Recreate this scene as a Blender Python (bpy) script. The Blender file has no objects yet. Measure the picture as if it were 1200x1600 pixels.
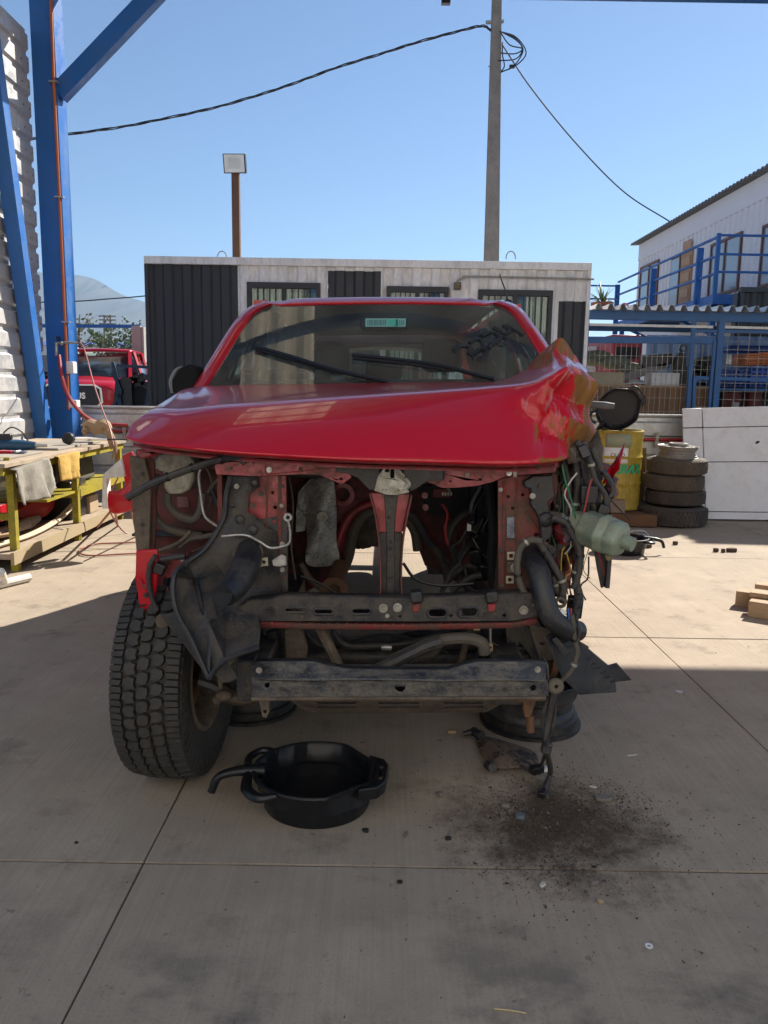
import bpy, math, random
from mathutils import Vector, Matrix
from mathutils.geometry import tessellate_polygon
random.seed(7)
R = math.radians
S = bpy.context.scene
COL = S.collection
# ---------------------------------------------------------------- camera
CAM_H, FOC, PITCH, ROLL = 1.35, 1230.0, R(9.0), 0.0157
_f = Vector((0, math.cos(PITCH), -math.sin(PITCH)))
_u0 = Vector((0, math.sin(PITCH), math.cos(PITCH)))
_r0 = Vector((1, 0, 0))
_r = _r0*math.cos(ROLL) + _u0*math.sin(ROLL)
_u = _u0*math.cos(ROLL) - _r0*math.sin(ROLL)
EYE = Vector((0, 0, CAM_H))
cd = bpy.data.cameras.new('camera')
cam = bpy.data.objects.new('camera', cd); COL.objects.link(cam)
cd.sensor_fit = 'VERTICAL'; cd.sensor_height = 36; cd.lens = 36*FOC/1600
cd.clip_start = .02; cd.clip_end = 20000
m = Matrix.Identity(4)
for i in range(3):
    m[i][0] = _r[i]; m[i][1] = _u[i]; m[i][2] = -_f[i]; m[i][3] = EYE[i]
cam.matrix_world = m
S.camera = cam
# ---------------------------------------------------------------- light
SUN = Vector((.80, .95, 1.0)).normalized()          # towards the sun
w = bpy.data.worlds.new('World'); S.world = w; w.use_nodes = True
nt = w.node_tree; bg = nt.nodes['Background']
sky = nt.nodes.new('ShaderNodeTexSky'); sky.sky_type = 'NISHITA'; sky.sun_disc = False
sky.sun_elevation = math.asin(SUN.z); sky.sun_rotation = math.atan2(SUN.x, SUN.y)
sky.altitude = 500; sky.air_density = 1.0; sky.dust_density = 0.2; sky.ozone_density = 4.0
nt.links.new(sky.outputs[0], bg.inputs[0]); bg.inputs[1].default_value = .05
ld = bpy.data.lights.new('sun', 'SUN'); ld.energy = 4.4; ld.angle = R(.53); ld.color = (1, .93, .83)
sun = bpy.data.objects.new('sun', ld); COL.objects.link(sun)
sun.rotation_euler = (-SUN).to_track_quat('-Z', 'Y').to_euler(); sun.location = (20, 20, 30)
vs = S.view_settings; vs.view_transform = 'Standard'; vs.look = 'None'; vs.gamma = 1; vs.exposure = 1.30
vs.use_curve_mapping = False
S.cycles.max_bounces = 7; S.cycles.transparent_max_bounces = 12; S.cycles.caustics_reflective = False
S.cycles.caustics_refractive = False; S.cycles.sample_clamp_indirect = 6
# ---------------------------------------------------------------- survey: photo point -> place at a known distance
def ray(x, y): return _f + _r*((x-600)/FOC) - _u*((y-800)/FOC)
def P(x, y, Y): d = ray(x, y); return EYE + d*(Y/d.y)
def G(x, y, z=0.0): d = ray(x, y); return EYE + d*((z-CAM_H)/d.z)
def PX(x, y, X): d = ray(x, y); return EYE + d*(X/d.x)
def LP(pts, Y): return [P(p[0], p[1], p[2] if len(p) > 2 else Y) for p in pts]
# ---------------------------------------------------------------- materials
MC = {}
def M(name, col, rough=.5, metal=0, var=.18, vs=6, dirt=None, da=.5, ds=5, bump=0, bs=80, coat=0, spec=.5, stretch=None, sharp=.12, drough=.85, world=False):
    if name in MC: return MC[name]
    mt = bpy.data.materials.new(name); mt.use_nodes = True; MC[name] = mt
    n = mt.node_tree.nodes; l = mt.node_tree.links; b = n['Principled BSDF']
    b.inputs['Roughness'].default_value = rough; b.inputs['Metallic'].default_value = metal
    b.inputs['Coat Weight'].default_value = coat; b.inputs['Coat Roughness'].default_value = .04
    b.inputs['Specular IOR Level'].default_value = spec
    tc = n.new('ShaderNodeTexCoord'); out = tc.outputs['Object']
    if stretch:
        mp = n.new('ShaderNodeMapping'); mp.inputs['Scale'].default_value = stretch; l.new(out, mp.inputs[0]); out = mp.outputs[0]
    nz = n.new('ShaderNodeTexNoise'); nz.inputs['Scale'].default_value = vs; nz.inputs['Detail'].default_value = 6; l.new(out, nz.inputs[0])
    mx = n.new('ShaderNodeMix'); mx.data_type = 'RGBA'; mx.blend_type = 'MIX'
    c = Vector(col[:3])
    mx.inputs[6].default_value = (*(c*(1-var)), 1); mx.inputs[7].default_value = (*(c*(1+var)), 1)
    l.new(nz.outputs[0], mx.inputs[0]); cur = mx.outputs[2]
    if dirt:
        dn = n.new('ShaderNodeTexNoise'); dn.inputs['Scale'].default_value = ds; dn.inputs['Detail'].default_value = 8; dn.inputs['Roughness'].default_value = .65
        l.new(out, dn.inputs[0])
        d2 = n.new('ShaderNodeTexNoise'); d2.inputs['Scale'].default_value = ds*7; d2.inputs['Detail'].default_value = 6; d2.inputs['Roughness'].default_value = .7; l.new(out, d2.inputs[0])
        dm_ = n.new('ShaderNodeMix'); dm_.data_type = 'FLOAT'; dm_.inputs[0].default_value = .45; l.new(dn.outputs[0], dm_.inputs[2]); l.new(d2.outputs[0], dm_.inputs[3])
        mr = n.new('ShaderNodeMapRange'); t = .62-.24*da
        mr.inputs[1].default_value = t-sharp; mr.inputs[2].default_value = t+sharp; l.new(dm_.outputs[0], mr.inputs[0])
        m2 = n.new('ShaderNodeMix'); m2.data_type = 'RGBA'; l.new(mr.outputs[0], m2.inputs[0]); l.new(cur, m2.inputs[6]); m2.inputs[7].default_value = (*dirt, 1)
        cur = m2.outputs[2]
        rr = n.new('ShaderNodeMapRange'); l.new(mr.outputs[0], rr.inputs[0]); rr.inputs[3].default_value = rough; rr.inputs[4].default_value = drough
        l.new(rr.outputs[0], b.inputs['Roughness'])
        if metal:
            r2 = n.new('ShaderNodeMapRange'); l.new(mr.outputs[0], r2.inputs[0]); r2.inputs[3].default_value = metal; r2.inputs[4].default_value = 0
            l.new(r2.outputs[0], b.inputs['Metallic'])
        if coat:
            r3 = n.new('ShaderNodeMapRange'); l.new(mr.outputs[0], r3.inputs[0]); r3.inputs[3].default_value = coat; r3.inputs[4].default_value = 0
            l.new(r3.outputs[0], b.inputs['Coat Weight'])
    l.new(cur, b.inputs['Base Color'])
    if bump:
        bn = n.new('ShaderNodeTexNoise'); bn.inputs['Scale'].default_value = bs; bn.inputs['Detail'].default_value = 5; l.new(out, bn.inputs[0])
        bp = n.new('ShaderNodeBump'); bp.inputs['Strength'].default_value = bump; bp.inputs['Distance'].default_value = .01
        l.new(bn.outputs[0], bp.inputs['Height']); l.new(bp.outputs[0], b.inputs['Normal'])
    return mt
def glass(name, tint=(.8, .9, .86), ior=1.5, rough=0.0, film=0):
    mt = bpy.data.materials.new(name); mt.use_nodes = True; MC[name] = mt
    n = mt.node_tree.nodes; l = mt.node_tree.links; n.remove(n['Principled BSDF'])
    tr = n.new('ShaderNodeBsdfTransparent'); tr.inputs[0].default_value = (*tint, 1)
    gl = n.new('ShaderNodeBsdfGlossy'); gl.inputs['Roughness'].default_value = rough
    fr = n.new('ShaderNodeFresnel'); fr.inputs[0].default_value = ior
    mx = n.new('ShaderNodeMixShader'); l.new(fr.outputs[0], mx.inputs[0]); l.new(tr.outputs[0], mx.inputs[1]); l.new(gl.outputs[0], mx.inputs[2])
    o = mx.outputs[0]
    if film:       # dust film, also lightens the pane in place of roof and sky reflection
        tc = n.new('ShaderNodeTexCoord'); nz = n.new('ShaderNodeTexNoise'); nz.inputs['Scale'].default_value = 5; nz.inputs['Detail'].default_value = 8; l.new(tc.outputs['Object'], nz.inputs[0])
        mr = n.new('ShaderNodeMapRange'); mr.inputs[1].default_value = .3; mr.inputs[2].default_value = .75; mr.inputs[3].default_value = film*.5; mr.inputs[4].default_value = film*2; l.new(nz.outputs[0], mr.inputs[0])
        df = n.new('ShaderNodeBsdfDiffuse'); df.inputs[0].default_value = (.50, .53, .47, 1); m3 = n.new('ShaderNodeMixShader'); l.new(mr.outputs[0], m3.inputs[0]); l.new(o, m3.inputs[1]); l.new(df.outputs[0], m3.inputs[2]); o = m3.outputs[0]
    l.new(o, n['Material Output'].inputs[0]); return mt
DUST = (.12, .095, .07)
RED = (.43, .003, .014)
m_red = M('red_paint', RED, .35, 0, .06, 3, coat=.5, spec=.25)
m_redd = M('dusty_red_paint', (.30, .018, .028), .42, 0, .2, 5, dirt=(.10, .045, .035), da=.44, ds=13, coat=.3, sharp=.08)
m_redb = M('brown_red_panel', (.22, .03, .03), .55, 0, .25, 6, dirt=(.085, .05, .036), da=.58, ds=12, sharp=.09)
m_blk = M('black_plastic', (.014, .016, .02), .42, 0, .3, 9, dirt=(.055, .047, .038), da=.28, ds=15, bump=.15, bs=120, sharp=.08)
m_blkd = M('dusty_black_plastic', (.02, .022, .028), .5, 0, .3, 9, dirt=(.075, .064, .050), da=.46, ds=17, bump=.3, bs=90, sharp=.08)
m_blkc = M('clean_black_plastic', (.012, .012, .014), .35, 0, .2, 9)
m_rub = M('rubber_hose', (.016, .018, .022), .5, 0, .3, 14, dirt=(.07, .06, .05), da=.35, ds=9)
m_hosed = M('dusty_hose', (.07, .062, .052), .75, 0, .3, 14, dirt=(.10, .085, .062), da=.5, ds=12)
m_steel = M('bright_steel', (.42, .42, .41), .36, .8, .2, 20, dirt=(.15, .13, .1), da=.25, ds=25)
m_zinc = M('zinc_plate', (.42, .42, .38), .4, .8, .2, 20, dirt=(.2, .17, .11), da=.4, ds=30)
m_shield = M('heat_shield', (.62, .64, .62), .32, .35, .2, 8, dirt=(.13, .12, .095), da=.36, ds=16, sharp=.1)
m_beam = M('beam_paint', (.018, .023, .036), .38, .2, .3, 9, dirt=(.135, .122, .098), da=.50, ds=26, sharp=.09, stretch=(.6, 1, 1.3))
m_frame = M('dirty_frame', (.018, .019, .024), .45, .1, .3, 9, dirt=(.085, .07, .053), da=.42, ds=18, sharp=.08)
m_mud = M('muddy_steel', (.13, .10, .072), .85, 0, .3, 12, dirt=(.05, .04, .03), da=.4, ds=9, bump=.3, bs=60)
m_rust = M('rusty_steel', (.16, .075, .035), .8, .1, .35, 14, dirt=(.06, .035, .025), da=.4, ds=14)
m_tyre = M('tyre_rubber', (.020, .020, .021), .72, 0, .25, 12, dirt=(.055, .047, .038), da=.42, ds=9, bump=.2, bs=90)
m_tyred = M('dusty_tyre', (.045, .039, .032), .85, 0, .3, 12, dirt=(.085, .068, .05), da=.45, ds=7, bump=.4, bs=60)
m_tank = M('washer_tank', (.40, .385, .31), .5, 0, .15, 6, dirt=(.14, .12, .09), da=.4, ds=9)
m_resv = M('coolant_tank', (.22, .27, .20), .35, 0, .12, 6, dirt=(.17, .16, .10), da=.3, ds=12)
m_blue = M('blue_enamel', (.012, .12, .42), .38, 0, .08, 3, dirt=(.03, .12, .30), da=.2, ds=4)
m_white = M('white_enamel', (.72, .72, .70), .45, 0, .06, 3, dirt=(.45, .42, .37), da=.15, ds=5)
m_galv = M('galvanised_sheet', (.60, .61, .62), .36, .55, .1, 3, dirt=(.42, .38, .33), da=.25, ds=3)
m_wood = M('raw_timber', (.36, .25, .145), .8, 0, .25, 6, stretch=(14, 2, 14), bump=.2, bs=30)
m_card = M('cardboard', (.40, .30, .19), .85, 0, .12, 6)
m_dark = M('dark_void', (.012, .012, .013), .8)
m_glass = glass('windscreen_glass', (.74, .86, .82), 1.7, film=.06)
m_glass2 = glass('window_glass', (.72, .80, .78))
m_chrome = M('chrome', (.8, .8, .8), .12, 1, .02)
# ---------------------------------------------------------------- mesh building
ORI = {}
def crom(pts, k=6):
    pts = [Vector(p) for p in pts]
    if len(pts) < 3: return pts
    q = [pts[0]*2-pts[1]] + pts + [pts[-1]*2-pts[-2]]; o = []
    for i in range(1, len(q)-2):
        a, b, c, d = q[i-1:i+3]
        for j in range(k):
            t = j/k
            o.append(.5*((2*b)+(c-a)*t+(2*a-5*b+4*c-d)*t*t+(3*b-a-3*c+d)*t**3))
    o.append(pts[-1]); return o
class B:
    def __init__(s): s.v = []; s.f = []; s.mi = []
    def add(s, v, f, m=0):
        o = len(s.v); s.v += [Vector(p) for p in v]; s.f += [tuple(i+o for i in q) for q in f]; s.mi += [m]*len(f); return s
    def box(s, c, d, rot=None, m=0):
        c = Vector(c); h = Vector(d)/2
        vv = [Vector((x*h.x, y*h.y, z*h.z)) for x in (-1, 1) for y in (-1, 1) for z in (-1, 1)]
        if rot is not None:
            if not isinstance(rot, Matrix): 
                from mathutils import Euler
                rot = Euler(rot).to_matrix()
            vv = [rot @ q for q in vv]
        return s.add([c+q for q in vv], [(0, 1, 3, 2), (4, 6, 7, 5), (0, 4, 5, 1), (2, 3, 7, 6), (0, 2, 6, 4), (1, 5, 7, 3)], m)
    def bb(s, x0, x1, y0, y1, z0, z1, m=0): return s.box(((x0+x1)/2, (y0+y1)/2, (z0+z1)/2), (abs(x1-x0), abs(y1-y0), abs(z1-z0)), None, m)
    def bar(s, a, b, w, d=None, m=0, up=(0, 0, 1)):
        a = Vector(a); b = Vector(b); d = d or w; t = (b-a); L = t.length; t.normalize()
        u = Vector(up); 
        if abs(t.dot(u)) > .98: u = Vector((0, 1, 0))
        x = t.cross(u).normalized(); y = x.cross(t)
        vv = []
        for e in (a, b):
            for i, j in ((-1, -1), (1, -1), (1, 1), (-1, 1)): vv.append(e+x*(i*w/2)+y*(j*d/2))
        return s.add(vv, [(3, 2, 1, 0), (4, 5, 6, 7), (0, 1, 5, 4), (1, 2, 6, 5), (2, 3, 7, 6), (3, 0, 4, 7)], m)
    def tube(s, pts, r, n=8, k=6, m=0, smooth=True, cap=True):
        p = crom(pts, k) if smooth else [Vector(q) for q in pts]
        rs = r if isinstance(r, (list, tuple)) else None
        N = len(p); vv = []; ff = []
        t0 = (p[1]-p[0]).normalized(); ref = Vector((0, 0, 1)) if abs(t0.z) < .9 else Vector((1, 0, 0))
        x = t0.cross(ref).normalized()
        for i in range(N):
            t = (p[min(i+1, N-1)]-p[max(i-1, 0)]).normalized()
            x = (x - t*x.dot(t)).normalized(); y = t.cross(x)
            if rs:
                q = i/(N-1)*(len(rs)-1); a = int(min(q, len(rs)-2)); rr = rs[a]+(rs[a+1]-rs[a])*(q-a)
            else: rr = r
            for j in range(n):
                an = 2*math.pi*j/n; vv.append(p[i]+(x*math.cos(an)+y*math.sin(an))*rr)
        for i in range(N-1):
            for j in range(n): ff.append((i*n+j, i*n+(j+1) % n, (i+1)*n+(j+1) % n, (i+1)*n+j))
        if cap: ff.append(tuple(range(n-1, -1, -1))); ff.append(tuple((N-1)*n+j for j in range(n)))
        return s.add(vv, ff, m)
    def cyl(s, a, b, r, r2=None, n=16, m=0):
        return s.tube([a, b], [r, r if r2 is None else r2], n, 1, m, False)
    def lathe(s, prof, n=32, mat=None, m=0, rfun=None, closed=False):
        vv = []; ff = []; N = len(prof)
        for j in range(n):
            a = 2*math.pi*j/n
            for i, (r, z) in enumerate(prof):
                q = rfun(a, r, z) if rfun else Vector((r*math.cos(a), r*math.sin(a), z))
                vv.append(mat @ q if mat else q)
        for j in range(n):
            k = (j+1) % n
            for i in range(N if closed else N-1): ff.append((j*N+i, k*N+i, k*N+(i+1) % N, j*N+(i+1) % N))
        return s.add(vv, ff, m)
    def grid(s, rows, m=0, closed=False):
        n = len(rows[0]); vv = [q for r in rows for q in r]; ff = []
        for i in range(len(rows)-1):
            for j in range(n-1 + (1 if closed else 0)): ff.append((i*n+j, i*n+(j+1) % n, (i+1)*n+(j+1) % n, (i+1)*n+j))
        return s.add(vv, ff, m)
    def prism(s, poly, vec, holes=(), m=0):
        """flat or nearly flat outline with real holes, given thickness along vec"""
        vec = Vector(vec); loops = [[Vector(q) for q in poly]]+[[Vector(q) for q in h] for h in holes]
        allv = [q for lo in loops for q in lo]; n = len(allv)
        tri = [tuple(t) for t in tessellate_polygon(loops)]
        ff = list(tri)+[tuple(i+n for i in reversed(t)) for t in tri]
        o = 0
        for lo in loops:
            k = len(lo)
            for i in range(k): ff.append((o+i, o+(i+1) % k, n+o+(i+1) % k, n+o+i))
            o += k
        return s.add(allv+[q+vec for q in allv], ff, m)
    def ball(s, c, r, n=10, sc=(1, 1, 1), m=0, jit=0):
        c = Vector(c); prof = [(math.sin(math.pi*i/n)*1.0, -math.cos(math.pi*i/n)) for i in range(n+1)]; vv = []; ff = []
        k = n+2
        for j in range(k):
            a = 2*math.pi*j/k
            for pr, z in prof:
                q = 1+random.uniform(-jit, jit); vv.append(c+Vector((pr*math.cos(a)*sc[0], pr*math.sin(a)*sc[1], z*sc[2]))*r*q)
        N = n+1
        for j in range(k):
            for i in range(n): ff.append((j*N+i, ((j+1) % k)*N+i, ((j+1) % k)*N+i+1, j*N+i+1))
        return s.add(vv, ff, m)
    def mesh(s, name, mats, o, smooth=35):
        me = bpy.data.meshes.new(name)
        me.from_pydata([q-o for q in s.v], [], s.f)
        if not isinstance(mats, (list, tuple)): mats = [mats]
        for q in mats: me.materials.append(q)
        if len(mats) > 1: me.polygons.foreach_set('material_index', s.mi)
        me.validate(); me.update()
        import bmesh
        bm = bmesh.new(); bm.from_mesh(me); bmesh.ops.remove_doubles(bm, verts=bm.verts, dist=1e-5); bmesh.ops.recalc_face_normals(bm, faces=bm.faces); bm.to_mesh(me); bm.free()
        if smooth:
            me.polygons.foreach_set('use_smooth', [True]*len(me.polygons)); me.set_sharp_from_angle(angle=R(smooth))
        return me
    def obj(s, name, mats, parent=None, bevel=0, smooth=35, solid=0, label=None, origin=None, sub=0):
        if parent is not None: o = ORI[parent.name]
        elif origin is not None: o = Vector(origin)
        else:
            lo = [min(q[i] for q in s.v) for i in range(3)]; hi = [max(q[i] for q in s.v) for i in range(3)]
            o = Vector(((lo[0]+hi[0])/2, (lo[1]+hi[1])/2, lo[2]))
        ob = bpy.data.objects.new(name, s.mesh(name, mats, o, smooth)); COL.objects.link(ob)
        if parent is not None: ob.parent = parent
        else: ob.location = o
        ORI[ob.name] = o
        if solid:
            md = ob.modifiers.new('solid', 'SOLIDIFY'); md.thickness = solid; md.offset = 0
        if sub:
            md = ob.modifiers.new('sub', 'SUBSURF'); md.levels = sub; md.render_levels = sub
        if bevel:
            md = ob.modifiers.new('bevel', 'BEVEL'); md.width = bevel; md.segments = 2; md.limit_method = 'ANGLE'; md.angle_limit = R(40)
        if label: ob['label'] = label
        return ob
def tag(o, label, cat, group=None):
    o['label'] = label; o['category'] = cat
    if group: o['group'] = group
    return o
def thing(name, label, cat, loc=(0, 0, 0), group=None):
    o = bpy.data.objects.new(name, None); COL.objects.link(o); o.location = loc; o.empty_display_size = .1
    ORI[o.name] = Vector(loc); return tag(o, label, cat, group)
def kind(o, k): o['kind'] = k; return o
def dup(o, loc, rot=None, label=None, scale=None):
    c = o.copy(); COL.objects.link(c); c.location = loc
    if rot: c.rotation_euler = rot
    if scale: c.scale = (scale,)*3 if not isinstance(scale, tuple) else scale
    if label: c['label'] = label
    for ch in list(o.children):
        d = ch.copy(); COL.objects.link(d); d.parent = c
        for g in list(ch.children):
            e = g.copy(); COL.objects.link(e); e.parent = d
    return c
def letters(text, size, depth, mat, name, parent=None, mw=None, bend=0, shear=0, fat=0):
    cu = bpy.data.curves.new(name, 'FONT'); cu.body = text; cu.size = size; cu.extrude = depth; cu.align_x = 'CENTER'; cu.align_y = 'CENTER'; cu.shear = shear; cu.offset = fat
    cu.resolution_u = 3
    t = bpy.data.objects.new(name, cu); COL.objects.link(t)
    dg = bpy.context.evaluated_depsgraph_get(); me = t.evaluated_get(dg).to_mesh()
    b = B(); vv = []
    for q in me.vertices:
        c = q.co
        if bend: vv.append(Vector(((bend+c.z)*math.sin(c.x/bend), -(bend+c.z)*math.cos(c.x/bend), c.y)))
        else: vv.append(Vector((c.x, -c.z, c.y)))
    if mw: vv = [mw @ q for q in vv]
    b.add(vv, [tuple(p.vertices) for p in me.polygons])
    bpy.data.objects.remove(t); bpy.data.curves.remove(cu)
    return b.obj(name, mat, parent, smooth=0)
def circ(cx, cy, rx, ry=None, n=10): ry = ry or rx; return [(cx+rx*math.cos(2*math.pi*i/n), cy+ry*math.sin(2*math.pi*i/n)) for i in range(n)]
def slot(x0, x1, y0, y1, n=5):
    r = (y1-y0)/2; cy = (y0+y1)/2
    return [(x1-r+r*math.cos(a), cy+r*math.sin(a)) for a in [-math.pi/2+math.pi*i/n for i in range(n+1)]]+[(x0+r+r*math.cos(a), cy+r*math.sin(a)) for a in [math.pi/2+math.pi*i/n for i in range(n+1)]]
# ================================================================ GROUND
def concrete_mat():
    mt = bpy.data.materials.new('broomed_concrete'); mt.use_nodes = True
    n = mt.node_tree.nodes; l = mt.node_tree.links; b = n['Principled BSDF']; b.inputs['Roughness'].default_value = .88
    b.inputs['Specular IOR Level'].default_value = .3
    tc = n.new('ShaderNodeTexCoord').outputs['Object']
    def noise(sc, det=6, stretch=None, rough=.55):
        o = tc
        if stretch:
            mp = n.new('ShaderNodeMapping'); mp.inputs['Scale'].default_value = stretch; l.new(tc, mp.inputs[0]); o = mp.outputs[0]
        q = n.new('ShaderNodeTexNoise'); q.inputs['Scale'].default_value = sc; q.inputs['Detail'].default_value = det; q.inputs['Roughness'].default_value = rough; l.new(o, q.inputs[0]); return q.outputs[0]
    def rng(v, a, b_, c=0, d=1):
        q = n.new('ShaderNodeMapRange'); q.inputs[1].default_value = a; q.inputs[2].default_value = b_; q.inputs[3].default_value = c; q.inputs[4].default_value = d; l.new(v, q.inputs[0]); return q.outputs[0]
    def mix(f, a, c):
        q = n.new('ShaderNodeMix'); q.data_type = 'RGBA'
        l.new(f, q.inputs[0])
        for i, s in ((6, a), (7, c)):
            if isinstance(s, tuple): q.inputs[i].default_value = (*s, 1)
            else: l.new(s, q.inputs[i])
        return q.outputs[2]
    def mul(a, c, op='MULTIPLY'):
        q = n.new('ShaderNodeMath'); q.operation = op
        for i, s in ((0, a), (1, c)):
            if isinstance(s, (int, float)): q.inputs[i].default_value = s
            else: l.new(s, q.inputs[i])
        return q.outputs[0]
    streak = noise(1, 4, (95, 1.3, 1))
    fine = noise(140, 4)
    big = noise(1.1, 5)
    mid = noise(5, 8, None, .7)
    col = mix(rng(big, .3, .7), (.345, .285, .215), (.435, .358, .27))
    col = mix(rng(mid, .35, .75, 0, .5), col, (.255, .208, .157))
    col = mix(rng(streak, .35, .72, 0, .28), col, (.215, .172, .13))
    col = mix(rng(fine, .55, .75, 0, .45), col, (.16, .14, .12))
    # old oil stains
    st = rng(noise(2.6, 6, (1, 1.3, 1), .65), .50, .62, 0, .85)
    sx = n.new('ShaderNodeSeparateXYZ'); l.new(tc, sx.inputs[0])
    ymask = rng(mul(mul(sx.outputs[1], 1.62, 'SUBTRACT'), 0, 'ADD'), -.25, .35, 1, 0)
    col = mix(mul(st, ymask), col, (.085, .075, .068))
    col = mix(mul(rng(noise(3.1, 7, None, .7), .56, .68), .5), col, (.13, .105, .08))
    col = mix(mul(rng(noise(11, 5, None, .6), .66, .70), .5), col, (.10, .08, .065))
    col = mix(mul(rng(noise(34, 3), .70, .74), .55), col, (.07, .058, .048))
    # white scuffs
    col = mix(rng(noise(9, 6, (3, .6, 1), .8), .66, .74, 0, .35), col, (.46, .42, .37))
    # trodden brown soil by the wheel rim
    ds = n.new('ShaderNodeVectorMath'); ds.operation = 'SUBTRACT'; l.new(tc, ds.inputs[0]); ds.inputs[1].default_value = (.56, 2.27, 0)
    sc = n.new('ShaderNodeVectorMath'); sc.operation = 'MULTIPLY'; l.new(ds.outputs[0], sc.inputs[0]); sc.inputs[1].default_value = (2.6, 2.7, 0)
    ln = n.new('ShaderNodeVectorMath'); ln.operation = 'LENGTH'; l.new(sc.outputs[0], ln.inputs[0])
    soil = rng(mul(ln.outputs['Value'], mul(noise(6, 8, None, .75), 3.0), 'ADD'), 1.75, 2.5, .9, 0)
    col = mix(soil, col, (.068, .047, .033))
    l.new(col, b.inputs['Base Color'])
    h = mul(mul(streak, .6), mul(fine, .5), 'ADD')
    bp = n.new('ShaderNodeBump'); bp.inputs['Strength'].default_value = .55; bp.inputs['Distance'].default_value = .006
    l.new(h, bp.inputs['Height']); l.new(bp.outputs[0], b.inputs['Normal'])
    return mt
m_conc = concrete_mat()
m_joint = M('joint_grit', (.06, .05, .04), .95)
m_earth = M('yard_earth', (.27, .225, .175), .95, 0, .2, .4, dirt=(.2, .165, .125), da=.5, ds=2)
b = B(); N = 24
L = 4200.0
b.add([(-L, -L, -.03), (L, -L, -.03), (L, L, -.03), (-L, L, -.03)], [(0, 1, 2, 3)])
ground = kind(b.obj('ground', m_joint if False else m_earth, origin=(0, 0, 0), smooth=0), 'structure')
b = B(); b.bb(-8.2, 12.3, -6.8, 13, -.029, -.006)
kind(b.obj('joint_bed', m_joint, ground, smooth=0), 'structure')
xs = [-.67+2.15*i for i in range(-3, 6)]; ys = [2.06-2.15*4+2.15*i for i in range(0, 10)]
g = .0012; gy = .0045
for i in range(len(xs)-1):
    for j in range(len(ys)-1):
        b = B(); x0, x1, y0, y1 = xs[i]+g, xs[i+1]-g, ys[j]+gy, ys[j+1]-gy
        dz = random.uniform(-.0008, .0008); c = .0014
        e = [];  n2 = 10
        # slightly ragged arris round each slab
        ring = [(x0+(x1-x0)*k/n2, y0) for k in range(n2)]+[(x1, y0+(y1-y0)*k/n2) for k in range(n2)]+[(x1-(x1-x0)*k/n2, y1) for k in range(n2)]+[(x0, y1-(y1-y0)*k/n2) for k in range(n2)]
        cx, cy = (x0+x1)/2, (y0+y1)/2
        low = []; top = []
        for (x, y) in ring:
            q = random.uniform(.6, 2.2)*c; sx_ = (1 if x < cx else -1); sy_ = (1 if y < cy else -1)
            dx = q*sx_ if abs(abs(x-cx)-(x1-x0)/2) < 1e-4 else 0; dy = q*sy_ if abs(abs(y-cy)-(y1-y0)/2) < 1e-4 else 0
            top.append(Vector((x+dx, y+dy, dz))); low.append(Vector((x+dx*.3, y+dy*.3, -.0075)))
        k = len(ring)
        b.add(top+low, [tuple(range(k))]+[(q, (q+1) % k, k+(q+1) % k, k+q) for q in range(k)])
        b.obj('concrete_slab', m_conc, ground, smooth=0)
# ================================================================ HILLS
def hill_ridge():
    b = B(); rows = []
    prof = [(-900, 150), (-300, 250), (-60, 330), (40, 415), (90, 428), (120, 430), (150, 437), (190, 460), (232, 474), (300, 500), (420, 530), (600, 560), (900, 575), (1300, 585), (2000, 580)]
    D = 2600.0
    pts = crom([P(x, y, D) for x, y in prof], 8)
    for k in range(9):
        t = k/8; row = []
        for i, q in enumerate(pts):
            zz = q.z*(1-t)+(-2)*t
            row.append(Vector((q.x*(1+.0*t)+random.uniform(-12, 12)*(0 < t < 1), D-1100*t+90*math.sin(i*.55+t*3)*(t*(1-t)*4), zz+random.uniform(-9, 9)*(0 < t < 1))))
        rows.append(row)
    back = [Vector((q.x, D+900, -2)) for q in pts]
    b.grid([back]+rows)
    return kind(b.obj('hill', M('hill_scrub', (.07, .062, .045), .95, 0, .3, .004, dirt=(.035, .045, .03), da=.45, ds=.01), smooth=60), 'structure')
hill_ridge()
b = B(); b.bb(-4300, 4300, -4300, 4300, -1.2, 400)
hz = kind(b.obj('haze', m_joint, smooth=0), 'stuff'); hm = bpy.data.materials.new('haze_air'); hm.use_nodes = True; hm.node_tree.nodes.remove(hm.node_tree.nodes['Principled BSDF'])
hv = hm.node_tree.nodes.new('ShaderNodeVolumePrincipled'); hv.inputs['Color'].default_value = (.42, .66, 1, 1); hv.inputs['Density'].default_value = .0002; hv.inputs['Anisotropy'].default_value = .2
hm.node_tree.links.new(hv.outputs[0], hm.node_tree.nodes['Material Output'].inputs['Volume']); hz.data.materials.clear(); hz.data.materials.append(hm)
# ================================================================ WORKSHOP: frame, wall, roof
WX = -3.62
fr = thing('workshop_frame', 'blue painted steel portal frame with braces at the left edge of the workshop', 'steel frame', (-3.5, 8.5, 0))
b = B(); cx0, cx1 = P(73, 562, 8.5).x, P(108.5, 562, 8.5).x
wd = cx1-cx0
b.bb(cx0, cx1, 8.5, 8.5+.24, 0, 6.4)
b.obj('column', m_blue, fr, bevel=.006)
b = B(); b.bb(cx0-.06, cx1+.06, 8.45, 8.8, .001, .02); b.bb(cx0+wd/2-.006, cx0+wd/2+.006, 8.32, 8.498, .02, .3)
b.obj('base_plate', m_blue, fr)
b = B(); b.bar(P(92, 148, 8.6), P(262, -30, 8.6), .13, .17); b.obj('knee_brace', m_blue, fr, bevel=.006)
b = B(); z0 = P(1000, 3, 8.76).z
b.bb(cx1+.002, 10, 8.5, 8.76, z0, z0+.3); b.obj('portal_beam', m_blue, fr, bevel=.004)
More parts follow.
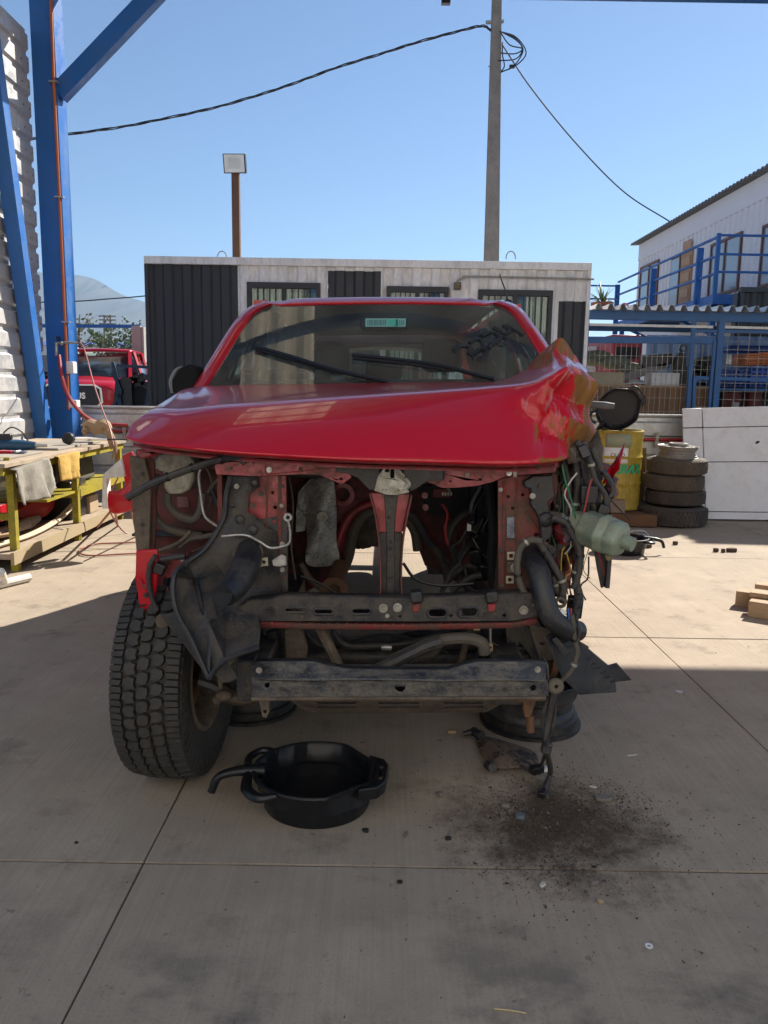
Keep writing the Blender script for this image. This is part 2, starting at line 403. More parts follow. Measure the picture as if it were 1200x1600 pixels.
b = B(); b.bar((WX+.16, 7.2, P(0, 100, 7.2).z+.9), (cx0+.02, 8.36, .35), .13, .17); b.obj('wall_brace', m_blue, fr, bevel=.004)
b = B(); b.bar((WX+.16, 8.44, 6.3), (WX+.16, 4.8, 3.2), .1, .12); b.obj('wall_brace', m_blue, fr, bevel=.004)
for yy in (4.6,):
    b = B(); b.bb(cx0, cx1, yy, yy+.24, 0, 6.4); b.obj('column', m_blue, fr, bevel=.006)
# corrugated side wall: horizontal ribs, inner face towards the truck
b = B(); prof = []; z = 0.0; ztop = P(25, 33, 8.0).z
while z < ztop:
    prof += [(0, z), (0, z+.13), (-.024, z+.15), (-.024, z+.185)]; z += .21
rows = [[Vector((WX+dx, y, zz)) for dx, zz in prof] for y in (4.4, 6.4, 8.46)]
b.grid(rows)
wl = tag(b.obj('corrugated_wall', m_galv, solid=.004, smooth=0), 'sunlit white corrugated metal side wall with horizontal ribs behind the workbench', 'wall')
for yy in (8.28, 8.42):
    b = B()
    for k in range(int(ztop/.21)): b.cyl((WX+.001, yy, k*.21+.06), (WX+.012, yy, k*.21+.06), .009, n=8)
    b.obj('screw_row', m_steel, wl)
# roof over the bay (seen in the reflections, casts the big shade)
rf = thing('workshop_roof', 'corrugated metal workshop roof with translucent skylight sheets overhead, the right one added for fill light', 'roof', (2, 2, 5.5))
m_roof = M('roof_sheet', (.62, .61, .58), .5, .15, .1, 2)
def roof_sheet(x0, x1, y0a, y1a, y1b, name, mat):
    b = B(); nx = 4*max(1, round((x1-x0)/.44)); rows = []
    a = []; c = []
    for i in range(nx+1):
        x = x0+(x1-x0)*i/nx; t = i/nx; z = 5.66+(.03 if (i//2) % 2 else -.03)+(.006 if mat is not m_roof else 0)
        a.append(Vector((x, y0a, z))); c.append(Vector((x, y1a+(y1b-y1a)*t, z)))
    b.grid([a, c]); return b.obj(name, mat, rf, solid=.003, smooth=0)
sk = bpy.data.materials.new('skylight_sheet'); sk.use_nodes = True
n_ = sk.node_tree.nodes; l_ = sk.node_tree.links; n_.remove(n_['Principled BSDF'])
d_ = n_.new('ShaderNodeBsdfDiffuse'); d_.inputs[0].default_value = (.75, .73, .66, 1); t_ = n_.new('ShaderNodeBsdfTranslucent'); t_.inputs[0].default_value = (.90, .84, .72, 1)
x_ = n_.new('ShaderNodeMixShader'); x_.inputs[0].default_value = .75; l_.new(d_.outputs[0], x_.inputs[1]); l_.new(t_.outputs[0], x_.inputs[2]); l_.new(x_.outputs[0], n_['Material Output'].inputs[0])
edges = [WX, -2.2, -1.05, 4.0, 5.1, 9.6]  # right skylight added, roof depth cut short, both to let fill light in
for k in range(len(edges)-1):
    roof_sheet(edges[k], edges[k+1]+.03, 4.6, 8.5, 8.5, 'skylight' if k % 2 else 'roof_sheet', sk if k % 2 else m_roof)
for yy in [4.7+1.2*i for i in range(4)]:
    b = B(); b.bb(WX, 9.5, yy, yy+.07, 5.42, 5.58); b.obj('purlin', m_blue, rf)
for yy in (4.7,):
    b = B(); b.bb(WX, 9.4, yy, yy+.2, 5.12, 5.42); b.obj('rafter', m_blue, rf)
# unseen wall added behind the camera to bounce sunlight onto the truck front
bk = thing('bounce_wall', 'unseen pale corrugated wall added behind the viewpoint to bounce sunlight', 'wall', (2, -4, 0))
b = B(); pts = []; x = -7.0
while x < 12:
    for dx, d in ((0, 0), (.16, 0), (.19, .04), (.26, .04)): pts.append((x+dx, d))
    x += .29
b.grid([[Vector((x, -4+d, 0)) for x, d in pts], [Vector((x, -4+d, 8.0)) for x, d in pts]]); b.obj('cladding', M('bounce_cream', (.82, .79, .73), .6, 0, .05, 1), bk, smooth=0)
for xx in (-4.5, 6.2):  # dark doors and blue columns added for the bonnet to reflect
    b = B(); b.bb(xx-1.2, xx+1.2, -3.95, -3.92, 0, 3.2); b.obj('reflection_door', M('reflection_door', (.2, .22, .24), .5), bk)
for xx in (-2.4, 1.6, 4.4, 8.6):
    b = B(); b.bb(xx-.1, xx+.1, -3.95, -3.75, 0, 7.9); b.obj('column', m_blue, bk)
# orange conduit, junction boxes, air taps and hose on the column
XC = cx1-.03
m_or = M('orange_conduit', (.42, .10, .03), .5)
cdn = thing('conduit', 'orange plastic conduit clipped up the blue column with two white boxes', 'conduit', (XC, 8.47, .5))
b = B(); b.tube([P(79, -20, 8.47), P(84, 130, 8.47), P(93, 310, 8.47), P(104, 560, 8.47), P(107, 640, 8.47)], .016, 8, smooth=False); b.obj('pipe', m_or, cdn)
b = B()
for yp in (128, 308, 503): 
    q = P(84+(yp-130)*.052, yp, 8.47); b.box(q, (.085, .05, .016))
b.obj('clip', m_steel, cdn)
for (xa, xb, ya, yb) in ((105, 117, 565, 584), (109, 122, 625, 637)):
    b = B(); a = P(xa, ya, 8.42); c = P(xb, yb, 8.42); b.bb(a.x, c.x, 8.38, 8.49, c.z, a.z); b.obj('junction_box', m_white, cdn, bevel=.008)
m_air = M('red_air_hose', (.33, .03, .03), .45); m_air2 = M('pink_air_hose', (.30, .10, .08), .5)
tap = thing('air_tap', 'brass and steel air tap assembly on the blue column', 'valve', tuple(P(92, 545, 8.45)))
b = B(); b.tube(LP([(88, 535), (88, 556)], 8.42), .018, 8, smooth=False); b.obj('filter_bowl', m_steel, tap)
b = B(); b.tube(LP([(88, 536), (104, 535), (120, 536)], 8.42), .012, 8, smooth=False); b.ball(P(96, 537, 8.41), .022, 6); b.obj('pipe', m_zinc, tap)
b = B(); b.box(P(91, 529, 8.41), (.03, .03, .05)); b.obj('tap_lever', m_blkc, tap)
b = B(); b.tube(LP([(92, 555, 8.4), (97, 590, 8.3), (106, 617, 8.3), (122, 640, 8.3), (140, 655, 8.35), (160, 662, 8.5), (200, 665, 8.6)], 8.4), .02, 8)
tag(b.obj('air_hose', m_air), 'thick red air hose sagging from the tap on the blue column', 'hose')
b = B(); b.tube(LP([(119, 536, 8.4), (128, 538, 8.3), (135, 556, 8.0), (146, 598, 7.6), (160, 640, 7.3), (172, 672, 7.1), (178, 700, 7.0), (186, 740, 6.9)], 8) +
       [Vector((-2.45, 6.9, .3)), G(195, 832, .012), G(230, 830, .012), G(215, 846, .012), G(150, 850, .012), G(124, 860, .012), G(140, 868, .012), G(215, 865, .012), G(300, 868, .012)], .0065, 8)
tag(b.obj('air_hose', m_air2), 'thin pink air hose arching down past the bench and looping on the floor', 'hose')
# ================================================================ LOW WALL with the red air pipe
LW = 8.86
lw = thing('low_wall', 'low barrier of white ribbed metal sheet across the bay behind the truck', 'wall', (0, LW, 0))
b = B(); prof = [(0, 0.02)]
for k in range(5): z = .02+k*.212; prof += [(0, z+.13), (.045, z+.15), (.045, z+.19), (0, z+.21)]
rows = [[Vector((x, LW+dy, z)) for dy, z in prof] for x in (-3.4, 0, 3, 8)]
b.grid(rows); b.obj('sheet', m_galv, lw, solid=.004, smooth=0)
b = B(); b.bb(-3.4, 8, LW-.01, LW+.06, 1.082, 1.1); b.obj('cap', m_white, lw, bevel=.003)
ap = thing('air_pipe', 'red air pipe fixed along the low white wall with grey clips', 'pipe', (0, LW-.03, .8))
b = B(); zp = P(1030, 687, LW-.03).z; b.cyl((-3.3, LW-.035, zp), (8, LW-.035, zp), .02, n=10); b.obj('pipe', M('red_pipe', (.36, .02, .02), .4), ap)
for xp in (195, 1026):
    q = P(xp, 685, LW-.05); b = B(); b.box((q.x, LW-.06, zp), (.035, .012, .17)); b.obj('clip', m_zinc, ap)
# ================================================================ SITE OFFICE CONTAINER
CY = 11.25
m_cw = M('container_white', (.82, .82, .82), .6, 0, .06, 2, dirt=(.52, .51, .5), da=.3, ds=4, stretch=(1, 1, .35))
m_cb = M('container_black', (.022, .025, .032), .5, 0, .12, 2, dirt=(.045, .047, .052), da=.3, ds=3, stretch=(1, 1, .3))
ct = thing('site_container', 'black and white painted shipping container office behind the truck', 'container', (-.2, CY+1.2, 0))
def cz(y, Y=CY): return P(600, y, Y).z
CL, CR = P(232, 500, CY).x, P(916, 500, CY).x
ZT = P(600, 406, CY).z; ZB = .35
def corr(x0, x1, z0, z1, mat, name, Y=CY, pitch=.265, dep=.035, par=None):
    b = B(); top = []; n = 0; x = x0; pts = []
    k0 = math.floor((x0-CL)/pitch)
    kk = k0
    while True:
        s = CL+kk*pitch
        for dx, d in ((0, 0), (.07, 0), (.10, dep), (.20, dep), (.235, 0)):
            if x0 < s+dx < x1: pts.append((s+dx, d))
        kk += 1
        if s > x1: break
    def dep_at(x):
        t = (x-CL) % pitch
        return 0 if t < .07 else dep*(t-.07)/.03 if t < .1 else dep if t < .2 else dep*(1-(t-.2)/.035) if t < .235 else 0
    pts = [(x0, dep_at(x0))]+pts+[(x1, dep_at(x1))]
    b.grid([[Vector((x, Y+d, z0)) for x, d in pts], [Vector((x, Y+d, z1)) for x, d in pts]])
    return b.obj(name, mat, par or ct, smooth=0)
zh = P(600, 418, CY).z            # underside of the top rail
X = lambda px: P(px, 450, CY).x
wins = [(386, 501, 444), (604, 701, 447), (748, 864, 450)]
sill = ZB+1.0
def seg(a, c, mat):           # one painted run of wall, full height
    corr(X(a), X(c), ZB, zh, mat, 'wall_panel')
seg(232.5, 371, m_cb); corr(X(371), X(386), ZB, zh, m_cw, 'wall_panel')
for (a, c, yt), nxt in zip(wins, (512, 748, 875)):
    zt = P(600, yt, CY).z
    corr(X(a), X(c), zt, zh, m_cw, 'wall_panel'); corr(X(a), X(c), ZB, sill, m_cw, 'wall_panel')
    corr(X(c), X(nxt), ZB, zh, m_cw, 'wall_panel')
    wn = B(); t = .06
    wn.bb(X(a), X(c), CY-.03, CY+.05, zt-t*1.3, zt); wn.bb(X(a), X(c), CY-.03, CY+.05, sill, sill+t)
    for xx in (X(a), X(c)-t): wn.bb(xx, xx+t, CY-.028, CY+.048, sill+t, zt-t*1.3)
    xm = (X(a)+X(c))/2; wn.bb(xm-.03, xm+.03, CY-.02, CY+.04, sill+t, zt-t*1.3)
    wo = wn.obj('window', m_cb, ct)
    for q0, q1 in ((X(a)+t, xm-.03), (xm+.03, X(c)-t)):
        gb = B(); gb.bb(q0, q1, CY+.02, CY+.026, sill+t, zt-t*1.3); gb.obj('pane', m_glass, wo)
        cb = B(); rows = []
        nn = 24
        for zz in (sill+t, zt-.12): rows.append([Vector((q0+(q1-q0)*i/nn, CY+.10+.02*math.sin(i*1.9+q0*5), zz)) for i in range(nn+1)])
        cb.grid(rows); cb.obj('curtain', M('pale_curtain', (.78, .77, .75), .9), wo, smooth=60)
        bb_ = B()
        for i in range(1, 5): xx = q0+(q1-q0)*i/5; bb_.bb(xx-.006, xx+.006, CY-.022, CY-.01, sill+t, zt-t*1.3)
        bb_.obj('window_bar', m_cb, wo)
# black run sprayed between the first two windows: thin paint shell sits in place of the white run
for o in [q for q in ct.children if q.name.startswith('wall_panel')]: pass
corr(X(512.5), X(595), ZB, P(600, 424, CY).z, m_cb, 'wall_panel', Y=CY-.004)
corr(X(595), X(604), ZB, zh, m_cw, 'wall_panel')
corr(X(512), X(604), P(600, 424, CY).z, zh, m_cw, 'wall_panel', Y=CY+.001)
corr(X(875), CR, P(600, 466, CY).z, zh, m_cw, 'wall_panel'); corr(X(875), CR, ZB, P(600, 466, CY).z, m_cb, 'wall_panel')
b = B(); b.bb(CL-.03, CR+.03, CY-.035, CY+.08, zh, ZT); b.bb(CL-.03, CR+.03, CY-.03, CY+.08, ZB-.15, ZB); b.obj('rail', m_cw, ct, bevel=.006)
b = B(); b.bb(CL-.03, CL+.02, CY-.03, CY+2.44, ZB, zh-.002); b.obj('end_wall', m_cb, ct)
b = B(); b.bb(CR-.02, CR+.03, CY-.03, CY+2.44, ZB, zh-.002); b.obj('end_wall', m_cw, ct)
b = B(); b.bb(CL+.02, CR-.02, CY+2.4, CY+2.44, ZB, zh); b.bb(CL+.0, CR-.0, CY+.081, CY+2.44, ZT-.05, ZT-.01); b.bb(CL+.02, CR-.02, CY+.15, CY+2.4, ZB-.1, ZB-.02); b.obj('roof_and_back', m_cw, ct)
b = B()
for xx in (CL+.3, 0, CR-.3):
    for yy in (CY+.2, CY+2.2): b.bb(xx-.15, xx+.15, yy-.15, yy+.15, 0, ZB-.15)
b.obj('block_footing', M('concrete_block', (.3, .29, .27), .9), ct)
for xp in (347, 798):
    b = B(); c = P(xp, 402, CY+.05); b.tube([c+Vector((.065*math.cos(a), 0, .09*math.sin(a)-.01)) for a in [R(-10+200*i/10) for i in range(11)]], .008, 6, k=1); b.obj('lifting_hook', m_zinc, ct)
b = B(); zc = P(800, 433, CY-.06).z
b.tube([P(712, 447, CY-.06), P(716, 438, CY-.06), P(726, 434, CY-.06), Vector((P(740, 433, CY-.06).x, CY-.06, zc)), Vector((CR+.06, CY-.06, zc-.01))], .014, 8)
b.obj('conduit', m_zinc, ct)
b = B(); q = P(715, 447, CY-.05); b.box(q, (.1, .06, .1)); b.obj('junction_box', M('old_box', (.25, .2, .13), .7, dirt=(.06, .05, .04), da=.5, ds=30), ct, bevel=.01)
# ================================================================ FLOODLIGHT POST
fp = thing('floodlight_post', 'rusty steel post with a square white floodlight rising behind the container', 'floodlight', (P(368, 400, 14.2).x, 14.2, 0))
px_ = P(368, 330, 14.2).x
b = B(); b.bb(px_-.065, px_+.065, 14.2, 14.33, 0, P(368, 268, 14.2).z); b.obj('post', m_rust, fp, bevel=.008)
A = [P(347.5, 240, 14.1), P(382.5, 240, 14.1), P(384.5, 271, 14.16), P(350, 271, 14.16)]
b = B(); b.prism(A, (0, .12, .03)); b.obj('lamp_housing', m_blkc, fp, bevel=.006)
c = sum(A, Vector())/4
b = B(); b.prism([c+(q-c)*.9+Vector((0, -.012, 0)) for q in A], (0, .008, 0)); b.obj('lens', M('lamp_lens', (.62, .64, .62), .25), fp)
b = B(); b.prism([c+(q-c)*.55+Vector((0, -.016, 0)) for q in A], (0, .003, 0)); b.obj('led_board', M('led_board', (.5, .52, .5), .3), fp)
# ================================================================ UTILITY POLE AND CABLES
UY = 15.0
up = thing('utility_pole', 'tall grey concrete utility pole with bolt holes behind the container', 'utility pole', (P(768, 410, UY).x, UY, 0))
m_pole = M('pole_concrete', (.27, .24, .21), .9, 0, .2, 3, dirt=(.17, .15, .13), da=.4, ds=4, bump=.3, bs=30)
def pole_c(y): return 776.2-(776.2-767.6)*y/408
lo = P(pole_c(408)-.0, 408, UY); hi = P(pole_c(0), 0, UY); dv = (hi-lo)/(hi.z-lo.z)
bot = lo-dv*lo.z; topp = lo+dv*(11.5-lo.z)
wl0, wh0 = .262, .165
b = B()
def pw(z): return .24+(.118-.24)*(z-lo.z)/(hi.z-lo.z)
vv = []
for c, w_ in ((bot, pw(0)), (topp, max(.09, pw(11.5)))): vv += [c+Vector((i*w_/2, j*w_*.8/2, 0)) for i, j in ((-1, -1), (1, -1), (1, 1), (-1, 1))]
b.add(vv, [(3, 2, 1, 0), (4, 5, 6, 7), (0, 1, 5, 4), (1, 2, 6, 5), (2, 3, 7, 6), (3, 0, 4, 7)]); b.obj('shaft', m_pole, up, bevel=.015)
b = B()
for yp in [4+28*i for i in range(15)]:
    c = P(pole_c(yp)-1, yp, UY); c.y = UY-pw(c.z)*.4-.004; b.cyl(c, c+Vector((0, .02, 0)), .017, n=8)
b.obj('bolt_hole', m_dark, up)
b = B(); b.bar(P(759, 35, UY), P(787, 33.5, UY), .03, .05); b.box(P(764, 35, UY-.02), (.1, .05, .045)); b.bar(P(763, 104, UY), P(770, 103, UY), .02); b.obj('bracket', m_zinc, up)
m_cab = M('black_cable', (.012, .013, .016), .5)
def twist(pts, r, amp, name, label, turns, seed=1):
    o = thing(name, label, 'cable', tuple(pts[0])); c = crom(pts, 40); rr = random.Random(seed)
    for s in range(3):
        b = B(); q = []
        for i, p in enumerate(c):
            t = i/len(c); a = turns*2*math.pi*t+s*2.1; am = amp*(.35+.65*abs(math.sin(t*7+s)))
            q.append(p+Vector((0, math.cos(a)*am, math.sin(a)*am)))
        b.tube(q, r, 5, smooth=False); b.obj('strand', m_cab, o)
    return o
twist([P(768, 47, UY), P(744, 42, UY), P(640, 70, UY), P(520, 108, UY), P(400, 150, UY), P(260, 185, UY), P(100, 211, UY), P(-150, 240, UY)], .010, .020, 'cable_bundle', 'twisted black cable bundle slung from the pole to the left', 9)
tail = [P(775, 48, UY-.2), P(805, 58, UY-.2), P(822, 84, UY-.2), P(806, 102, UY-.2), P(783, 113, UY-.1)]
lp = thing('cable_loop', 'loose coil of black cable tied to the side of the pole', 'cable', tuple(tail[0]))
for k, pts in enumerate([[(780, 49), (806, 58), (822, 82), (808, 101), (783, 113)], [(784, 50), (808, 64), (817, 80), (802, 104), (784, 112)], [(781, 49), (796, 70), (816, 76), (805, 84), (782, 83)], [(778, 95), (806, 92), (816, 76), (805, 60), (786, 51)], [(785, 66), (785, 85), (788, 103), (782, 113)]]):
    b = B(); b.tube(LP(pts, UY-.18+.03*k), .011, 5, k=8); b.obj('strand', m_cab, lp)
b = B(); b.box(P(800, 104, UY-.2), (.09, .05, .05)); b.obj('tie', m_cab, lp)
b = B(); b.tube([P(784, 69, UY-.15), P(830, 138, UY-.1), P(900, 224, 15.3), P(975, 300, 15.8), P(1046, 346, 16.4)], .013, 5, k=14)
tag(b.obj('drop_cable', m_cab), 'single black cable sagging from the pole to the white upper building', 'cable')
b = B(); b.tube([P(-40, 474, 40), P(110, 471, 40), P(170, 467, 40), P(240, 461, 40), P(420, 440, 40)], .03, 5)
tag(b.obj('far_cable', m_cab), 'thin cable crossing in front of the distant hill', 'cable')
# dark lamp bracket that just enters the top of the frame
b = B(); q = P(697, 1, 8.6); b.bb(q.x-.045, q.x+.045, 8.6, 8.66, q.z-.02, z0+.02)
b.obj('beam_bracket', m_blkc, fr)
# ================================================================ FAR LEFT: gate, boundary wall, parked pickups, trees, shed, pylon
m_grey = M('grey_block', (.26, .25, .24), .9, 0, .12, 1.5)
bw = thing('boundary_wall', 'grey concrete boundary wall behind the parked red pickups', 'wall', (-12, 32, 0))
zt = P(160, 556, 32).z; x0 = -22
for k in range(8):
    b = B(); b.bb(x0+k*2.5+.02, x0+k*2.5+2.38, 32, 32.1, 0, zt+random.uniform(-.02, .02)); b.obj('panel', m_grey, bw)
    b = B(); b.bb(x0+k*2.5-.1, x0+k*2.5+.018, 31.95, 32.15, 0, zt+.06); b.obj('post', m_grey, bw)
GY = 22.0
gt = thing('steel_gate', 'tall open blue steel gate standing before the parked pickups', 'gate', (P(165, 560, GY).x, GY, 0))
za, zb = P(117, 510, GY).z, P(218, 510, GY).z
b = B(); b.bar(P(60, 509, GY), P(219, 510, GY), .07, .09); b.obj('top_bar', m_blue, gt)
for xp in (119, 218.5):
    b = B(); q = P(xp, 560, GY); b.bb(q.x-.035, q.x+.035, GY-.04, GY+.04, 0, za); b.obj('upright', m_blue, gt)
pY = 19.0
b = B(); a = P(205, 509, pY); c = P(219, 509, pY); b.bb(a.x, c.x, pY, pY+.25, 0, a.z); b.bb(c.x+.004, c.x+.07, pY+.02, pY+.2, 1.3, a.z-.02)
tag(b.obj('gate_post', M('post_grey', (.34, .32, .29), .85), bevel=.01), 'grey concrete gate post with a pale board on its side', 'post')
b = B()
for (xa, ya, xb, yb) in ((224, 529, 240, 529), (225, 529, 225, 590), (229, 529, 229, 590), (234, 529, 234, 590)): b.bar(P(xa, ya, 21), P(xb, yb, 21), .05)
tag(b.obj('blue_fence', m_blue), 'short blue steel fence between the gate post and container', 'fence')
# shed
sh = thing('warehouse', 'white warehouse with a low blue roof in the distance', 'building', (-26, 75, 0))
sY = 75; q0 = P(100, 548, sY); q1 = P(232, 548, sY)
b = B(); b.bb(q0.x-8, q1.x+6, sY, sY+20, 0, P(160, 541, sY).z); b.obj('wall', m_white, sh)
b = B(); z1 = P(160, 541, sY).z; z2 = P(160, 527, sY).z
b.add([(q0.x-9, sY-.5, z1), (q1.x+7, sY-.5, z1), (q1.x+7, sY+10, z2), (q0.x-9, sY+10, z2), (q1.x+7, sY+20.5, z1), (q0.x-9, sY+20.5, z1)], [(0, 1, 2, 3), (3, 2, 4, 5), (1, 4, 2), (0, 3, 5)]); b.obj('roof', M('blue_roof', (.05, .09, .32), .5), sh, smooth=0)
b = B(); b.bb(q0.x-1, q0.x+6, sY-14, sY-6, 0, P(130, 556, sY-10).z+.6); b.obj('annex', m_white, sh)
# lattice pylon
py = thing('power_pylon', 'distant steel lattice power pylon on the skyline', 'pylon', (P(168, 540, 140).x, 140, 0))
b = B(); pc = P(168, 500, 140); zt = P(168, 492, 140).z
for s in (-1, 1):
    b.bar((pc.x+s*1.0, 140, 0), (pc.x+s*.5, 140, zt), .28)
for k in range(9):
    za_, zb_ = zt*k/9, zt*(k+1)/9; wa = 1.0-.5*k/9; wb = 1.0-.5*(k+1)/9
    b.bar((pc.x-wa, 140, za_), (pc.x+wb, 140, zb_), .13); b.bar((pc.x+wa, 140, za_), (pc.x-wb, 140, zb_), .13)
b.obj('mast', m_pole, py)
for yp in (494, 500, 506):
    b = B(); z_ = P(168, yp, 140).z; b.bar((pc.x-1.5, 140, z_), (pc.x+1.5, 140, z_), .22); b.obj('cross_arm', m_pole, py)
# trees
def tree(px, pyt, pyb, Y, rad, lab, dens, colr, seed):
    rr = random.Random(seed); base = P(px, 600, Y); top = P(px, pyt, Y).z; low = P(px, pyb, Y).z
    t = thing('tree', lab, 'tree', (base.x, Y, 0), 'young trees beyond the boundary wall')
    b = B(); b.tube([(base.x, Y, 0), (base.x+.1, Y, low*.6), (base.x-.05, Y, low+(top-low)*.5), (base.x+.05, Y, top-.1)], [.14, .1, .05, .02], 6)
    tips = []
    for k in range(16):
        zz = low+(top-low)*rr.uniform(.05, .8); a = rr.uniform(0, 6.28); L_ = rad*rr.uniform(.5, 1.05)*(1.1-.5*(zz-low)/(top-low))
        p0 = Vector((base.x, Y, zz)); p2 = p0+Vector((math.cos(a)*L_, math.sin(a)*L_, L_*.6)); b.tube([p0, (p0+p2)/2+Vector((0, 0, -.06)), p2], [.035, .02, .008], 5, 4); tips.append((p0, p2))
    b.obj('trunk', M('bark', (.14, .10, .07), .9), t)
    b = B()
    for k in range(dens):
        p0, p2 = tips[rr.randrange(len(tips))]; u_ = rr.uniform(.3, 1.12); c = p0.lerp(p2, u_)+Vector((rr.gauss(0, .22), rr.gauss(0, .22), rr.gauss(0, .2)))*rad*.5
        n_ = Vector((rr.gauss(0, 1), rr.gauss(0, 1), rr.gauss(0, 1))).normalized(); x_ = n_.orthogonal().normalized(); y_ = n_.cross(x_); s_ = rr.uniform(.05, .12)
        b.add([c-x_*s_, c+y_*s_*.6, c+x_*s_, c-y_*s_*.6], [(0, 1, 2, 3)])
    b.obj('crown', M('leaf_'+str(seed), colr, .6, 0, .4, 2), t, smooth=0)
tree(128, 488, 560, 42, 1.5, 'sparse yellowish tree nearest the blue column', 420, (.15, .14, .05), 3)
tree(172, 528, 568, 40, 1.3, 'small green tree below the pylon', 620, (.10, .16, .06), 4)
tree(207, 515, 570, 41, 1.5, 'thin green tree beside the grey gate post', 480, (.09, .14, .045), 5)
# parked red pickup
def pickup(cxp, Y, rz, name, label, full=True):
    pos = P(cxp, 600, Y); t = thing(name, label, 'pickup truck', (0, 0, 0), 'red pickups parked beyond the low wall')
    # local frame: x across, y backwards from the nose, z up
    secs = [(0.0, .80, .45, .98), (.12, .90, .38, 1.06), (.5, .92, .36, 1.10), (1.15, .92, .36, 1.16), (1.3, .92, .36, 1.18), (3.2, .92, .36, 1.18), (3.25, .93, .4, 1.16), (4.9, .93, .42, 1.16), (5.0, .88, .5, 1.1)]
    b = B(); rows = []
    for y, w_, z0_, z1_ in secs: rows.append([Vector(q) for q in ((-w_*.9, y, z0_), (-w_, y, z0_+.12), (-w_, y, (z0_+z1_)/2+.1), (-w_*.97, y, z1_-.06), (-w_*.8, y, z1_), (0, y, z1_+.03), (w_*.8, y, z1_), (w_*.97, y, z1_-.06), (w_, y, (z0_+z1_)/2+.1), (w_, y, z0_+.12), (w_*.9, y, z0_))])
    b.grid(rows, closed=True); n = 11; b.add(rows[0], [tuple(range(n))]); b.add(rows[-1], [tuple(range(n))])
    b.obj('body', m_red, t, bevel=.02, smooth=50)
    b = B()
    cb = [(1.2, .84, 1.17), (1.95, .66, 1.72), (2.2, .66, 1.77), (3.0, .66, 1.75), (3.2, .74, 1.17)]
    b.grid([[Vector((-w_, y, z)), Vector((-w_*.92, y, z+.02)), Vector((0, y, z+.035)), Vector((w_*.92, y, z+.02)), Vector((w_, y, z))] for y, w_, z in cb[1:4]])
    b.obj('roof', m_red, t, solid=.03, smooth=60)
    b = B()
    for s in (-1, 1):
        for i, j in ((0, 1), (3, 4)):
            b.bar((s*cb[i][1], cb[i][0], cb[i][2]), (s*cb[j][1], cb[j][0], cb[j][2]), .07)
        b.bar((s*.85, 2.15, 1.17), (s*.66, 2.25, 1.74), .07)
    b.obj('pillar', m_red, t)
    b = B(); b.add([(-.8, 1.22, 1.18), (.8, 1.22, 1.18), (.62, 1.95, 1.71), (-.62, 1.95, 1.71)], [(0, 1, 2, 3)]); b.obj('windscreen', m_glass, t, solid=.006)
    for s in (-1, 1):
        b = B(); b.add([(s*.84, 1.35, 1.18), (s*.84, 3.15, 1.18), (s*.66, 2.95, 1.7), (s*.66, 2.0, 1.7)], [(0, 1, 2, 3)]); b.obj('side_window', m_glass2, t, solid=.006)
        b = B(); b.ball((s*1.02, 1.5, 1.2), .11, 8, (1, .6, .8)); b.obj('mirror', m_blkc, t)
    b = B(); b.bb(-.8, .8, 1.3, 3.1, .6, 1.15); b.bb(-.6, -.15, 2.2, 2.35, 1.1, 1.55); b.bb(.15, .6, 2.2, 2.35, 1.1, 1.55); b.obj('cabin', m_dark, t, bevel=.04)
    for s in (-1, 1):
        for yy in (.85, 4.0):
            wb_ = B(); mt = Matrix.Translation((s*.80, yy, .38)) @ Matrix.Rotation(R(90), 4, 'Y')
            wb_.lathe([(.2, -.12), (.30, -.13), (.37, -.1), (.38, -.03), (.38, .05), (.36, .11), (.30, .13), (.2, .12)], 24, mt); w_ = wb_.obj('wheel', m_tyre, t)
            rb = B(); rb.lathe([(.0, s*.09), (.1, s*.1), (.2, s*.05), (.22, s*.12)], 18, mt); rb.obj('rim', m_steel, w_)
    # face: grille, lamps, bumper
    gp = [(-.52, .70), (-.40, .60), (.40, .60), (.52, .70), (.50, .92), (.40, .98), (-.40, .98), (-.50, .92)]
    b = B(); b.prism([Vector((x*1.06, -.03, .79+(z-.79)*1.1)) for x, z in gp], (0, .06, 0)); gr = b.obj('grille', m_blkc, t, bevel=.01)
    b = B(); b.prism([Vector((x*1.15, -.026, .79+(z-.79)*1.25)) for x, z in gp], (0, .02, 0), [[Vector((x*1.07, -.026, .79+(z-.79)*1.12)) for x, z in gp]]); b.obj('trim', m_chrome, gr)
    if full: letters('MAXUS', .16, .006, m_chrome, 'badge', gr, Matrix.Translation((0, -.04, .80)), fat=.006)
    for s in (-1, 1):
        b = B(); b.prism([Vector(q) for q in ((s*.56, -.0, .80), (s*.60, .01, .93), (s*.90, .16, 1.0), (s*.93, .2, .93), (s*.75, .03, .80))], (0, .06, 0)); b.obj('headlight', M('headlamp', (.55, .6, .65), .12, .3), t, bevel=.008)
        b = B(); b.prism([Vector(q) for q in ((s*.52, -.025, .45), (s*.52, -.025, .58), (s*.8, .02, .58), (s*.76, .02, .47))], (0, .05, 0)); b.obj('fog_lamp', m_blkc, t)
    b = B(); b.bb(-.46, .46, -.03, .02, .40, .52); b.obj('air_intake', m_blkc, t)
    b = B(); b.bb(-.22, .22, -.045, -.032, .50, .6); b.obj('number_plate', m_white, t)
    t.location = (pos.x, Y, .29); t.rotation_euler = (0, 0, rz)
    return t
kind_ = 0
b = B(); b.bb(-22, -4.6, 13.6, 31.9, -.02, .28); kind(b.obj('raised_yard', m_earth, smooth=0), 'structure')
pickup(112, 15.6, R(4), 'parked_pickup', 'red pickup with chrome-edged black grille, nearest, behind the open blue gate')
pickup(176, 21.5, R(-12), 'parked_pickup', 'red pickup farther back, right of the other parked one', False)
b = B(); q = P(150, 600, 26); 
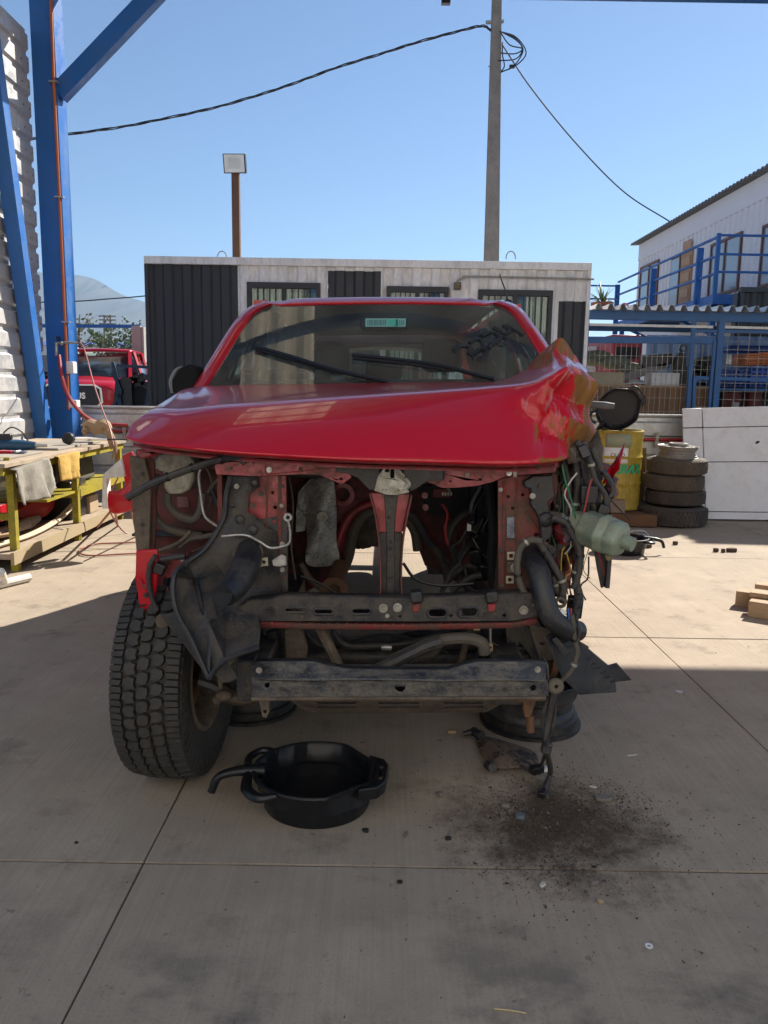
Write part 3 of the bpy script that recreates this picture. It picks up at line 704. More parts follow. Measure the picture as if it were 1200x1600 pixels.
b.grid([[Vector((q.x-1.6+dx, 26+y, z)) for dx, z in ((0, .4), (0, 1.2), (.5, 1.45), (1.2, 1.75), (2.2, 1.75), (2.9, 1.2), (3.4, 1.1), (3.4, .4))] for y in (0, 1.8)])
tag(b.obj('parked_van', m_white, solid=.03), 'white parked vehicle between the two red pickups', 'van')
# dark blue trolley beside the container
TY = 12.6
tr = thing('welding_trolley', 'dark blue steel trolley frame with black panels and clutter beside the container', 'trolley', (P(212, 630, TY).x, TY, 0))
m_db = M('dark_blue', (.008, .035, .085), .5)
for pts in ([(176, 566), (183, 590), (189, 636)], [(231, 566), (236, 590), (228, 636)], [(183, 571), (233, 574)], [(176, 582), (190, 612), (176, 636)], [(228, 585), (236, 600)]):
    b = B(); qq = LP(pts, TY); 
    for a_, c_ in zip(qq, qq[1:]): b.bar(a_, c_, .045)
    b.obj('frame_bar', m_db, tr)
b = B(); b.prism(LP([(180, 597), (190, 590), (205, 592), (207, 640), (176, 640)], TY+.03), (0, .05, 0)); b.obj('panel', m_blkc, tr)
b = B(); b.prism(LP([(204, 600), (214, 592), (228, 600), (230, 640), (204, 640)], TY+.1), (0, .25, 0)); b.obj('drawer_unit', m_dark, tr)
b = B()
for k in range(14): b.box(P(random.uniform(205, 228), random.uniform(588, 604), TY+.12), (random.uniform(.04, .14), .1, random.uniform(.03, .08)), (0, random.uniform(-.8, .8), 0))
b.obj('tool_heap', m_blkd, tr)
for xa in (186, 229):
    b = B(); q = P(xa, 636, TY); b.bb(q.x-.02, q.x+.02, TY-.02, TY+.02, 0, q.z+.1); b.obj('leg', m_db, tr)
# ================================================================ RIGHT: storage cage
KY = 11.42
m_blue2 = M('faded_blue_enamel', (.03, .13, .34), .5, 0, .15, 4, dirt=(.07, .13, .24), da=.3, ds=9)
cg = thing('storage_cage', 'blue framed wire mesh storage cage with a corrugated roof on the right', 'cage', (P(1060, 600, KY).x, KY, 0))
KZ = P(1060, 496, KY).z
def bar2(pts, w_, name, mat=m_blue2, Y=KY, par=cg):
    b = B(); b.bar(P(pts[0], pts[1], Y), P(pts[2], pts[3], Y), w_); return b.obj(name, mat, par, bevel=.003)
xl = P(916, 560, KY).x
def upright(xp, w_=.07, Y=KY, zt=None):
    b = B(); q = P(xp, 600, Y); b.bb(q.x-w_/2, q.x+w_/2, Y-w_/2, Y+w_/2, 0, zt or KZ); return b.obj('post', m_blue2, cg, bevel=.003)
upright(911); upright(1119, .085); upright(1111, .04, KY-.02, KZ-.3); upright(1077, .055); upright(1290)
b = B(); b.bar((xl-.03, KY, KZ+.02), (8, KY, KZ-.0), .08, .13); b.obj('top_beam', m_blue2, cg, bevel=.004)
b = B(); b.bar(P(914, 531, KY), P(1113, 532, KY), .05, .09); b.obj('door_rail', m_blue2, cg)
b = B(); b.bar(P(1120, 591, KY), P(1290, 597, KY), .05, .05); b.obj('mid_rail', m_blue2, cg)
b = B(); b.bar(P(1083, 590, KY), P(1106, 591, KY), .04, .05); b.bar(P(1085, 592, KY), P(1083, 642, KY), .045); b.obj('latch_frame', m_blue2, cg)
b = B(); b.bar(P(1085, 517, KY), P(1290, 520, KY), .03, .04); b.obj('upper_rail', m_blue2, cg)
b = B(); b.bar(P(921, 507, KY-.03), P(1114, 511, KY-.03), .02, .035); b.bar(P(1124, 511, KY-.03), P(1300, 515, KY-.03), .02, .035); b.obj('strip_rail', m_white, cg)
b = B()
def wires(x0, x1, y0, y1, dx, dy):
    A_, B_ = P(x0, y0, KY+.03), P(x1, y1, KY+.03)
    n = int(round((B_.x-A_.x)/dx))
    for i in range(n+1): xx = A_.x+(B_.x-A_.x)*i/n; b.bar((xx, KY+.03, B_.z), (xx, KY+.03, A_.z), .006)
    n = int(round((A_.z-B_.z)/dy))
    for i in range(n+1): zz = B_.z+(A_.z-B_.z)*i/n; b.bar((A_.x, KY+.036, zz), (B_.x, KY+.036, zz), .006)
wires(914, 1076, 533, 665, .075, .2); wires(1080, 1118, 518, 665, .09, .13); wires(1122, 1290, 520, 665, .15, .12)
kind(b.obj('wire_mesh', m_zinc, cg, smooth=0), 'stuff')
b = B(); rows = [[], []]; x = xl+.0; k = 0
while x < 8.2:
    for dx, dz in ((0, 0), (.03, 0), (.06, .075), (.10, .075), (.14, 0)): rows[0].append(Vector((x+dx, KY-.22, KZ+.075+dz))); rows[1].append(Vector((x+dx, KY+1.1, KZ+.06+dz)))
    x += .168
b.grid(rows); b.obj('roof_sheet', m_galv, cg, solid=.004, smooth=0)
b = B(); b.bar((xl, KY+1.0, KZ-.08), (8, KY+1.0, KZ-.08), .06, .1); b.obj('rear_beam', m_blue2, cg)
# ---- things kept in the cage
b = B(); x0_, x1_ = P(905, 630, KY+.12).x, P(1116, 630, KY+.12).x; zb_, zt_ = .2, P(1000, 605, KY+.12).z
pb = thing('plank_counter', 'brown wooden counter front of narrow upright boards inside the cage', 'counter', ((x0_+x1_)/2, KY+.2, 0))
n = 34
for i in range(n):
    b = B(); a = x0_+(x1_-x0_)*i/n; c = x0_+(x1_-x0_)*(i+1)/n-.003; b.bb(a, c, KY+.12+random.uniform(0, .004), KY+.14, zb_, zt_)
    b.obj('board', M('brown_board%d' % (i % 3), ((.20, .105, .05), (.17, .09, .045), (.225, .12, .058))[i % 3], .7, 0, .2, 3, stretch=(10, 10, 1)), pb)
b = B(); b.bb(x0_, x1_, KY+.115, KY+.8, zt_, zt_+.03); b.obj('counter_top', m_wood, pb)
def cbox(xa, ya, xb, yb, Y, dep, name, mat, label, cat, bev=.006, group=None):
    a = P(xa, ya, Y); c = P(xb, yb, Y); b = B(); b.bb(a.x, c.x, Y, Y+dep, c.z, a.z); o = b.obj(name, mat, bevel=bev); return tag(o, label, cat, group)
cy_ = KY+.2
cbox(918, 581, 974, 604.5, cy_, .3, 'carton', M('kraft_carton', (.36, .31, .22), .85), 'long beige carton on the counter, nearest the container', 'box')
cbox(1019, 582, 1061, 604.5, cy_, .3, 'carton', M('marked_carton', (.6, .62, .64), .8, dirt=(.2, .21, .24), da=.12, ds=14, sharp=.03), 'white carton with black marks on the counter', 'box')
b = B()
a = P(977, 604, cy_); c = P(1014, 604, cy_); rows = []
for j in range(5): rows.append([Vector((a.x+(c.x-a.x)*i/10, cy_+.25*j/4, a.z+.01+.09*math.sin(math.pi*i/10)**.5*math.sin(math.pi*(j+.5)/5)+random.uniform(0, .02))) for i in range(11)])
b.grid(rows); tag(b.obj('plastic_bundle', M('grey_wrap', (.33, .34, .36), .4), solid=.01), 'grey plastic wrapped bundle between the two cartons', 'bundle')
b = B()
for (x_, y_, Y_, s_) in ((930, 560, .7, .3), (960, 566, .6, .26), (985, 575, .6, .2)): b.ball(P(x_, y_, KY+Y_), s_, 8, (1, .5, .4), jit=.08)
tag(b.obj('seat_pile', M('sage_fabric', (.13, .15, .12), .8)), 'pile of grey green car parts behind the cartons', 'car parts')
for pts, lab in (([(965, 588), (985, 580), (1040, 566), (1046, 574), (1000, 590), (968, 596)], 'long grey bumper leaning on the shelf in the cage'), ([(1005, 556), (1050, 552), (1056, 566), (1040, 572), (1004, 574)], 'black bumper lying above the grey one in the cage')):
    b = B(); b.prism(LP(pts, KY+.5), (0, .12, .02)); tag(b.obj('bumper', M('grey_bumper', (.16, .16, .17), .5) if 'grey' in lab[:9] else m_blkc, bevel=.01), lab, 'bumper', 'bumpers in the cage')
b = B(); c = P(1067, 544, KY+.3); mt = Matrix.Translation(c) @ Matrix.Rotation(R(90), 4, 'X')
b.lathe([(.035, -.02), (.055, -.02), (.055, .02), (.035, .02)], 20, mt, closed=True); tag(b.obj('steel_ring', m_blkc), 'small black ring hanging in the cage next to the door post', 'ring')
b = B(); b.prism(LP([(1050, 604), (1055, 566), (1063, 550), (1072, 552), (1075, 604)], KY+.35), (0, .15, 0)); tag(b.obj('axle_housing', m_blkd, bevel=.02), 'dark upright axle part below the ring in the cage', 'car part')
b = B()
for k in range(16): b.box(P(random.uniform(1084, 1112), random.uniform(555, 588), KY+.4), (random.uniform(.06, .2), .15, random.uniform(.05, .12)), (0, random.uniform(-.6, .6), 0))
tag(b.obj('engine_block', m_blkd, bevel=.006), 'dark grey engine lump seen through the cage door', 'engine')
def crate(xa, ya, xb, yb, Y, mat, label, dep=.4):
    a = P(xa, ya, Y); c = P(xb, yb, Y); t = thing('crate', label, 'crate', ((a.x+c.x)/2, Y, c.z), 'plastic crates in the cage')
    holes = []; nx, nz = 7, 4
    for i in range(nx):
        for j in range(nz):
            hx = a.x+(c.x-a.x)*(i+.5)/nx; hz = c.z+(a.z-c.z)*(j+.5)/nz; rx = (c.x-a.x)/nx*.28; rz_ = (a.z-c.z)/nz*.25
            holes.append([(hx-rx, Y, hz-rz_), (hx+rx, Y, hz-rz_), (hx+rx, Y, hz+rz_), (hx-rx, Y, hz+rz_)])
    b = B(); b.prism([(a.x, Y, c.z), (c.x, Y, c.z), (c.x, Y, a.z), (a.x, Y, a.z)], (0, .012, 0), holes); b.obj('front', mat, t)
    b = B(); b.bb(a.x, a.x+.012, Y+.013, Y+dep, c.z, a.z); b.bb(c.x-.012, c.x, Y+.013, Y+dep, c.z, a.z); b.bb(a.x+.013, c.x-.013, Y+dep-.012, Y+dep, c.z, a.z); b.bb(a.x+.013, c.x-.013, Y+.013, Y+dep-.013, c.z, c.z+.012); b.obj('tub', mat, t)
    b = B(); b.bb(a.x-.012, c.x+.012, Y-.012, Y+.004, a.z-.02, a.z+.004); b.obj('rim', mat, t)
m_cbl = M('blue_plastic', (.012, .045, .22), .5); m_cbl2 = M('bright_blue_plastic', (.02, .08, .34), .5); m_cor = M('orange_plastic', (.45, .12, .02), .5)
crate(1122, 577, 1171, 605, KY+.35, m_cbl, 'dark blue crate on the shelf just right of the cage post')
crate(1174, 573, 1235, 606, KY+.3, m_cbl2, 'bright blue perforated crate at the right picture edge')
crate(1166, 553, 1186, 571, KY+.36, m_cor, 'small orange crate, left of the two orange ones')
crate(1187, 551, 1240, 571, KY+.34, m_cor, 'orange crate at the right edge above the blue crate')
cbox(1140, 539, 1240, 552, KY+.9, .3, 'blue_tank', m_cbl, 'dark blue plastic tank at the back of the cage', 'tank', .04)
b = B(); q = P(1140, 560, KY+.6); b.tube([q+Vector((0, 0, -.09)), q, q+Vector((0, 0, .06))], [.05, .05, .03], 12, smooth=False); tag(b.obj('white_can', m_galv), 'silver can beside the blue tank in the cage', 'can')
for xa, xb, lab in ((1128, 1156, 'dark red drum under the shelf, left of the pair'), (1162, 1188, 'dark red drum under the shelf, right of the pair')):
    a = P(xa, 640, KY+.5); c = P(xb, 640, KY+.5); r_ = (c.x-a.x)/2; b = B(); zt_ = P(xa, 609, KY+.5).z
    b.lathe([(0, .35), (r_, .35), (r_*1.03, .36), (r_, .38), (r_, zt_-.02), (r_*1.03, zt_), (0, zt_-.01)], 20, Matrix.Translation(((a.x+c.x)/2, KY+.5, 0))); tag(b.obj('drum', M('dark_red_drum', (.10, .012, .015), .5)), lab, 'drum', 'red drums in the cage')
b = B(); q = P(1149, 634, KY+.25); b.lathe([(0, -.06), (.045, -.06), (.055, .05), (.05, .05), (.04, -.05), (0, -.05)], 16, Matrix.Translation(q)); tag(b.obj('paint_pot', M('grey_pot', (.3, .31, .3), .6)), 'small grey pot low in the cage', 'pot')
b = B(); zs = P(1160, 607, KY+.3).z; b.bb(P(1120, 606, KY+.3).x, 8, KY+.22, KY+.9, zs-.03, zs); b.bb(4.6, 8, KY+.22, KY+1, .3, .33); tag(b.obj('steel_shelf', m_blue2), 'blue steel shelf carrying the crates in the cage', 'shelf')
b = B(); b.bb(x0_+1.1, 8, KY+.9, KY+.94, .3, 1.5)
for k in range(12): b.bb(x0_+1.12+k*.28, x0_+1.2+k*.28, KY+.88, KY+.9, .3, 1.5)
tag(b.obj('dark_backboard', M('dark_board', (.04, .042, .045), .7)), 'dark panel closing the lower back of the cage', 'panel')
b = B(); pts = []; x = P(1010, 540, 13.2).x
while x < 9:
    for dx, d in ((0, 0), (.09, 0), (.12, .05), (.21, .05), (.24, 0)): pts.append((x+dx, d))
    x += .265
zc1 = P(1040, 532, 13).z+.1
b.grid([[Vector((x, 13.2+d, 0)) for x, d in pts], [Vector((x, 13.2+d, zc1)) for x, d in pts]])
tag(b.obj('cladding_wall', M('blue_cladding', (.20, .30, .46), .5), smooth=0), 'pale blue corrugated wall seen through the back of the cage', 'wall')
ms = thing('far_lorry', 'red lorry with a pale box seen through the cage', 'truck', (P(955, 560, 15).x, 15, 0))
b = B(); a = P(955, 531, 15); c = P(1002, 580, 15); b.bb(a.x, c.x, 15, 16.8, .6, a.z+.1); b.obj('cab', M('lorry_red', (.30, .03, .04), .5), ms, bevel=.05)
b = B(); b.bb(P(962, 545, 15).x, P(998, 545, 15).x, 14.98, 14.999, P(962, 560, 15).z, P(962, 542, 15).z); b.obj('windscreen', m_dark, ms)
b = B(); a = P(905, 520, 16); b.bb(a.x, P(953, 560, 16).x, 16, 21, .9, P(905, 541, 16).z); b.obj('cargo_box', M('lorry_box', (.6, .62, .66), .6), ms)
b = B()
for xx in (P(962, 590, 15.6).x, P(994, 590, 15.6).x): b.cyl((xx-.12, 15.6, .45), (xx+.12, 15.6, .45), .45, n=20)
b.obj('wheel', m_tyre, ms)
# ================================================================ RIGHT: upper white building, walkway, dark container
BX = 7.7
Yn, Yf = PX(1240, 400, BX).y, PX(998, 400, BX).y
ZF2 = PX(1082, 471, 6.15).z
m_bw = M('white_cladding', (.80, .81, .83), .5, 0, .05, 2)
bl = thing('upper_building', 'white corrugated two storey cabin with a grey roof on the right', 'building', (BX, (Yn+Yf)/2, 0))
zr = (PX(1000, 378, BX).z+PX(1200, 276, BX).z)/2; zm = (PX(1001, 402, BX).z+PX(1200, 314, BX).z)/2
rows = [[], []]; y = 12.5
while y < Yf:
    for dy, dx in ((0, 0), (.1, 0), (.13, .05), (.23, .05), (.26, 0)):
        if y+dy <= Yf: rows[0].append(Vector((BX+dx, y+dy, ZF2))); rows[1].append(Vector((BX+dx, y+dy, zm)))
    y += .28
b = B(); b.grid(rows); b.obj('cladding', m_bw, bl, smooth=0)
b = B(); b.bb(BX-.01, BX+.05, 12.5, Yf, zm, zr); b.bb(BX+.06, BX+6, Yf-.05, Yf, ZF2, zr); b.obj('fascia', m_bw, bl)
b = B(); rows = [[], []]; y = 12.5
while y < Yf+.2:
    for dy, dz in ((0, 0), (.05, .05), (.10, .05), (.15, 0)): rows[0].append(Vector((BX-.2, y+dy, zr+.02+dz))); rows[1].append(Vector((BX+6, y+dy, zr+.35+dz)))
    y += .19
b.grid(rows); b.obj('roof', M('grey_roof', (.16, .17, .17), .55), bl, solid=.01, smooth=0)
m_brf = M('brown_frame', (.16, .06, .035), .5)
def bwin(xa, xb, name='window'):
    # openings given along the wall
    ya_, yb_ = PX(xb, 420, BX).y, PX(xa, 420, BX).y
    return ya_, yb_
for xa, xb, ytop, ybot in ((1003, 1031, 410, 458), (1115, 1162, 361, 421), (1197, 1260, 325, 402)):
    ya_, yb_ = PX(xb, ytop, BX).y, PX(xa, ytop, BX).y; zt_ = (PX(xa, ytop+ (14 if xa < 1100 else 18), BX).z + 0); zb_ = PX(xa, ybot, BX).z
    zt_ = PX(xb, ytop-5 if xa < 1100 else ytop, BX).z; zt_ = min(zt_, zm-.1); zb_ = zt_-1.25
    b = B(); b.bb(BX-.05, BX+.06, ya_, yb_, zt_-.06, zt_); b.bb(BX-.05, BX+.06, ya_, yb_, zb_, zb_+.06)
    for yy in (ya_, (ya_+yb_)/2-.03, yb_-.06): b.bb(BX-.048, BX+.058, yy, yy+.06, zb_+.06, zt_-.06)
    wo = b.obj('window', m_brf, bl)
    b = B(); b.bb(BX-.02, BX-.012, ya_+.06, yb_-.06, zb_+.06, zt_-.06); b.obj('pane', M('sky_pane', (.30, .36, .42), .06, .0, .02, spec=1.0), wo)
ya_, yb_ = PX(1084, 400, BX).y, PX(1067, 400, BX).y; zd = PX(1067, 398, BX).z
b = B(); b.bb(BX-.04, BX+.05, ya_, yb_, ZF2+.06, zd); dr = b.obj('door', M('timber_door', (.42, .22, .10), .55, 0, .15, 5), bl)
for k in range(5):
    b = B(); z_ = ZF2+.2+k*.4; b.bb(BX-.055, BX-.041, ya_+.1, yb_-.1, z_, z_+.22); b.obj('door_panel', M('timber_door2', (.5, .28, .13), .5), dr)
ya_, yb_ = PX(1066, 400, BX).y, PX(1052, 400, BX).y
b = B(); b.bb(BX-.045, BX+.05, ya_, yb_, zd-1.8, zd); wo = b.obj('window', m_brf, bl)
b = B(); b.bb(BX-.055, BX-.046, ya_+.05, yb_-.05, zd-1.75, zd-.05); b.obj('pane', MC['sky_pane'], wo)
b = B(); b.bb(BX+.06, BX+6, 12.5, Yf-.06, 0, ZF2-.02); b.obj('lower_storey', m_bw, bl)
# walkway
WKX = 6.15
wk = thing('walkway', 'raised blue steel walkway with railings before the white cabin', 'walkway', (WKX+.6, 14, 2.4))
zf = PX(1082, 471, WKX).z
y_near, y_far = PX(1117, 440, WKX).y, PX(965, 460, WKX).y
b = B(); b.bb(WKX, WKX+.05, y_near, y_far, zf-.16, zf+.02); b.bb(WKX, BX-.02, y_near-.05, y_near, zf-.16, zf+.02); b.obj('edge_beam', m_blue, wk)
b = B(); b.bb(WKX+.051, BX-.02, y_near, y_far, zf-.03, zf); b.obj('deck', M('deck_plate', (.02, .06, .16), .6), wk)
b = B()
for yy in (y_near+.3, y_near+2.5, y_far-.5): b.bb(WKX+.06, BX-.03, yy, yy+.08, zf-.16, zf-.032); b.bar((WKX+.1, yy, zf-.16), (BX-.05, yy, zf-.75), .06)
b.obj('bracket', m_blue, wk)
for xp in (965, 1020, 1090, 1117):
    yy = PX(xp, 450, WKX).y; b = B(); w_ = .12 if xp in (1090, 965, 1020) else .07; b.bb(WKX-w_/2, WKX+w_/2, yy-.03, yy+.03, zf-.16 if xp != 965 else zf-.3, zf+1.12 if xp == 1117 else zf+1.0); b.obj('post', m_blue, wk)
for k, h in enumerate((.40, .72, 1.06)):
    b = B(); b.bar((WKX, y_near, zf+h), (WKX, y_far, zf+h), .04); b.obj('rail', m_blue, wk)
    b = B(); b.bar((WKX, y_near+.0, zf+h+.03), (BX-.25, y_near, zf+h+.03), .04); b.obj('rail', m_blue, wk)
    b = B(); b.bar((WKX, y_far, zf+h-.1), (WKX-2.2, y_far, zf+h-.1), .04); b.obj('rail', m_blue, wk)
b = B(); b.bb(BX-.32, BX-.2, y_near-.03, y_near+.03, zf, zf+1.0); b.obj('post', m_blue, wk)
# stair rails dropping towards the camera
for h in (1.0, .72, .4):
    b = B(); b.tube([(BX-.26, y_near, zf+h), (BX-.2, y_near-.5, zf+h-.02), (BX-.1, y_near-1.0, zf+h-.3), (BX, y_near-1.8, zf+h-1.0)], .022, 6); b.obj('stair_rail', m_blue, wk)
b = B(); b.bb(BX-.9, BX-.05, y_near-2.2, y_near-.06, zf-.9, zf-.85)
b.obj('stair_tread', M('deck_plate', (.02, .06, .16), .6), wk)
b = B(); b.bb(WKX+.05, WKX+.15, y_far-.3, y_far-.2, 0, zf-.16); b.bb(WKX+.05, WKX+.15, y_near+.2, y_near+.3, 0, zf-.16); b.obj('leg', m_blue, wk)
dc = thing('dark_container', 'dark grey corrugated container at the right picture edge above the cage', 'container', (7.2, 13.6, 0))
DCY = 13.6; DX = P(1157, 470, DCY).x; zc_ = P(1180, 449, DCY).z
oldCL = CL
b = B(); pts = []; x = DX
while x < DX+3:
    for dx, d in ((0, 0), (.07, 0), (.1, .04), (.17, .04), (.2, 0)): pts.append((x+dx, d))
    x += .2
b.grid([[Vector((x, DCY+d, 0)) for x, d in pts], [Vector((x, DCY+d, zc_-.08)) for x, d in pts]]); b.obj('end_wall', M('dark_grey_steel', (.035, .042, .048), .55), dc, smooth=0)
b = B(); b.bb(DX-.02, DX+3, DCY-.04, DCY+.08, zc_-.08, zc_); b.bb(DX-.02, DX+.03, DCY+.08, DCY+.25, 0, zc_-.081); b.obj('rail', MC['dark_grey_steel'], dc)
# potted plant on the cage roof
pl = thing('potted_plant', 'spiky green plant in a terracotta pot on the cage roof', 'plant', (P(940, 490, KY+.5).x, KY+.5, KZ+.15))
pc = P(940, 489, KY+.5); pz = KZ+.04
b = B(); b.lathe([(0, 0), (.10, 0), (.15, .16), (.165, .16), (.165, .2), (.14, .2), (.13, .15), (0, .14)], 20, Matrix.Translation((pc.x, KY+.5, pz))); b.obj('pot', M('terracotta', (.16, .05, .03), .8), pl)
for k in range(26):
    a = random.uniform(0, 6.28); e = random.uniform(.25, 1.45); L_ = random.uniform(.22, .36); d = Vector((math.cos(a)*math.cos(e), math.sin(a)*math.cos(e), math.sin(e))); s = Vector((-math.sin(a), math.cos(a), 0))
    p0 = Vector((pc.x, KY+.5, pz+.17)); p1 = p0+d*L_*.5+Vector((0, 0, .02)); p2 = p0+d*L_-Vector((0, 0, .06*math.cos(e)))
    b = B(); b.add([p0-s*.012, p0+s*.012, p1-s*.014, p1+s*.014, p2], [(0, 1, 3, 2), (2, 3, 4)]); b.obj('leaf', M('agave', (.10, .14, .05), .5), pl, solid=.004)
b = B(); b.tube(LP([(958, 487), (966, 478), (976, 476), (984, 480), (984, 490)], KY+.4), .012, 6); b.tube(LP([(960, 489), (975, 474), (988, 486)], KY+.35), .012, 6)
tag(b.obj('hose_coil', M('pink_hose', (.6, .18, .2), .5)), 'pink hose coil lying on the cage roof beside the plant', 'hose')
# ================================================================ WORKBENCH
BFX = -2.62
m_yel = M('yellow_enamel', (.36, .30, .015), .5, 0, .15, 5, dirt=(.14, .11, .03), da=.25, ds=9)
m_ply = M('worn_plywood', (.42, .33, .235), .85, 0, .15, 3, dirt=(.24, .2, .15), da=.35, ds=4)
zb = (PX(19, 724, BFX).z+PX(150, 694, BFX).z)/2
y0b, y1b = PX(8, 724, BFX).y-.05, PX(194, 684, BFX).y
wb = thing('workbench', 'long yellow steel workbench with plywood top along the left wall', 'workbench', (-3.05, 6.6, 0))
BBX = -3.5
for a, c in ((y0b, y0b+1.05), (y0b+1.052, y0b+2.0), (y0b+2.002, y1b)):
    b = B(); b.bb(BBX, BFX+.02, a, c, zb-.03, zb); b.obj('top_board', m_ply, wb, bevel=.003)
for (xx) in (BFX-.03, BBX+.05):
    b = B(); b.bb(xx-.025, xx+.025, y0b+.02, y1b-.02, zb-.085, zb-.032); b.obj('rail', m_yel, wb)
leg_y = [PX(28, 820, BFX).y, PX(124, 770, BFX).y, y1b-.1]
for yy in leg_y:
    for xx in (BFX-.03, BBX+.05):
        b = B(); b.bb(xx-.026, xx+.024, yy-.025, yy+.025, 0, zb-.086); b.obj('leg', m_yel, wb)
    b = B(); b.bb(BBX+.08, BFX-.06, yy-.02, yy+.02, zb-.09, zb-.04); b.bb(BBX+.08, BFX-.06, yy-.02, yy+.02, zb-.42, zb-.37); b.obj('cross_rail', m_yel, wb)
zs = PX(100, 845, BFX).z; zs = .13
b = B(); b.bb(BBX, BFX+.0, y0b+.05, y1b-.02, zs-.02, zs+.02); sh_ = b.obj('lower_shelf', m_ply, wb)
b = B(); b.bb(BFX+.002, BFX+.024, y0b+.05, y1b-.05, zs-.06, zs+.03); b.obj('shelf_lip', M('shelf_lip_paint', (.33, .28, .14), .7, dirt=(.36, .28, .18), da=.6, ds=5), wb)
zmid = PX(150, 757, BFX).z
b = B(); b.bb(BBX, BFX-.02, leg_y[1]-.6, y1b, zmid-.02, zmid); b.bb(BFX-.018, BFX, leg_y[1]+.03, y1b, zmid-.06, zmid+.005); b.obj('middle_shelf', m_yel, wb)
b = B(); b.bb(BBX+.02, BFX-.1, y0b+.04, y0b+.06, zs+.25, zb-.1); b.obj('end_panel', m_ply, wb)
# on the bench
def onbench(x0, x1, y0, y1, h, name, mat, label, cat, z=None, bev=.003, rot=None):
    b = B(); z = zb if z is None else z; b.box(((x0+x1)/2, (y0+y1)/2, z+h/2+.001), (x1-x0, y1-y0, h), rot); return tag(b.obj(name, mat, bevel=bev), label, cat)
m_gb = M('grey_board', (.30, .27, .23), .8, 0, .1, 4)
onbench(-3.3, -2.72, 5.55, 6.25, .018, 'sheet_board', m_gb, 'grey sheet of board on the near end of the bench', 'board')
onbench(-3.15, -2.7, 6.5, 7.5, .018, 'sheet_board', m_gb, 'grey sheet of board on the far end of the bench under the grinder', 'board')
gz = zb+.02
gr = thing('angle_grinder', 'silver air grinder with a black disc lying on the far board', 'grinder', tuple(P(105, 675, 7.0)))
b = B(); c0 = P(107, 675, 6.9); c0.z = gz+.055
b.lathe([(.0, -.02), (.05, -.02), (.055, 0), (.05, .03), (.02, .035), (0, .035)], 20, Matrix.Translation(c0) @ Matrix.Rotation(R(90), 4, 'X')); b.obj('disc_head', m_blkc, gr)
b = B(); c1 = c0+Vector((.30, .1, -.01)); b.tube([c0+Vector((.03, .02, 0)), c0+Vector((.14, .05, 0)), c1], [.016, .022, .014], 10, smooth=False); b.obj('body', m_chrome, gr)
b = B(); b.tube([c1, c1+Vector((.25, .1, -.01)), c1+Vector((.5, .0, -.02)), c1+Vector((.7, -.1, -.3))], .008, 6); b.obj('hose', m_rub, gr)
gl = thing('work_glove', 'tan leather work glove draped on the far end of the bench', 'glove', tuple(P(150, 670, 7.4)))
b = B(); gq = lambda x, y, Y=7.35: P(x, y, Y)
b.tube([gq(133, 668), gq(140, 664), gq(152, 668), gq(163, 665), gq(170, 673)], [.045, .055, .065, .06, .04], 10); b.obj('palm', M('tan_leather', (.36, .25, .15), .8, 0, .2, 9), gl)
for pts in ([(170, 672), (178, 690), (180, 705), (176, 716)], [(166, 672), (172, 690), (174, 702)], [(135, 668), (131, 674), (136, 680)]):
    b = B(); b.tube([gq(x, y, 7.3) for x, y in pts], [.024, .024, .02, .012], 8); b.obj('finger', MC['tan_leather'], gl)
dr = thing('blue_drill', 'blue power drill lying on the near end of the bench', 'drill', (-2.98, 6.1, zb))
b = B(); q = P(32, 684, 6.35); q.z = zb+.05; b.tube([q+Vector((-.18, -.05, 0)), q, q+Vector((.11, .02, 0))], [.05, .048, .03], 12, smooth=False); b.obj('motor_body', M('tool_blue', (.01, .06, .13), .5), dr)
b = B(); b.tube([q+Vector((.11, .02, 0)), q+Vector((.2, .035, 0))], [.018, .012], 10, smooth=False); b.obj('chuck', m_steel, dr)
b = B(); b.box(q+Vector((-.12, -.02, .06)), (.12, .05, .07)); b.obj('handle', m_blkc, dr, bevel=.012)
b = B(); b.tube([q+Vector((-.18, 0, .05)), q+Vector((-.1, .05, .14)), q+Vector((-.02, .08, .1)), q+Vector((.02, .1, .02))], .006, 6); b.obj('cord', m_rub, dr)
pr = thing('pliers', 'shiny pliers with red grips beside the drill on the bench', 'pliers', tuple(P(15, 690, 5.9)))
q = P(20, 693, 5.95); q.z = zb+.03
b = B(); b.tube([q, q+Vector((.05, .03, .0)), q+Vector((.09, .03, 0))], [.012, .016, .005], 8); b.tube([q+Vector((0, .02, 0)), q+Vector((.05, 0, .0)), q+Vector((.1, -.01, 0))], [.012, .016, .005], 8); b.obj('jaw', m_chrome, pr)
b = B(); b.tube([q, q+Vector((-.1, .03, .0))], [.012, .014], 8, smooth=False); b.tube([q+Vector((0, .02, 0)), q+Vector((-.1, -.03, 0))], [.012, .014], 8, smooth=False); b.obj('grip', m_red, pr)
b = B(); q = P(4, 710, 5.6); q.z = zb+.012; b.bar(q+Vector((-.1, 0, 0)), q+Vector((.04, .02, 0)), .02, .02); tag(b.obj('yellow_stick', m_yel), 'short yellow stick on the near bench corner', 'stick')
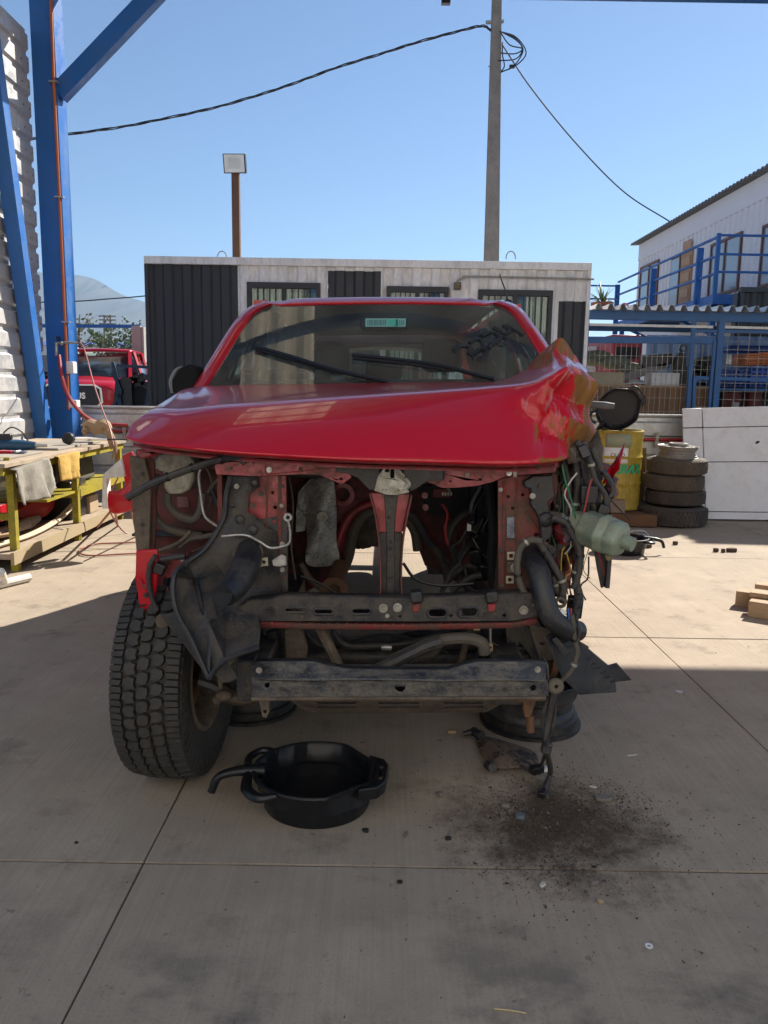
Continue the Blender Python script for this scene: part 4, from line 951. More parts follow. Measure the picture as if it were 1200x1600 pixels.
# rags over the rail
def rag(pts_top, pts_bot, X_, name, mat, label, seed, amp=.018):
    rr = random.Random(seed); b = B(); rows = []; n = 18; mrow = 14
    tl, tr_ = [PX(x, y, X_) for x, y in pts_top]; 
    bots = crom([PX(x, y, X_) for x, y in pts_bot], 6)
    for j in range(mrow+1):
        t = j/mrow; row = []
        for i in range(n+1):
            u_ = i/n; a = tl.lerp(tr_, u_); k = u_*(len(bots)-1); k0 = int(min(k, len(bots)-2)); c = bots[k0].lerp(bots[k0+1], k-k0)
            q = a.lerp(c, t); q.x += amp*math.sin(u_*11+seed)*(.3+t)+amp*.6*math.sin(u_*23+t*3+seed*2)*t+rr.uniform(-.003, .003)
            row.append(q)
        rows.append(row)
    over = [q+Vector((-.06, 0, .005)) for q in rows[0]]
    b.grid([over]+rows); return tag(b.obj(name, mat, solid=.004, smooth=70), label, 'rag')
rag([(24, 735), (76, 717)], [(31, 790), (45, 785), (60, 782), (74, 777), (80, 778), (88, 762)], BFX+.06, 'rag', M('grey_cloth', (.33, .31, .26), .95, 0, .15, 8, dirt=(.16, .15, .13), da=.3, ds=14, bump=.3, bs=200), 'dirty grey rag hanging over the bench rail', 2)
rag([(91, 714), (124, 706)], [(97, 752), (110, 749), (118, 748), (124, 747)], BFX+.05, 'rag', M('yellow_cloth', (.52, .33, .08), .95, 0, .12, 8, bump=.3, bs=200), 'yellow cloth hanging over the bench rail', 5, .010)
b = B(); b.box(PX(86, 735, BFX-.05), (.03, .07, .2)); tag(b.obj('black_strap', m_blkc), 'black strap hanging between the two rags', 'strap')
# under the bench
def under(xa, ya, xb, yb, X_, dep, name, mat, label, cat, bev=.006):
    a = PX(xa, ya, X_); c = PX(xb, yb, X_); b = B(); lo_, hi_ = min(a.y, c.y), max(a.y, c.y); zz = max(zs+.021, min(a.z, c.z)); b.bb(X_-dep, X_, lo_, hi_, zz, max(a.z, c.z)); return tag(b.obj(name, mat, bevel=bev), label, cat)
tb = thing('tool_case', 'black tool case with a red label under the bench', 'tool case', (-2.9, 6.7, zs))
a = PX(88, 782, BFX-.12); c = PX(137, 820, BFX-.12)
yA, yB = PX(112, 800, BFX-.12).y, PX(137, 800, BFX-.12).y
b = B(); b.bb(BFX-.62, BFX-.12, yA, yB, zs+.021, zs+.36); b.obj('body', m_blkc, tb, bevel=.015)
b = B(); b.bb(BFX-.13, BFX-.115, yA+.02, yA+(yB-yA)*.45, zs+.19, zs+.34); b.obj('label', m_red, tb)
under(140, 775, 155, 812, BFX-.1, .3, 'carton', m_card, 'tan carton under the far end of the bench', 'box')
onbench(-3.4, -2.85, 5.75, 6.3, .02, 'brown_panel', M('tan_panel', (.48, .34, .2), .7), 'curved tan trim panel on the lower shelf, nearest the front leg', 'panel', z=zs+.03, rot=(0, R(-8), R(10)))
b = B(); b.tube([(-2.78, 5.55, zs+.05), (-2.72, 6.0, zs+.05), (-2.74, 6.6, zs+.08), (-2.70, 6.95, zs+.22)], .014, 6); b.tube([(-2.81, 5.55, zs+.05), (-2.75, 6.0, zs+.05), (-2.77, 6.6, zs+.08), (-2.73, 6.95, zs+.22)], .014, 6)
tag(b.obj('bent_trim', M('cream_trim', (.6, .48, .32), .6)), 'cream bent trim strip lying along the lower shelf', 'trim strip')
b = B(); b.tube([(-2.95, 5.6, zs+.07), (-2.9, 6.3, zs+.08)], [.04, .045], 12, smooth=False); b.tube([(-2.9, 6.31, zs+.08), (-2.9, 6.5, zs+.09)], [.05, .03], 12, smooth=False)
tag(b.obj('strut_tube', M('grey_tube', (.28, .22, .18), .6)), 'grey strut tube lying on the lower shelf', 'tube')
b = B(); b.tube([(-3.1, 6.5, zs+.1), (-3.0, 6.7, zs+.16), (-2.95, 6.9, zs+.2)], [.09, .12, .07], 8); tag(b.obj('jack', M('jack_red', (.4, .03, .02), .5)), 'red trolley jack under the bench behind the front leg', 'jack')
under(0, 790, 12, 812, BFX-.2, .3, 'red_case', m_red, 'red case under the bench at the left picture edge', 'case')
b = B(); b.bb(-3.35, -3.05, 6.1, 6.35, zs+.021, zs+.3); tag(b.obj('black_bin', m_blkc, bevel=.01), 'black bin at the back of the lower shelf', 'bin')
b = B(); b.prism([Vector((-2.78+dx, y, z)) for dx, y, z in ((0, 7.0, zmid+.02), (0, 7.55, zmid+.02), (-.05, 7.6, zmid+.28), (-.05, 7.05, zmid+.3))], (-.3, 0, 0)); tag(b.obj('olive_bag', M('olive_bag', (.075, .07, .05), .9), bevel=.03), 'dark olive bag on the middle shelf of the bench', 'bag')
# white tube feet in front of the bench
st = thing('tube_stand', 'white tube stand lying on the floor before the front bench leg', 'stand', tuple(G(22, 902)))
b = B(); b.tube([G(46, 902, .03), G(-30, 920, .03)], .028, 10, smooth=False); b.obj('foot', m_white, st)
b = B(); b.tube([G(8, 908, .04), G(2, 893, .25)], .022, 8, smooth=False); b.obj('upright', m_white, st)
# red and white bumper corner on a stand left of the truck
bc = thing('bumper_corner', 'torn red and white bumper corner propped between the bench and the truck', 'bumper', tuple(G(195, 838)))
by = 6.2
b = B(); b.prism(LP([(160, 742), (190, 715), (196, 745), (166, 748), (168, 795), (158, 795)], by), (0, .1, 0)); b.obj('white_bracket', m_white, bc, bevel=.012)
rows = []
for j, (pts) in enumerate([[(168, 762), (180, 770), (195, 760), (215, 735)], [(167, 780), (182, 785), (200, 778), (222, 760)], [(168, 803), (184, 805), (202, 800), (224, 790)]]): rows.append(LP([(x, y, by-.03*math.sin(i)) for i, (x, y) in enumerate(pts)], by))
b = B(); b.grid(rows); b.obj('cover', m_red, bc, solid=.02, sub=1)
b = B(); b.prism(LP([(190, 712), (206, 705), (214, 735), (196, 760), (192, 742)], by+.02), (0, .04, 0)); b.obj('flap', m_red, bc, bevel=.01)
b = B(); b.tube([P(180, 800, by), G(184, 822)], .01, 6, smooth=False); b.tube([P(206, 798, by), G(214, 838)], .01, 6, smooth=False); b.tube([P(172, 800, by), G(150, 826)], .01, 6, smooth=False); b.obj('stand_leg', m_air2, bc)
# ================================================================ TYRE STACK, RIM, DRUM, PANEL
tc = G(1060, 833); tc = Vector((2.98, 8.1, 0))
def tyre(name, label, r, h, z, dx, dy, mat, seed):
    prof = [(r*.62, -h*.40), (r*.66, -h*.5), (r*.80, -h*.52), (r*.93, -h*.46), (r*.985, -h*.34), (r, -h*.2), (r, h*.2), (r*.985, h*.34), (r*.93, h*.46), (r*.80, h*.52), (r*.66, h*.5), (r*.62, h*.40), (r*.60, h*.3), (r*.60, -h*.3)]
    t = thing(name, label, 'tyre', (tc.x+dx, tc.y+dy, z), 'tyres stacked by the white panel')
    mt = Matrix.Translation((tc.x+dx, tc.y+dy, z+h*.52)) @ Matrix.Rotation(random.uniform(-.035, .035), 4, 'X')
    b = B(); b.lathe(prof, 48, mt, closed=True); b.obj('carcass', mat, t, smooth=50)
    b = B(); n = 54
    for row, zz in enumerate((-.30, -.1, .1, .30)):
        for k in range(n):
            a0 = 2*math.pi*(k+.5*(row % 2))/n; a1 = a0+2*math.pi/n*.72; rr_ = r*1.0 if abs(zz) < .2 else r*.99
            vv = []
            for rad in (rr_-.01, rr_+.007):
                for a_, zo in ((a0, -.085), (a1, -.085), (a1, .085), (a0, .085)): vv.append(mt @ Vector((rad*math.cos(a_), rad*math.sin(a_), (zz+zo)*h)))
            b.add(vv, [(4, 5, 6, 7), (0, 1, 5, 4), (1, 2, 6, 5), (2, 3, 7, 6), (3, 0, 4, 7)])
    b.obj('tread', mat, t, smooth=0)
m_tyr2 = M('old_tyre', (.032, .029, .026), .85, 0, .3, 10, dirt=(.075, .062, .048), da=.5, ds=8, bump=.4, bs=60)
m_tyr3 = M('brown_dusty_tyre', (.058, .046, .034), .9, 0, .3, 10, dirt=(.10, .08, .055), da=.5, ds=8, bump=.4, bs=60)
tyre('tyre', 'widest tyre at the bottom of the stack', .36, .19, 0, 0, 0, m_tyr2, 1)
tyre('tyre', 'second tyre from the bottom of the stack', .292, .155, .20, .045, .02, m_tyr2, 2)
tyre('tyre', 'brown dusty tyre third from the bottom of the stack', .298, .155, .36, .005, .0, m_tyr3, 3)
tyre('tyre', 'topmost tyre of the stack, carrying a steel rim', .295, .16, .52, .035, .01, m_tyr3, 4)
def rim_mesh(name, mat, r, h):
    b = B()
    prof = [(r, 0), (r, h*.06), (r*.935, h*.08), (r*.93, h*.22), (r*.885, h*.25), (r*.88, h*.36), (r*.83, h*.42), (r*.83, h*.60), (r*.90, h*.66), (r*.905, h*.74), (r*.93, h*.76), (r*.935, h*.92), (r, h*.94), (r, h), (r*.97, h), (r*.88, h*.90), (r*.8, h*.6), (r*.79, h*.4), (r*.88, h*.06)]
    b.lathe(prof, 40, closed=True)
    return b
m_rimb = M('black_steel_rim', (.016, .017, .02), .38, .2, .3, 9, dirt=(.07, .06, .046), da=.22, ds=14)
def steel_rim(name, label, loc, r, h, mat, disc=True, rz=0, tilt=(0, 0), hk=.62):
    t = thing(name, label, 'wheel rim', (0, 0, 0), 'steel wheel rims')
    rim_mesh('rim', mat, r, h).obj('barrel', mat, t, smooth=40)
    hz = h*hk
    b = B(); outer = [(r*.8*math.cos(2*math.pi*i/40), r*.8*math.sin(2*math.pi*i/40), hz) for i in range(40)]
    holes = [[(r*.22*math.cos(2*math.pi*i/16), r*.22*math.sin(2*math.pi*i/16), hz) for i in range(16)]]
    for k in range(8):
        a = 2*math.pi*k/8; c = Vector((r*.63*math.cos(a), r*.63*math.sin(a), hz)); holes.append([c+Vector((.028*math.cos(q)*1.0, .028*math.sin(q), 0)) for q in [2*math.pi*i/10 for i in range(10)]])
    b.prism(outer, (0, 0, .006), holes); b.obj('disc', mat, t)
    b = B(); b.lathe([(r*.24, hz+.004), (r*.30, hz+.035), (r*.45, hz+.035), (r*.52, hz+.007)], 24); b.obj('hub_face', mat, t)
    t.location = loc; t.rotation_euler = (tilt[0], tilt[1], rz); return t
m_rimg = M('grey_steel_rim', (.24, .23, .21), .45, .5, .2, 9, dirt=(.16, .13, .1), da=.4, ds=12)
steel_rim('wheel_rim', 'pale grey steel rim lying on top of the tyre stack', (tc.x+.03, tc.y, .685), .205, .12, m_rimg, tilt=(.03, .02), hk=.93)
# oil drum
m_dr = M('drum_yellow', (.42, .30, .02), .45, 0, .12, 5, dirt=(.16, .10, .03), da=.30, ds=6, stretch=(1, 1, .4))
dx = P(971, 740, 8.05).x; DRr = .262
dm = thing('oil_drum', 'dented yellow oil drum with green lettering and a white sticker', 'drum', (dx, 8.15, .14))
dc_ = Vector((dx-.02, 8.22, .14)); DH = P(971, 673, 8.0).z-.14
prof = [(0, .01), (DRr-.01, .01), (DRr, 0), (DRr+.008, .012), (DRr, .025)]
for zz in (.333, .666): prof += [(DRr, DH*zz-.022), (DRr+.011, DH*zz), (DRr, DH*zz+.022)]
prof += [(DRr, DH-.025), (DRr+.008, DH-.012), (DRr, DH), (DRr-.014, DH), (DRr-.014, DH-.02), (0, DH-.02)]
fine = []
for p_, q_ in zip(prof, prof[1:]):
    k = 1 if abs(q_[1]-p_[1]) < .1 else 6
    fine += [(p_[0]+(q_[0]-p_[0])*i/k, p_[1]+(q_[1]-p_[1])*i/k) for i in range(k)]
fine.append(prof[-1])
def dent(a, r, z):
    d = .022*math.exp(-((a-5.35)**2*9+(z-.42)**2*70))+.018*math.exp(-((a-5.5)**2*12+(z-.66)**2*150)) if r > .2 else 0
    return Vector(((r-d)*math.cos(a), (r-d)*math.sin(a), z))
b = B(); b.lathe(fine, 56, Matrix.Translation(dc_), rfun=dent); b.obj('shell', m_dr, dm, smooth=40)
letters('HERAX', .125, .0015, M('drum_green', (.02, .30, .13), .5), 'lettering', dm, Matrix.Translation(dc_+Vector((0, 0, DH*.52))) @ Matrix.Rotation(R(4), 4, 'Z'), bend=DRr+.0025, shear=.25, fat=.006)
def patch(z0_, z1_, a0, a1, mat, name, off=.003):
    b = B(); n = 10
    b.grid([[dc_+Vector(((DRr+off)*math.sin(a), -(DRr+off)*math.cos(a), z)) for a in [a0+(a1-a0)*i/n for i in range(n+1)]] for z in (z0_, z1_)]); return b.obj(name, mat, dm, solid=.0012)
patch(DH*.60, DH*.79, -.75, .18, m_white, 'sticker'); patch(DH*.80, DH*.96, -.7, .30, M('faded_label', (.30, .26, .15), .7, dirt=(.16, .28, .22), da=.4, ds=14), 'faded_label', .002)
letters('OLEO', .055, .001, m_blkc, 'lettering', dm, Matrix.Translation(dc_+Vector((0, 0, DH*.70))) @ Matrix.Rotation(R(-12), 4, 'Z'), bend=DRr+.006)
b = B(); b.box((dx-.02, 8.1, .07), (.72, .62, .12), (0, 0, R(-8))); 
tag(b.obj('timber_block', M('stained_timber', (.13, .065, .03), .85, 0, .3, 5, stretch=(2, 10, 10)), bevel=.008), 'thick dark timber block under the oil drum', 'timber')
b = B(); a = P(936, 793, 7.85); c = P(976, 808, 7.85); b.bb(a.x, c.x, 7.85, 7.93, .135, .135+.13); tag(b.obj('timber_offcut', M('grey_timber', (.2, .15, .11), .85), bevel=.004), 'small grey timber offcut before the oil drum', 'timber')
b = B(); b.bar(P(997, 806, 8.42)+Vector((0, 0, 0)), P(1003, 700, 8.5), .09, .03); tag(b.obj('plank', M('old_plank', (.15, .10, .045), .85, stretch=(10, 10, 1))), 'narrow upright plank leaning between the drum and low wall', 'plank')
# white panel leaning on the low wall
wp = thing('leaning_board', 'large white body board leaning against the low wall beside the tyres', 'panel', (P(1150, 815, 8.35).x, 8.3, 0))
m_wp = M('panel_white', (.66, .66, .68), .4, 0, .05, 2, dirt=(.55, .53, .50), da=.12, ds=9)
cols = [(1066, 640, 8.62, 1074, 806, 8.30), (1096, 638, 8.60, 1104, 811, 8.26)]
def wq(px, t):   # point on the leaning panel: px along, t 0 top..1 bottom
    xa = P(px, 640, 8.6).x; zt_ = P(px, 638, 8.6).z+(px-1066)*.0002
    return Vector((xa, 8.6-.32*t, zt_*(1-t)+.012*t))
def wstrip(p0, p1, t0, t1, name):
    b = B(); e = .004
    b.prism([wq(p0, t0)+Vector((e, 0, -e)), wq(p1, t0)+Vector((-e, 0, -e)), wq(p1, t1)+Vector((-e, 0, e)), wq(p0, t1)+Vector((e, 0, e))], (0, .03, 0)); return b.obj(name, m_wp, wp, bevel=.006)
for p0, p1 in ((1066, 1097), (1097, 1330)):
    for t0, t1 in ((0, .18), (.18, .49), (.49, .93), (.93, 1.0)):
        if p0 == 1066 and t0 > .2: continue
        if p0 == 1066 and t0 == .18: t1 = .97
        wstrip(p0, p1, t0, t1, 'sheet')
b = B(); b.prism([wq(1070, .02)+Vector((0, .034, 0)), wq(1325, .02)+Vector((0, .034, 0)), wq(1325, .97)+Vector((0, .034, 0)), wq(1070, .95)+Vector((0, .034, 0))], (0, .02, 0)); b.obj('backing', m_dark, wp)
b = B(); c = wq(1181, .32)+Vector((0, -.006, 0)); b.prism([c+Vector((.022*math.cos(a), 0, .014*math.sin(a)+.008*math.cos(a))) for a in [2*math.pi*i/10 for i in range(10)]], (0, .02, 0)); b.obj('hole', m_dark, wp)
# timber pallet at the right edge
pt = thing('pallet', 'weathered timber pallet corner at the right picture edge', 'pallet', tuple(G(1190, 985)))
pg = G(1182, 985)
for k, (dx_, dy_, z0_, z1_, rz) in enumerate(((.55, .0, .0, .1, 35), (.62, .14, .10, .13, 30), (.75, .35, .10, .13, 30), (.60, .28, 0, .1, 30))):
    b = B(); b.box((pg.x+dx_, pg.y+dy_, (z0_+z1_)/2), (1.1, .1, z1_-z0_), (0, 0, R(-rz))); b.obj('board', m_wood, pt, bevel=.004)
# ================================================================ DRAIN PANS
m_pan = M('black_pan_plastic', (.009, .010, .012), .36, 0, .25, 8, spec=.35)
def drain_pan(label, loc):
    t = thing('drain_pan', label, 'drain pan', (0, 0, 0), 'black oil drain pans')
    def Rf(a, r, z):
        c, s = math.cos(a), math.sin(a); k = r
        x, y = c*k*1.04, s*k*.98
        lim = r*.96
        if x > lim and z > .1: x = lim
        d = (abs(y)+x*.8); 
        if z > .1 and x > 0 and abs(y)+x*1.0 > r*1.27: q = r*1.27/(abs(y)+x); x *= q; y *= q
        rib = .007 if (int((a/(2*math.pi)*20)) % 2 and .02 < z < .11) else 0
        return Vector((x-c*rib, y-s*rib, z))
    r = .205; H_ = .145
    prof = [(0, .006), (r*.80, .006), (r*.84, .0), (r*.86, .008), (r*.88, .06), (r*.95, .064), (r*.97, H_-.02), (r*1.02, H_-.016), (r*1.05, H_-.004), (r*1.04, H_+.004), (r*1.0, H_+.006), (r*.955, H_-.004), (r*.93, .072), (r*.865, .066), (r*.84, .014), (0, .012)]
    b = B(); b.lathe(prof, 96, None, rfun=Rf); b.obj('bowl', m_pan, t, smooth=38)
    # flat carrying lip with a slot
    zt = H_
    outer = [(r*.80, -r*.62), (r*1.10, -r*.50), (r*1.20, -r*.30), (r*1.20, r*.30), (r*1.10, r*.50), (r*.80, r*.62)]
    hole = [(r*1.05, -r*.22), (r*1.13, -r*.22), (r*1.13, r*.22), (r*1.05, r*.22)]
    inner = [(r*.80, r*.62), (r*.98, r*.3), (r*.98, -r*.3)]
    b = B(); b.prism([Vector((x, y, zt+.004)) for x, y in outer+inner[1:]], (0, 0, -.05), [[Vector((x, y, zt+.004)) for x, y in hole]]); b.obj('grip_lip', m_pan, t, bevel=.006)
    b = B(); b.tube([(-r*.85, -r*.15, zt-.005), (-r*1.15, -r*.2, zt-.005), (-r*1.42, -r*.28, zt-.01), (-r*1.62, -r*.34, zt-.03), (-r*1.72, -r*.38, zt-.085)], [.028, .022, .017, .015, .014], 12); b.obj('spout', m_pan, t)
    b = B(); b.tube([(-r*.80, r*.55, zt-.01), (-r*1.1, r*.62, zt-.012), (-r*1.28, r*.4, zt-.02), (-r*1.22, r*.05, zt-.015)], .014, 8); b.obj('handle', m_pan, t)
    b = B(); b.tube([(-r*1.12, -r*.25, zt-.012), (-r*1.0, -r*.72, zt-.02), (-r*.72, -r*.98, zt-.015), (-r*.45, -r*.93, zt-.008)], [.016, .02, .018, .012], 8); b.obj('handle', m_pan, t)
    t.location = loc; return t
pc = G(490, 1268)
pan = drain_pan('black plastic oil drain pan with spout on the floor before the truck', (pc.x+.005, pc.y+.055, .001)); pan.rotation_euler = (0, 0, R(-7)); pan.scale = (.94, .94, .82)
p2 = dup(pan, (P(972, 660, 8.12).x, 8.26, DH+.14+.225), (R(92), R(-38), R(-16)), 'black drain pan standing on its side on top of the oil drum', (1.1, 1.0, 1.0))
p3 = dup(pan, tuple(G(985, 868)+Vector((-.02, .12, .001))), (0, 0, R(160)), 'black drain pan on the sunlit floor behind the coolant tank', .9)
b = B(); b.tube([P(925, 632, 7.93), P(945, 634, 7.88), P(960, 635, 7.86)], [.035, .04, .03], 12); tag(b.obj('filter_tube', M('grey_filter', (.09, .09, .095), .6)), 'grey tube lying in the drain pan on the oil drum', 'tube')
b = B(); q = P(985, 838, 7.3); b.tube([q+Vector((-.05, 0, .02)), q+Vector((.03, 0, .05)), q+Vector((.12, 0, .05)), q+Vector((.17, 0, .0)), q+Vector((.11, 0, .02))], .012, 8); tag(b.obj('alloy_bracket', m_steel), 'bright alloy bracket resting on the pan behind the coolant tank', 'bracket')
# ================================================================ RIMS CARRYING THE TRUCK
steel_rim('wheel_rim', 'black steel rim lying flat under the right front of the truck', (G(842, 1160).x-.0, G(842, 1160).y+.20, .001), .205, .20, m_rimb)
steel_rim('wheel_rim', 'black steel rim lying flat behind the front tyre', (G(378, 1136).x, G(378, 1136).y+.2, .001), .20, .20, m_rimb)
# ================================================================ BROKEN BITS ON THE FLOOR
rr = random.Random(11)
b = B(); mats = [M('soil', (.07, .048, .033), .95), M('soil2', (.11, .082, .058), .95), M('grit', (.17, .15, .125), .9), M('grit_dark', (.018, .016, .015), .8)]
def grain(c, s, mi):
    q = [Vector((rr.gauss(0, 1), rr.gauss(0, 1), rr.gauss(0, .7))).normalized()*s*rr.uniform(.6, 1.2) for _ in range(5)]
    q.sort(key=lambda v: v.z); b.add([c+v+Vector((0, 0, s*.4)) for v in q], [(0, 1, 2), (0, 2, 3), (0, 3, 1), (1, 2, 4), (2, 3, 4), (3, 1, 4)], mi)
cl = [(.545, 2.27, .12, 9), (.42, 2.33, .06, 3), (.66, 2.42, .09, 4), (.50, 2.10, .10, 4), (.78, 2.36, .09, 2), (.56, 2.5, .12, 2), (.62, 2.25, .3, 3)]
for k in range(11000):
    cx, cy, sg, _ = rr.choices(cl, [q[3] for q in cl])[0]
    s_ = .0008+abs(rr.gauss(0, .0016))+(rr.random() < .02)*rr.uniform(.002, .006)
    grain(Vector((cx+rr.gauss(0, sg), cy+rr.gauss(0, sg), 0)), s_, rr.choices((0, 1, 2, 3), (8, 7, 2, 1))[0])
for k in range(420): grain(Vector((rr.uniform(-1.2, 2.2), rr.uniform(1.45, 5.5), 0)), abs(rr.gauss(.0008, .0015))+.0006, rr.choices((0, 1, 2, 3), (4, 4, 2, 2))[0])
kind(b.obj('dirt_scatter', mats, smooth=0, label='loose brown soil and grit spilled below the wrecked corner', origin=(.55, 2.27, 0)), 'stuff')['category'] = 'dirt'
def chip(px, py, sx, sy, h, mat, name, label, cat, rz=0, n=7, seed=1, group=None):
    r2 = random.Random(seed); c = G(px, py); b = B(); pts = []
    for i in range(n):
        a = 2*math.pi*i/n; k = r2.uniform(.65, 1.1) if n < 12 else r2.uniform(.94, 1.02); v = Vector((sx*k*math.cos(a), sy*k*math.sin(a), .001)); v.rotate(Matrix.Rotation(R(rz), 3, 'Z')); pts.append(c+v)
    b.prism(pts, (0, 0, h)); return tag(b.obj(name, mat, bevel=min(h*.3, .004)), label, cat, group)
m_stone = M('stone', (.17, .15, .13), .9, 0, .2, 20); m_tan = M('tan_chip', (.34, .25, .15), .85); m_whc = M('white_chip', (.5, .47, .42), .6)
chip(943, 1250, .03, .018, .012, m_stone, 'flat_stone', 'flat grey round stone at the edge of the dirt', 'stone', n=14, seed=2)
chip(706, 1146, .026, .012, .012, m_tan, 'tan_chip', 'tan chip of filler beneath the bumper beam', 'chip', 5)
chip(813, 1278, .016, .014, .012, M('blue_chip', (.12, .15, .16), .5), 'plastic_lump', 'blue grey plastic lump in the dirt', 'lump', n=12)
chip(848, 1384, .018, .009, .006, m_whc, 'plastic_shard', 'pale shard lying before the dirt near the joint', 'shard', 50, 5, 3)
chip(926, 1231, .02, .007, .006, m_whc, 'plastic_shard', 'pale shard behind the flat stone', 'shard', -10, 6, 4)
chip(988, 1181, .024, .005, .004, m_whc, 'plastic_shard', 'thin pale sliver to the right of the wheel rim', 'shard', 15, 6, 5)
chip(1060, 1082, .024, .018, .004, m_whc, 'paper_scrap', 'white scrap at the shadow edge on the right', 'scrap', 20, 7, 6)
chip(790, 1261, .017, .010, .012, m_stone, 'pebble', 'brown pebble at the left edge of the dirt', 'stone', 0, 8, 7)
chip(688, 1243, .014, .016, .012, m_stone, 'pebble', 'brown pebble between the pan and dirt', 'stone', 0, 8, 8)
chip(571, 1300, .012, .008, .010, m_dark, 'black_crumb', 'black crumb just right of the drain pan', 'crumb', 0, 7, 9)
chip(634, 1305, .006, .020, .006, m_stone, 'grey_splinter', 'grey splinter on the floor right of the drain pan', 'splinter', -8, 6, 10)
chip(700, 1312, .012, .008, .008, m_dark, 'black_crumb', 'black crumb halfway between the pan and dirt', 'crumb', 0, 7, 11)
chip(624, 1380, .011, .008, .006, m_dark, 'black_crumb', 'black crumb in front of the slab joint at the centre', 'crumb', 0, 7, 12)
chip(119, 1318, .007, .006, .004, m_dark, 'black_crumb', 'black crumb on the floor left of the drain pan', 'crumb', 0, 7, 13)
chip(938, 1410, .012, .009, .008, m_tan, 'pebble', 'tan pebble in front of the slab joint on the right', 'stone', 0, 8, 14)
chip(927, 1380, .014, .011, .010, m_stone, 'pebble', 'grey pebble just in front of the slab joint', 'stone', 0, 9, 15)
for (x, y, s, lab) in ((1118, 862, .03, 'left crumb of the row on the sunlit floor'), (1130, 863, .02, 'second crumb of the row on the sunlit floor'), (1143, 862, .05, 'largest lump of the row on the sunlit floor'), (1013, 856, .03, 'lump in front of the tyre stack'), (1055, 851, .03, 'lump at the shadow edge before the tyres')):
    chip(x, y, s, s*.6, .03, mats[0], 'mud_lump', 'dark mud '+lab, 'mud lump', 0, 8, x, 'mud lumps on the sunlit floor')
c = G(1014, 1479); b = B(); b.lathe([(.0045, .001), (.0095, .001), (.0095, .003), (.0045, .003)], 20, Matrix.Translation(c), closed=True); tag(b.obj('washer', M('white_washer', (.75, .75, .74), .4)), 'small white washer lying on the foreground floor', 'washer')
b = B(); b.tube([G(772, 1576, .003), G(800, 1579, .004), G(822, 1583, .003)], .0016, 6); tag(b.obj('straw', M('straw', (.5, .4, .2), .8)), 'thin yellow straw at the bottom of the picture', 'straw')
for k, (x, y) in enumerate(((909, 1258), (868, 1300), (966, 1282), (898, 1276), (914, 1176))):
    c = G(x, y, .004); b = B(); b.prism([c+Vector((rr.uniform(-.006, .006), rr.uniform(-.006, .006), rr.uniform(0, .008))) for _ in range(3)], (0, 0, .002))
    tag(b.obj('glass_crumb', m_chrome), ('tiny bright glass crumb just left of the flat stone', 'tiny bright glass crumb in the middle of the dirt', 'tiny bright glass crumb at the right edge of the dirt', 'tiny bright glass crumb between the plugs and flat stone', 'tiny bright glass crumb behind the dirt near the rim')[k], 'glass', 'glass crumbs in the dirt')
# torn plastic bracket on the floor by the rim
tp = thing('torn_bracket', 'torn black and tan plastic bracket lying before the black rim', 'bracket', tuple(G(790, 1180)))
pts = [(737, 1140), (746, 1148), (770, 1152), (790, 1158), (822, 1168), (842, 1176), (844, 1200), (826, 1208), (812, 1198), (790, 1204), (768, 1200), (750, 1180)]
b = B(); rows = []
cpt = G(788, 1178, .035)
n = len(pts); ring = [G(x, y, .006+.02*abs(math.sin(i*1.7))) for i, (x, y) in enumerate(pts)]; mid = [q.lerp(cpt, .5)+Vector((0, 0, .012)) for q in ring]
b.add(ring+mid+[cpt], [(i, (i+1) % n, n+(i+1) % n, n+i) for i in range(n)]+[(n+i, n+(i+1) % n, 2*n) for i in range(n)])
b.obj('shell', M('tan_plastic', (.15, .105, .07), .7, 0, .25, 9, dirt=(.02, .018, .017), da=.42, ds=9, sharp=.04), tp, solid=.004, sub=1)
b = B(); b.tube([G(724, 1147, .02), G(740, 1144, .03), G(752, 1150, .03)], [.010, .016, .02], 8); b.ball(G(741, 1143, .03), .018, 8); b.obj('clip', m_blk, tp)
b = B(); b.cyl(G(762, 1195, .01), G(770, 1200, .03), .016, n=10); b.obj('boss', m_blk, tp)
# ================================================================ THE WRECKED PICKUP
from mathutils import noise as NZ
TK = thing('wrecked_pickup', 'wrecked red pickup stripped of its grille, bumper and one front wheel', 'pickup truck', (0, 4, 0))
def plate(pts, Y, th, name, mat, par=TK, holes=(), bevel=.003, label=None, vec=None, smooth=35):
    b = B(); b.prism(LP(pts, Y), vec or (0, th, 0), [LP(h, Y) for h in holes]); return b.obj(name, mat, par, bevel=bevel, label=label, smooth=smooth)
def pipe(pts, Y, r, name, mat, par=TK, n=9, k=6, label=None):
    b = B(); b.tube(LP(pts, Y), r, n, k); return b.obj(name, mat, par, label=label)
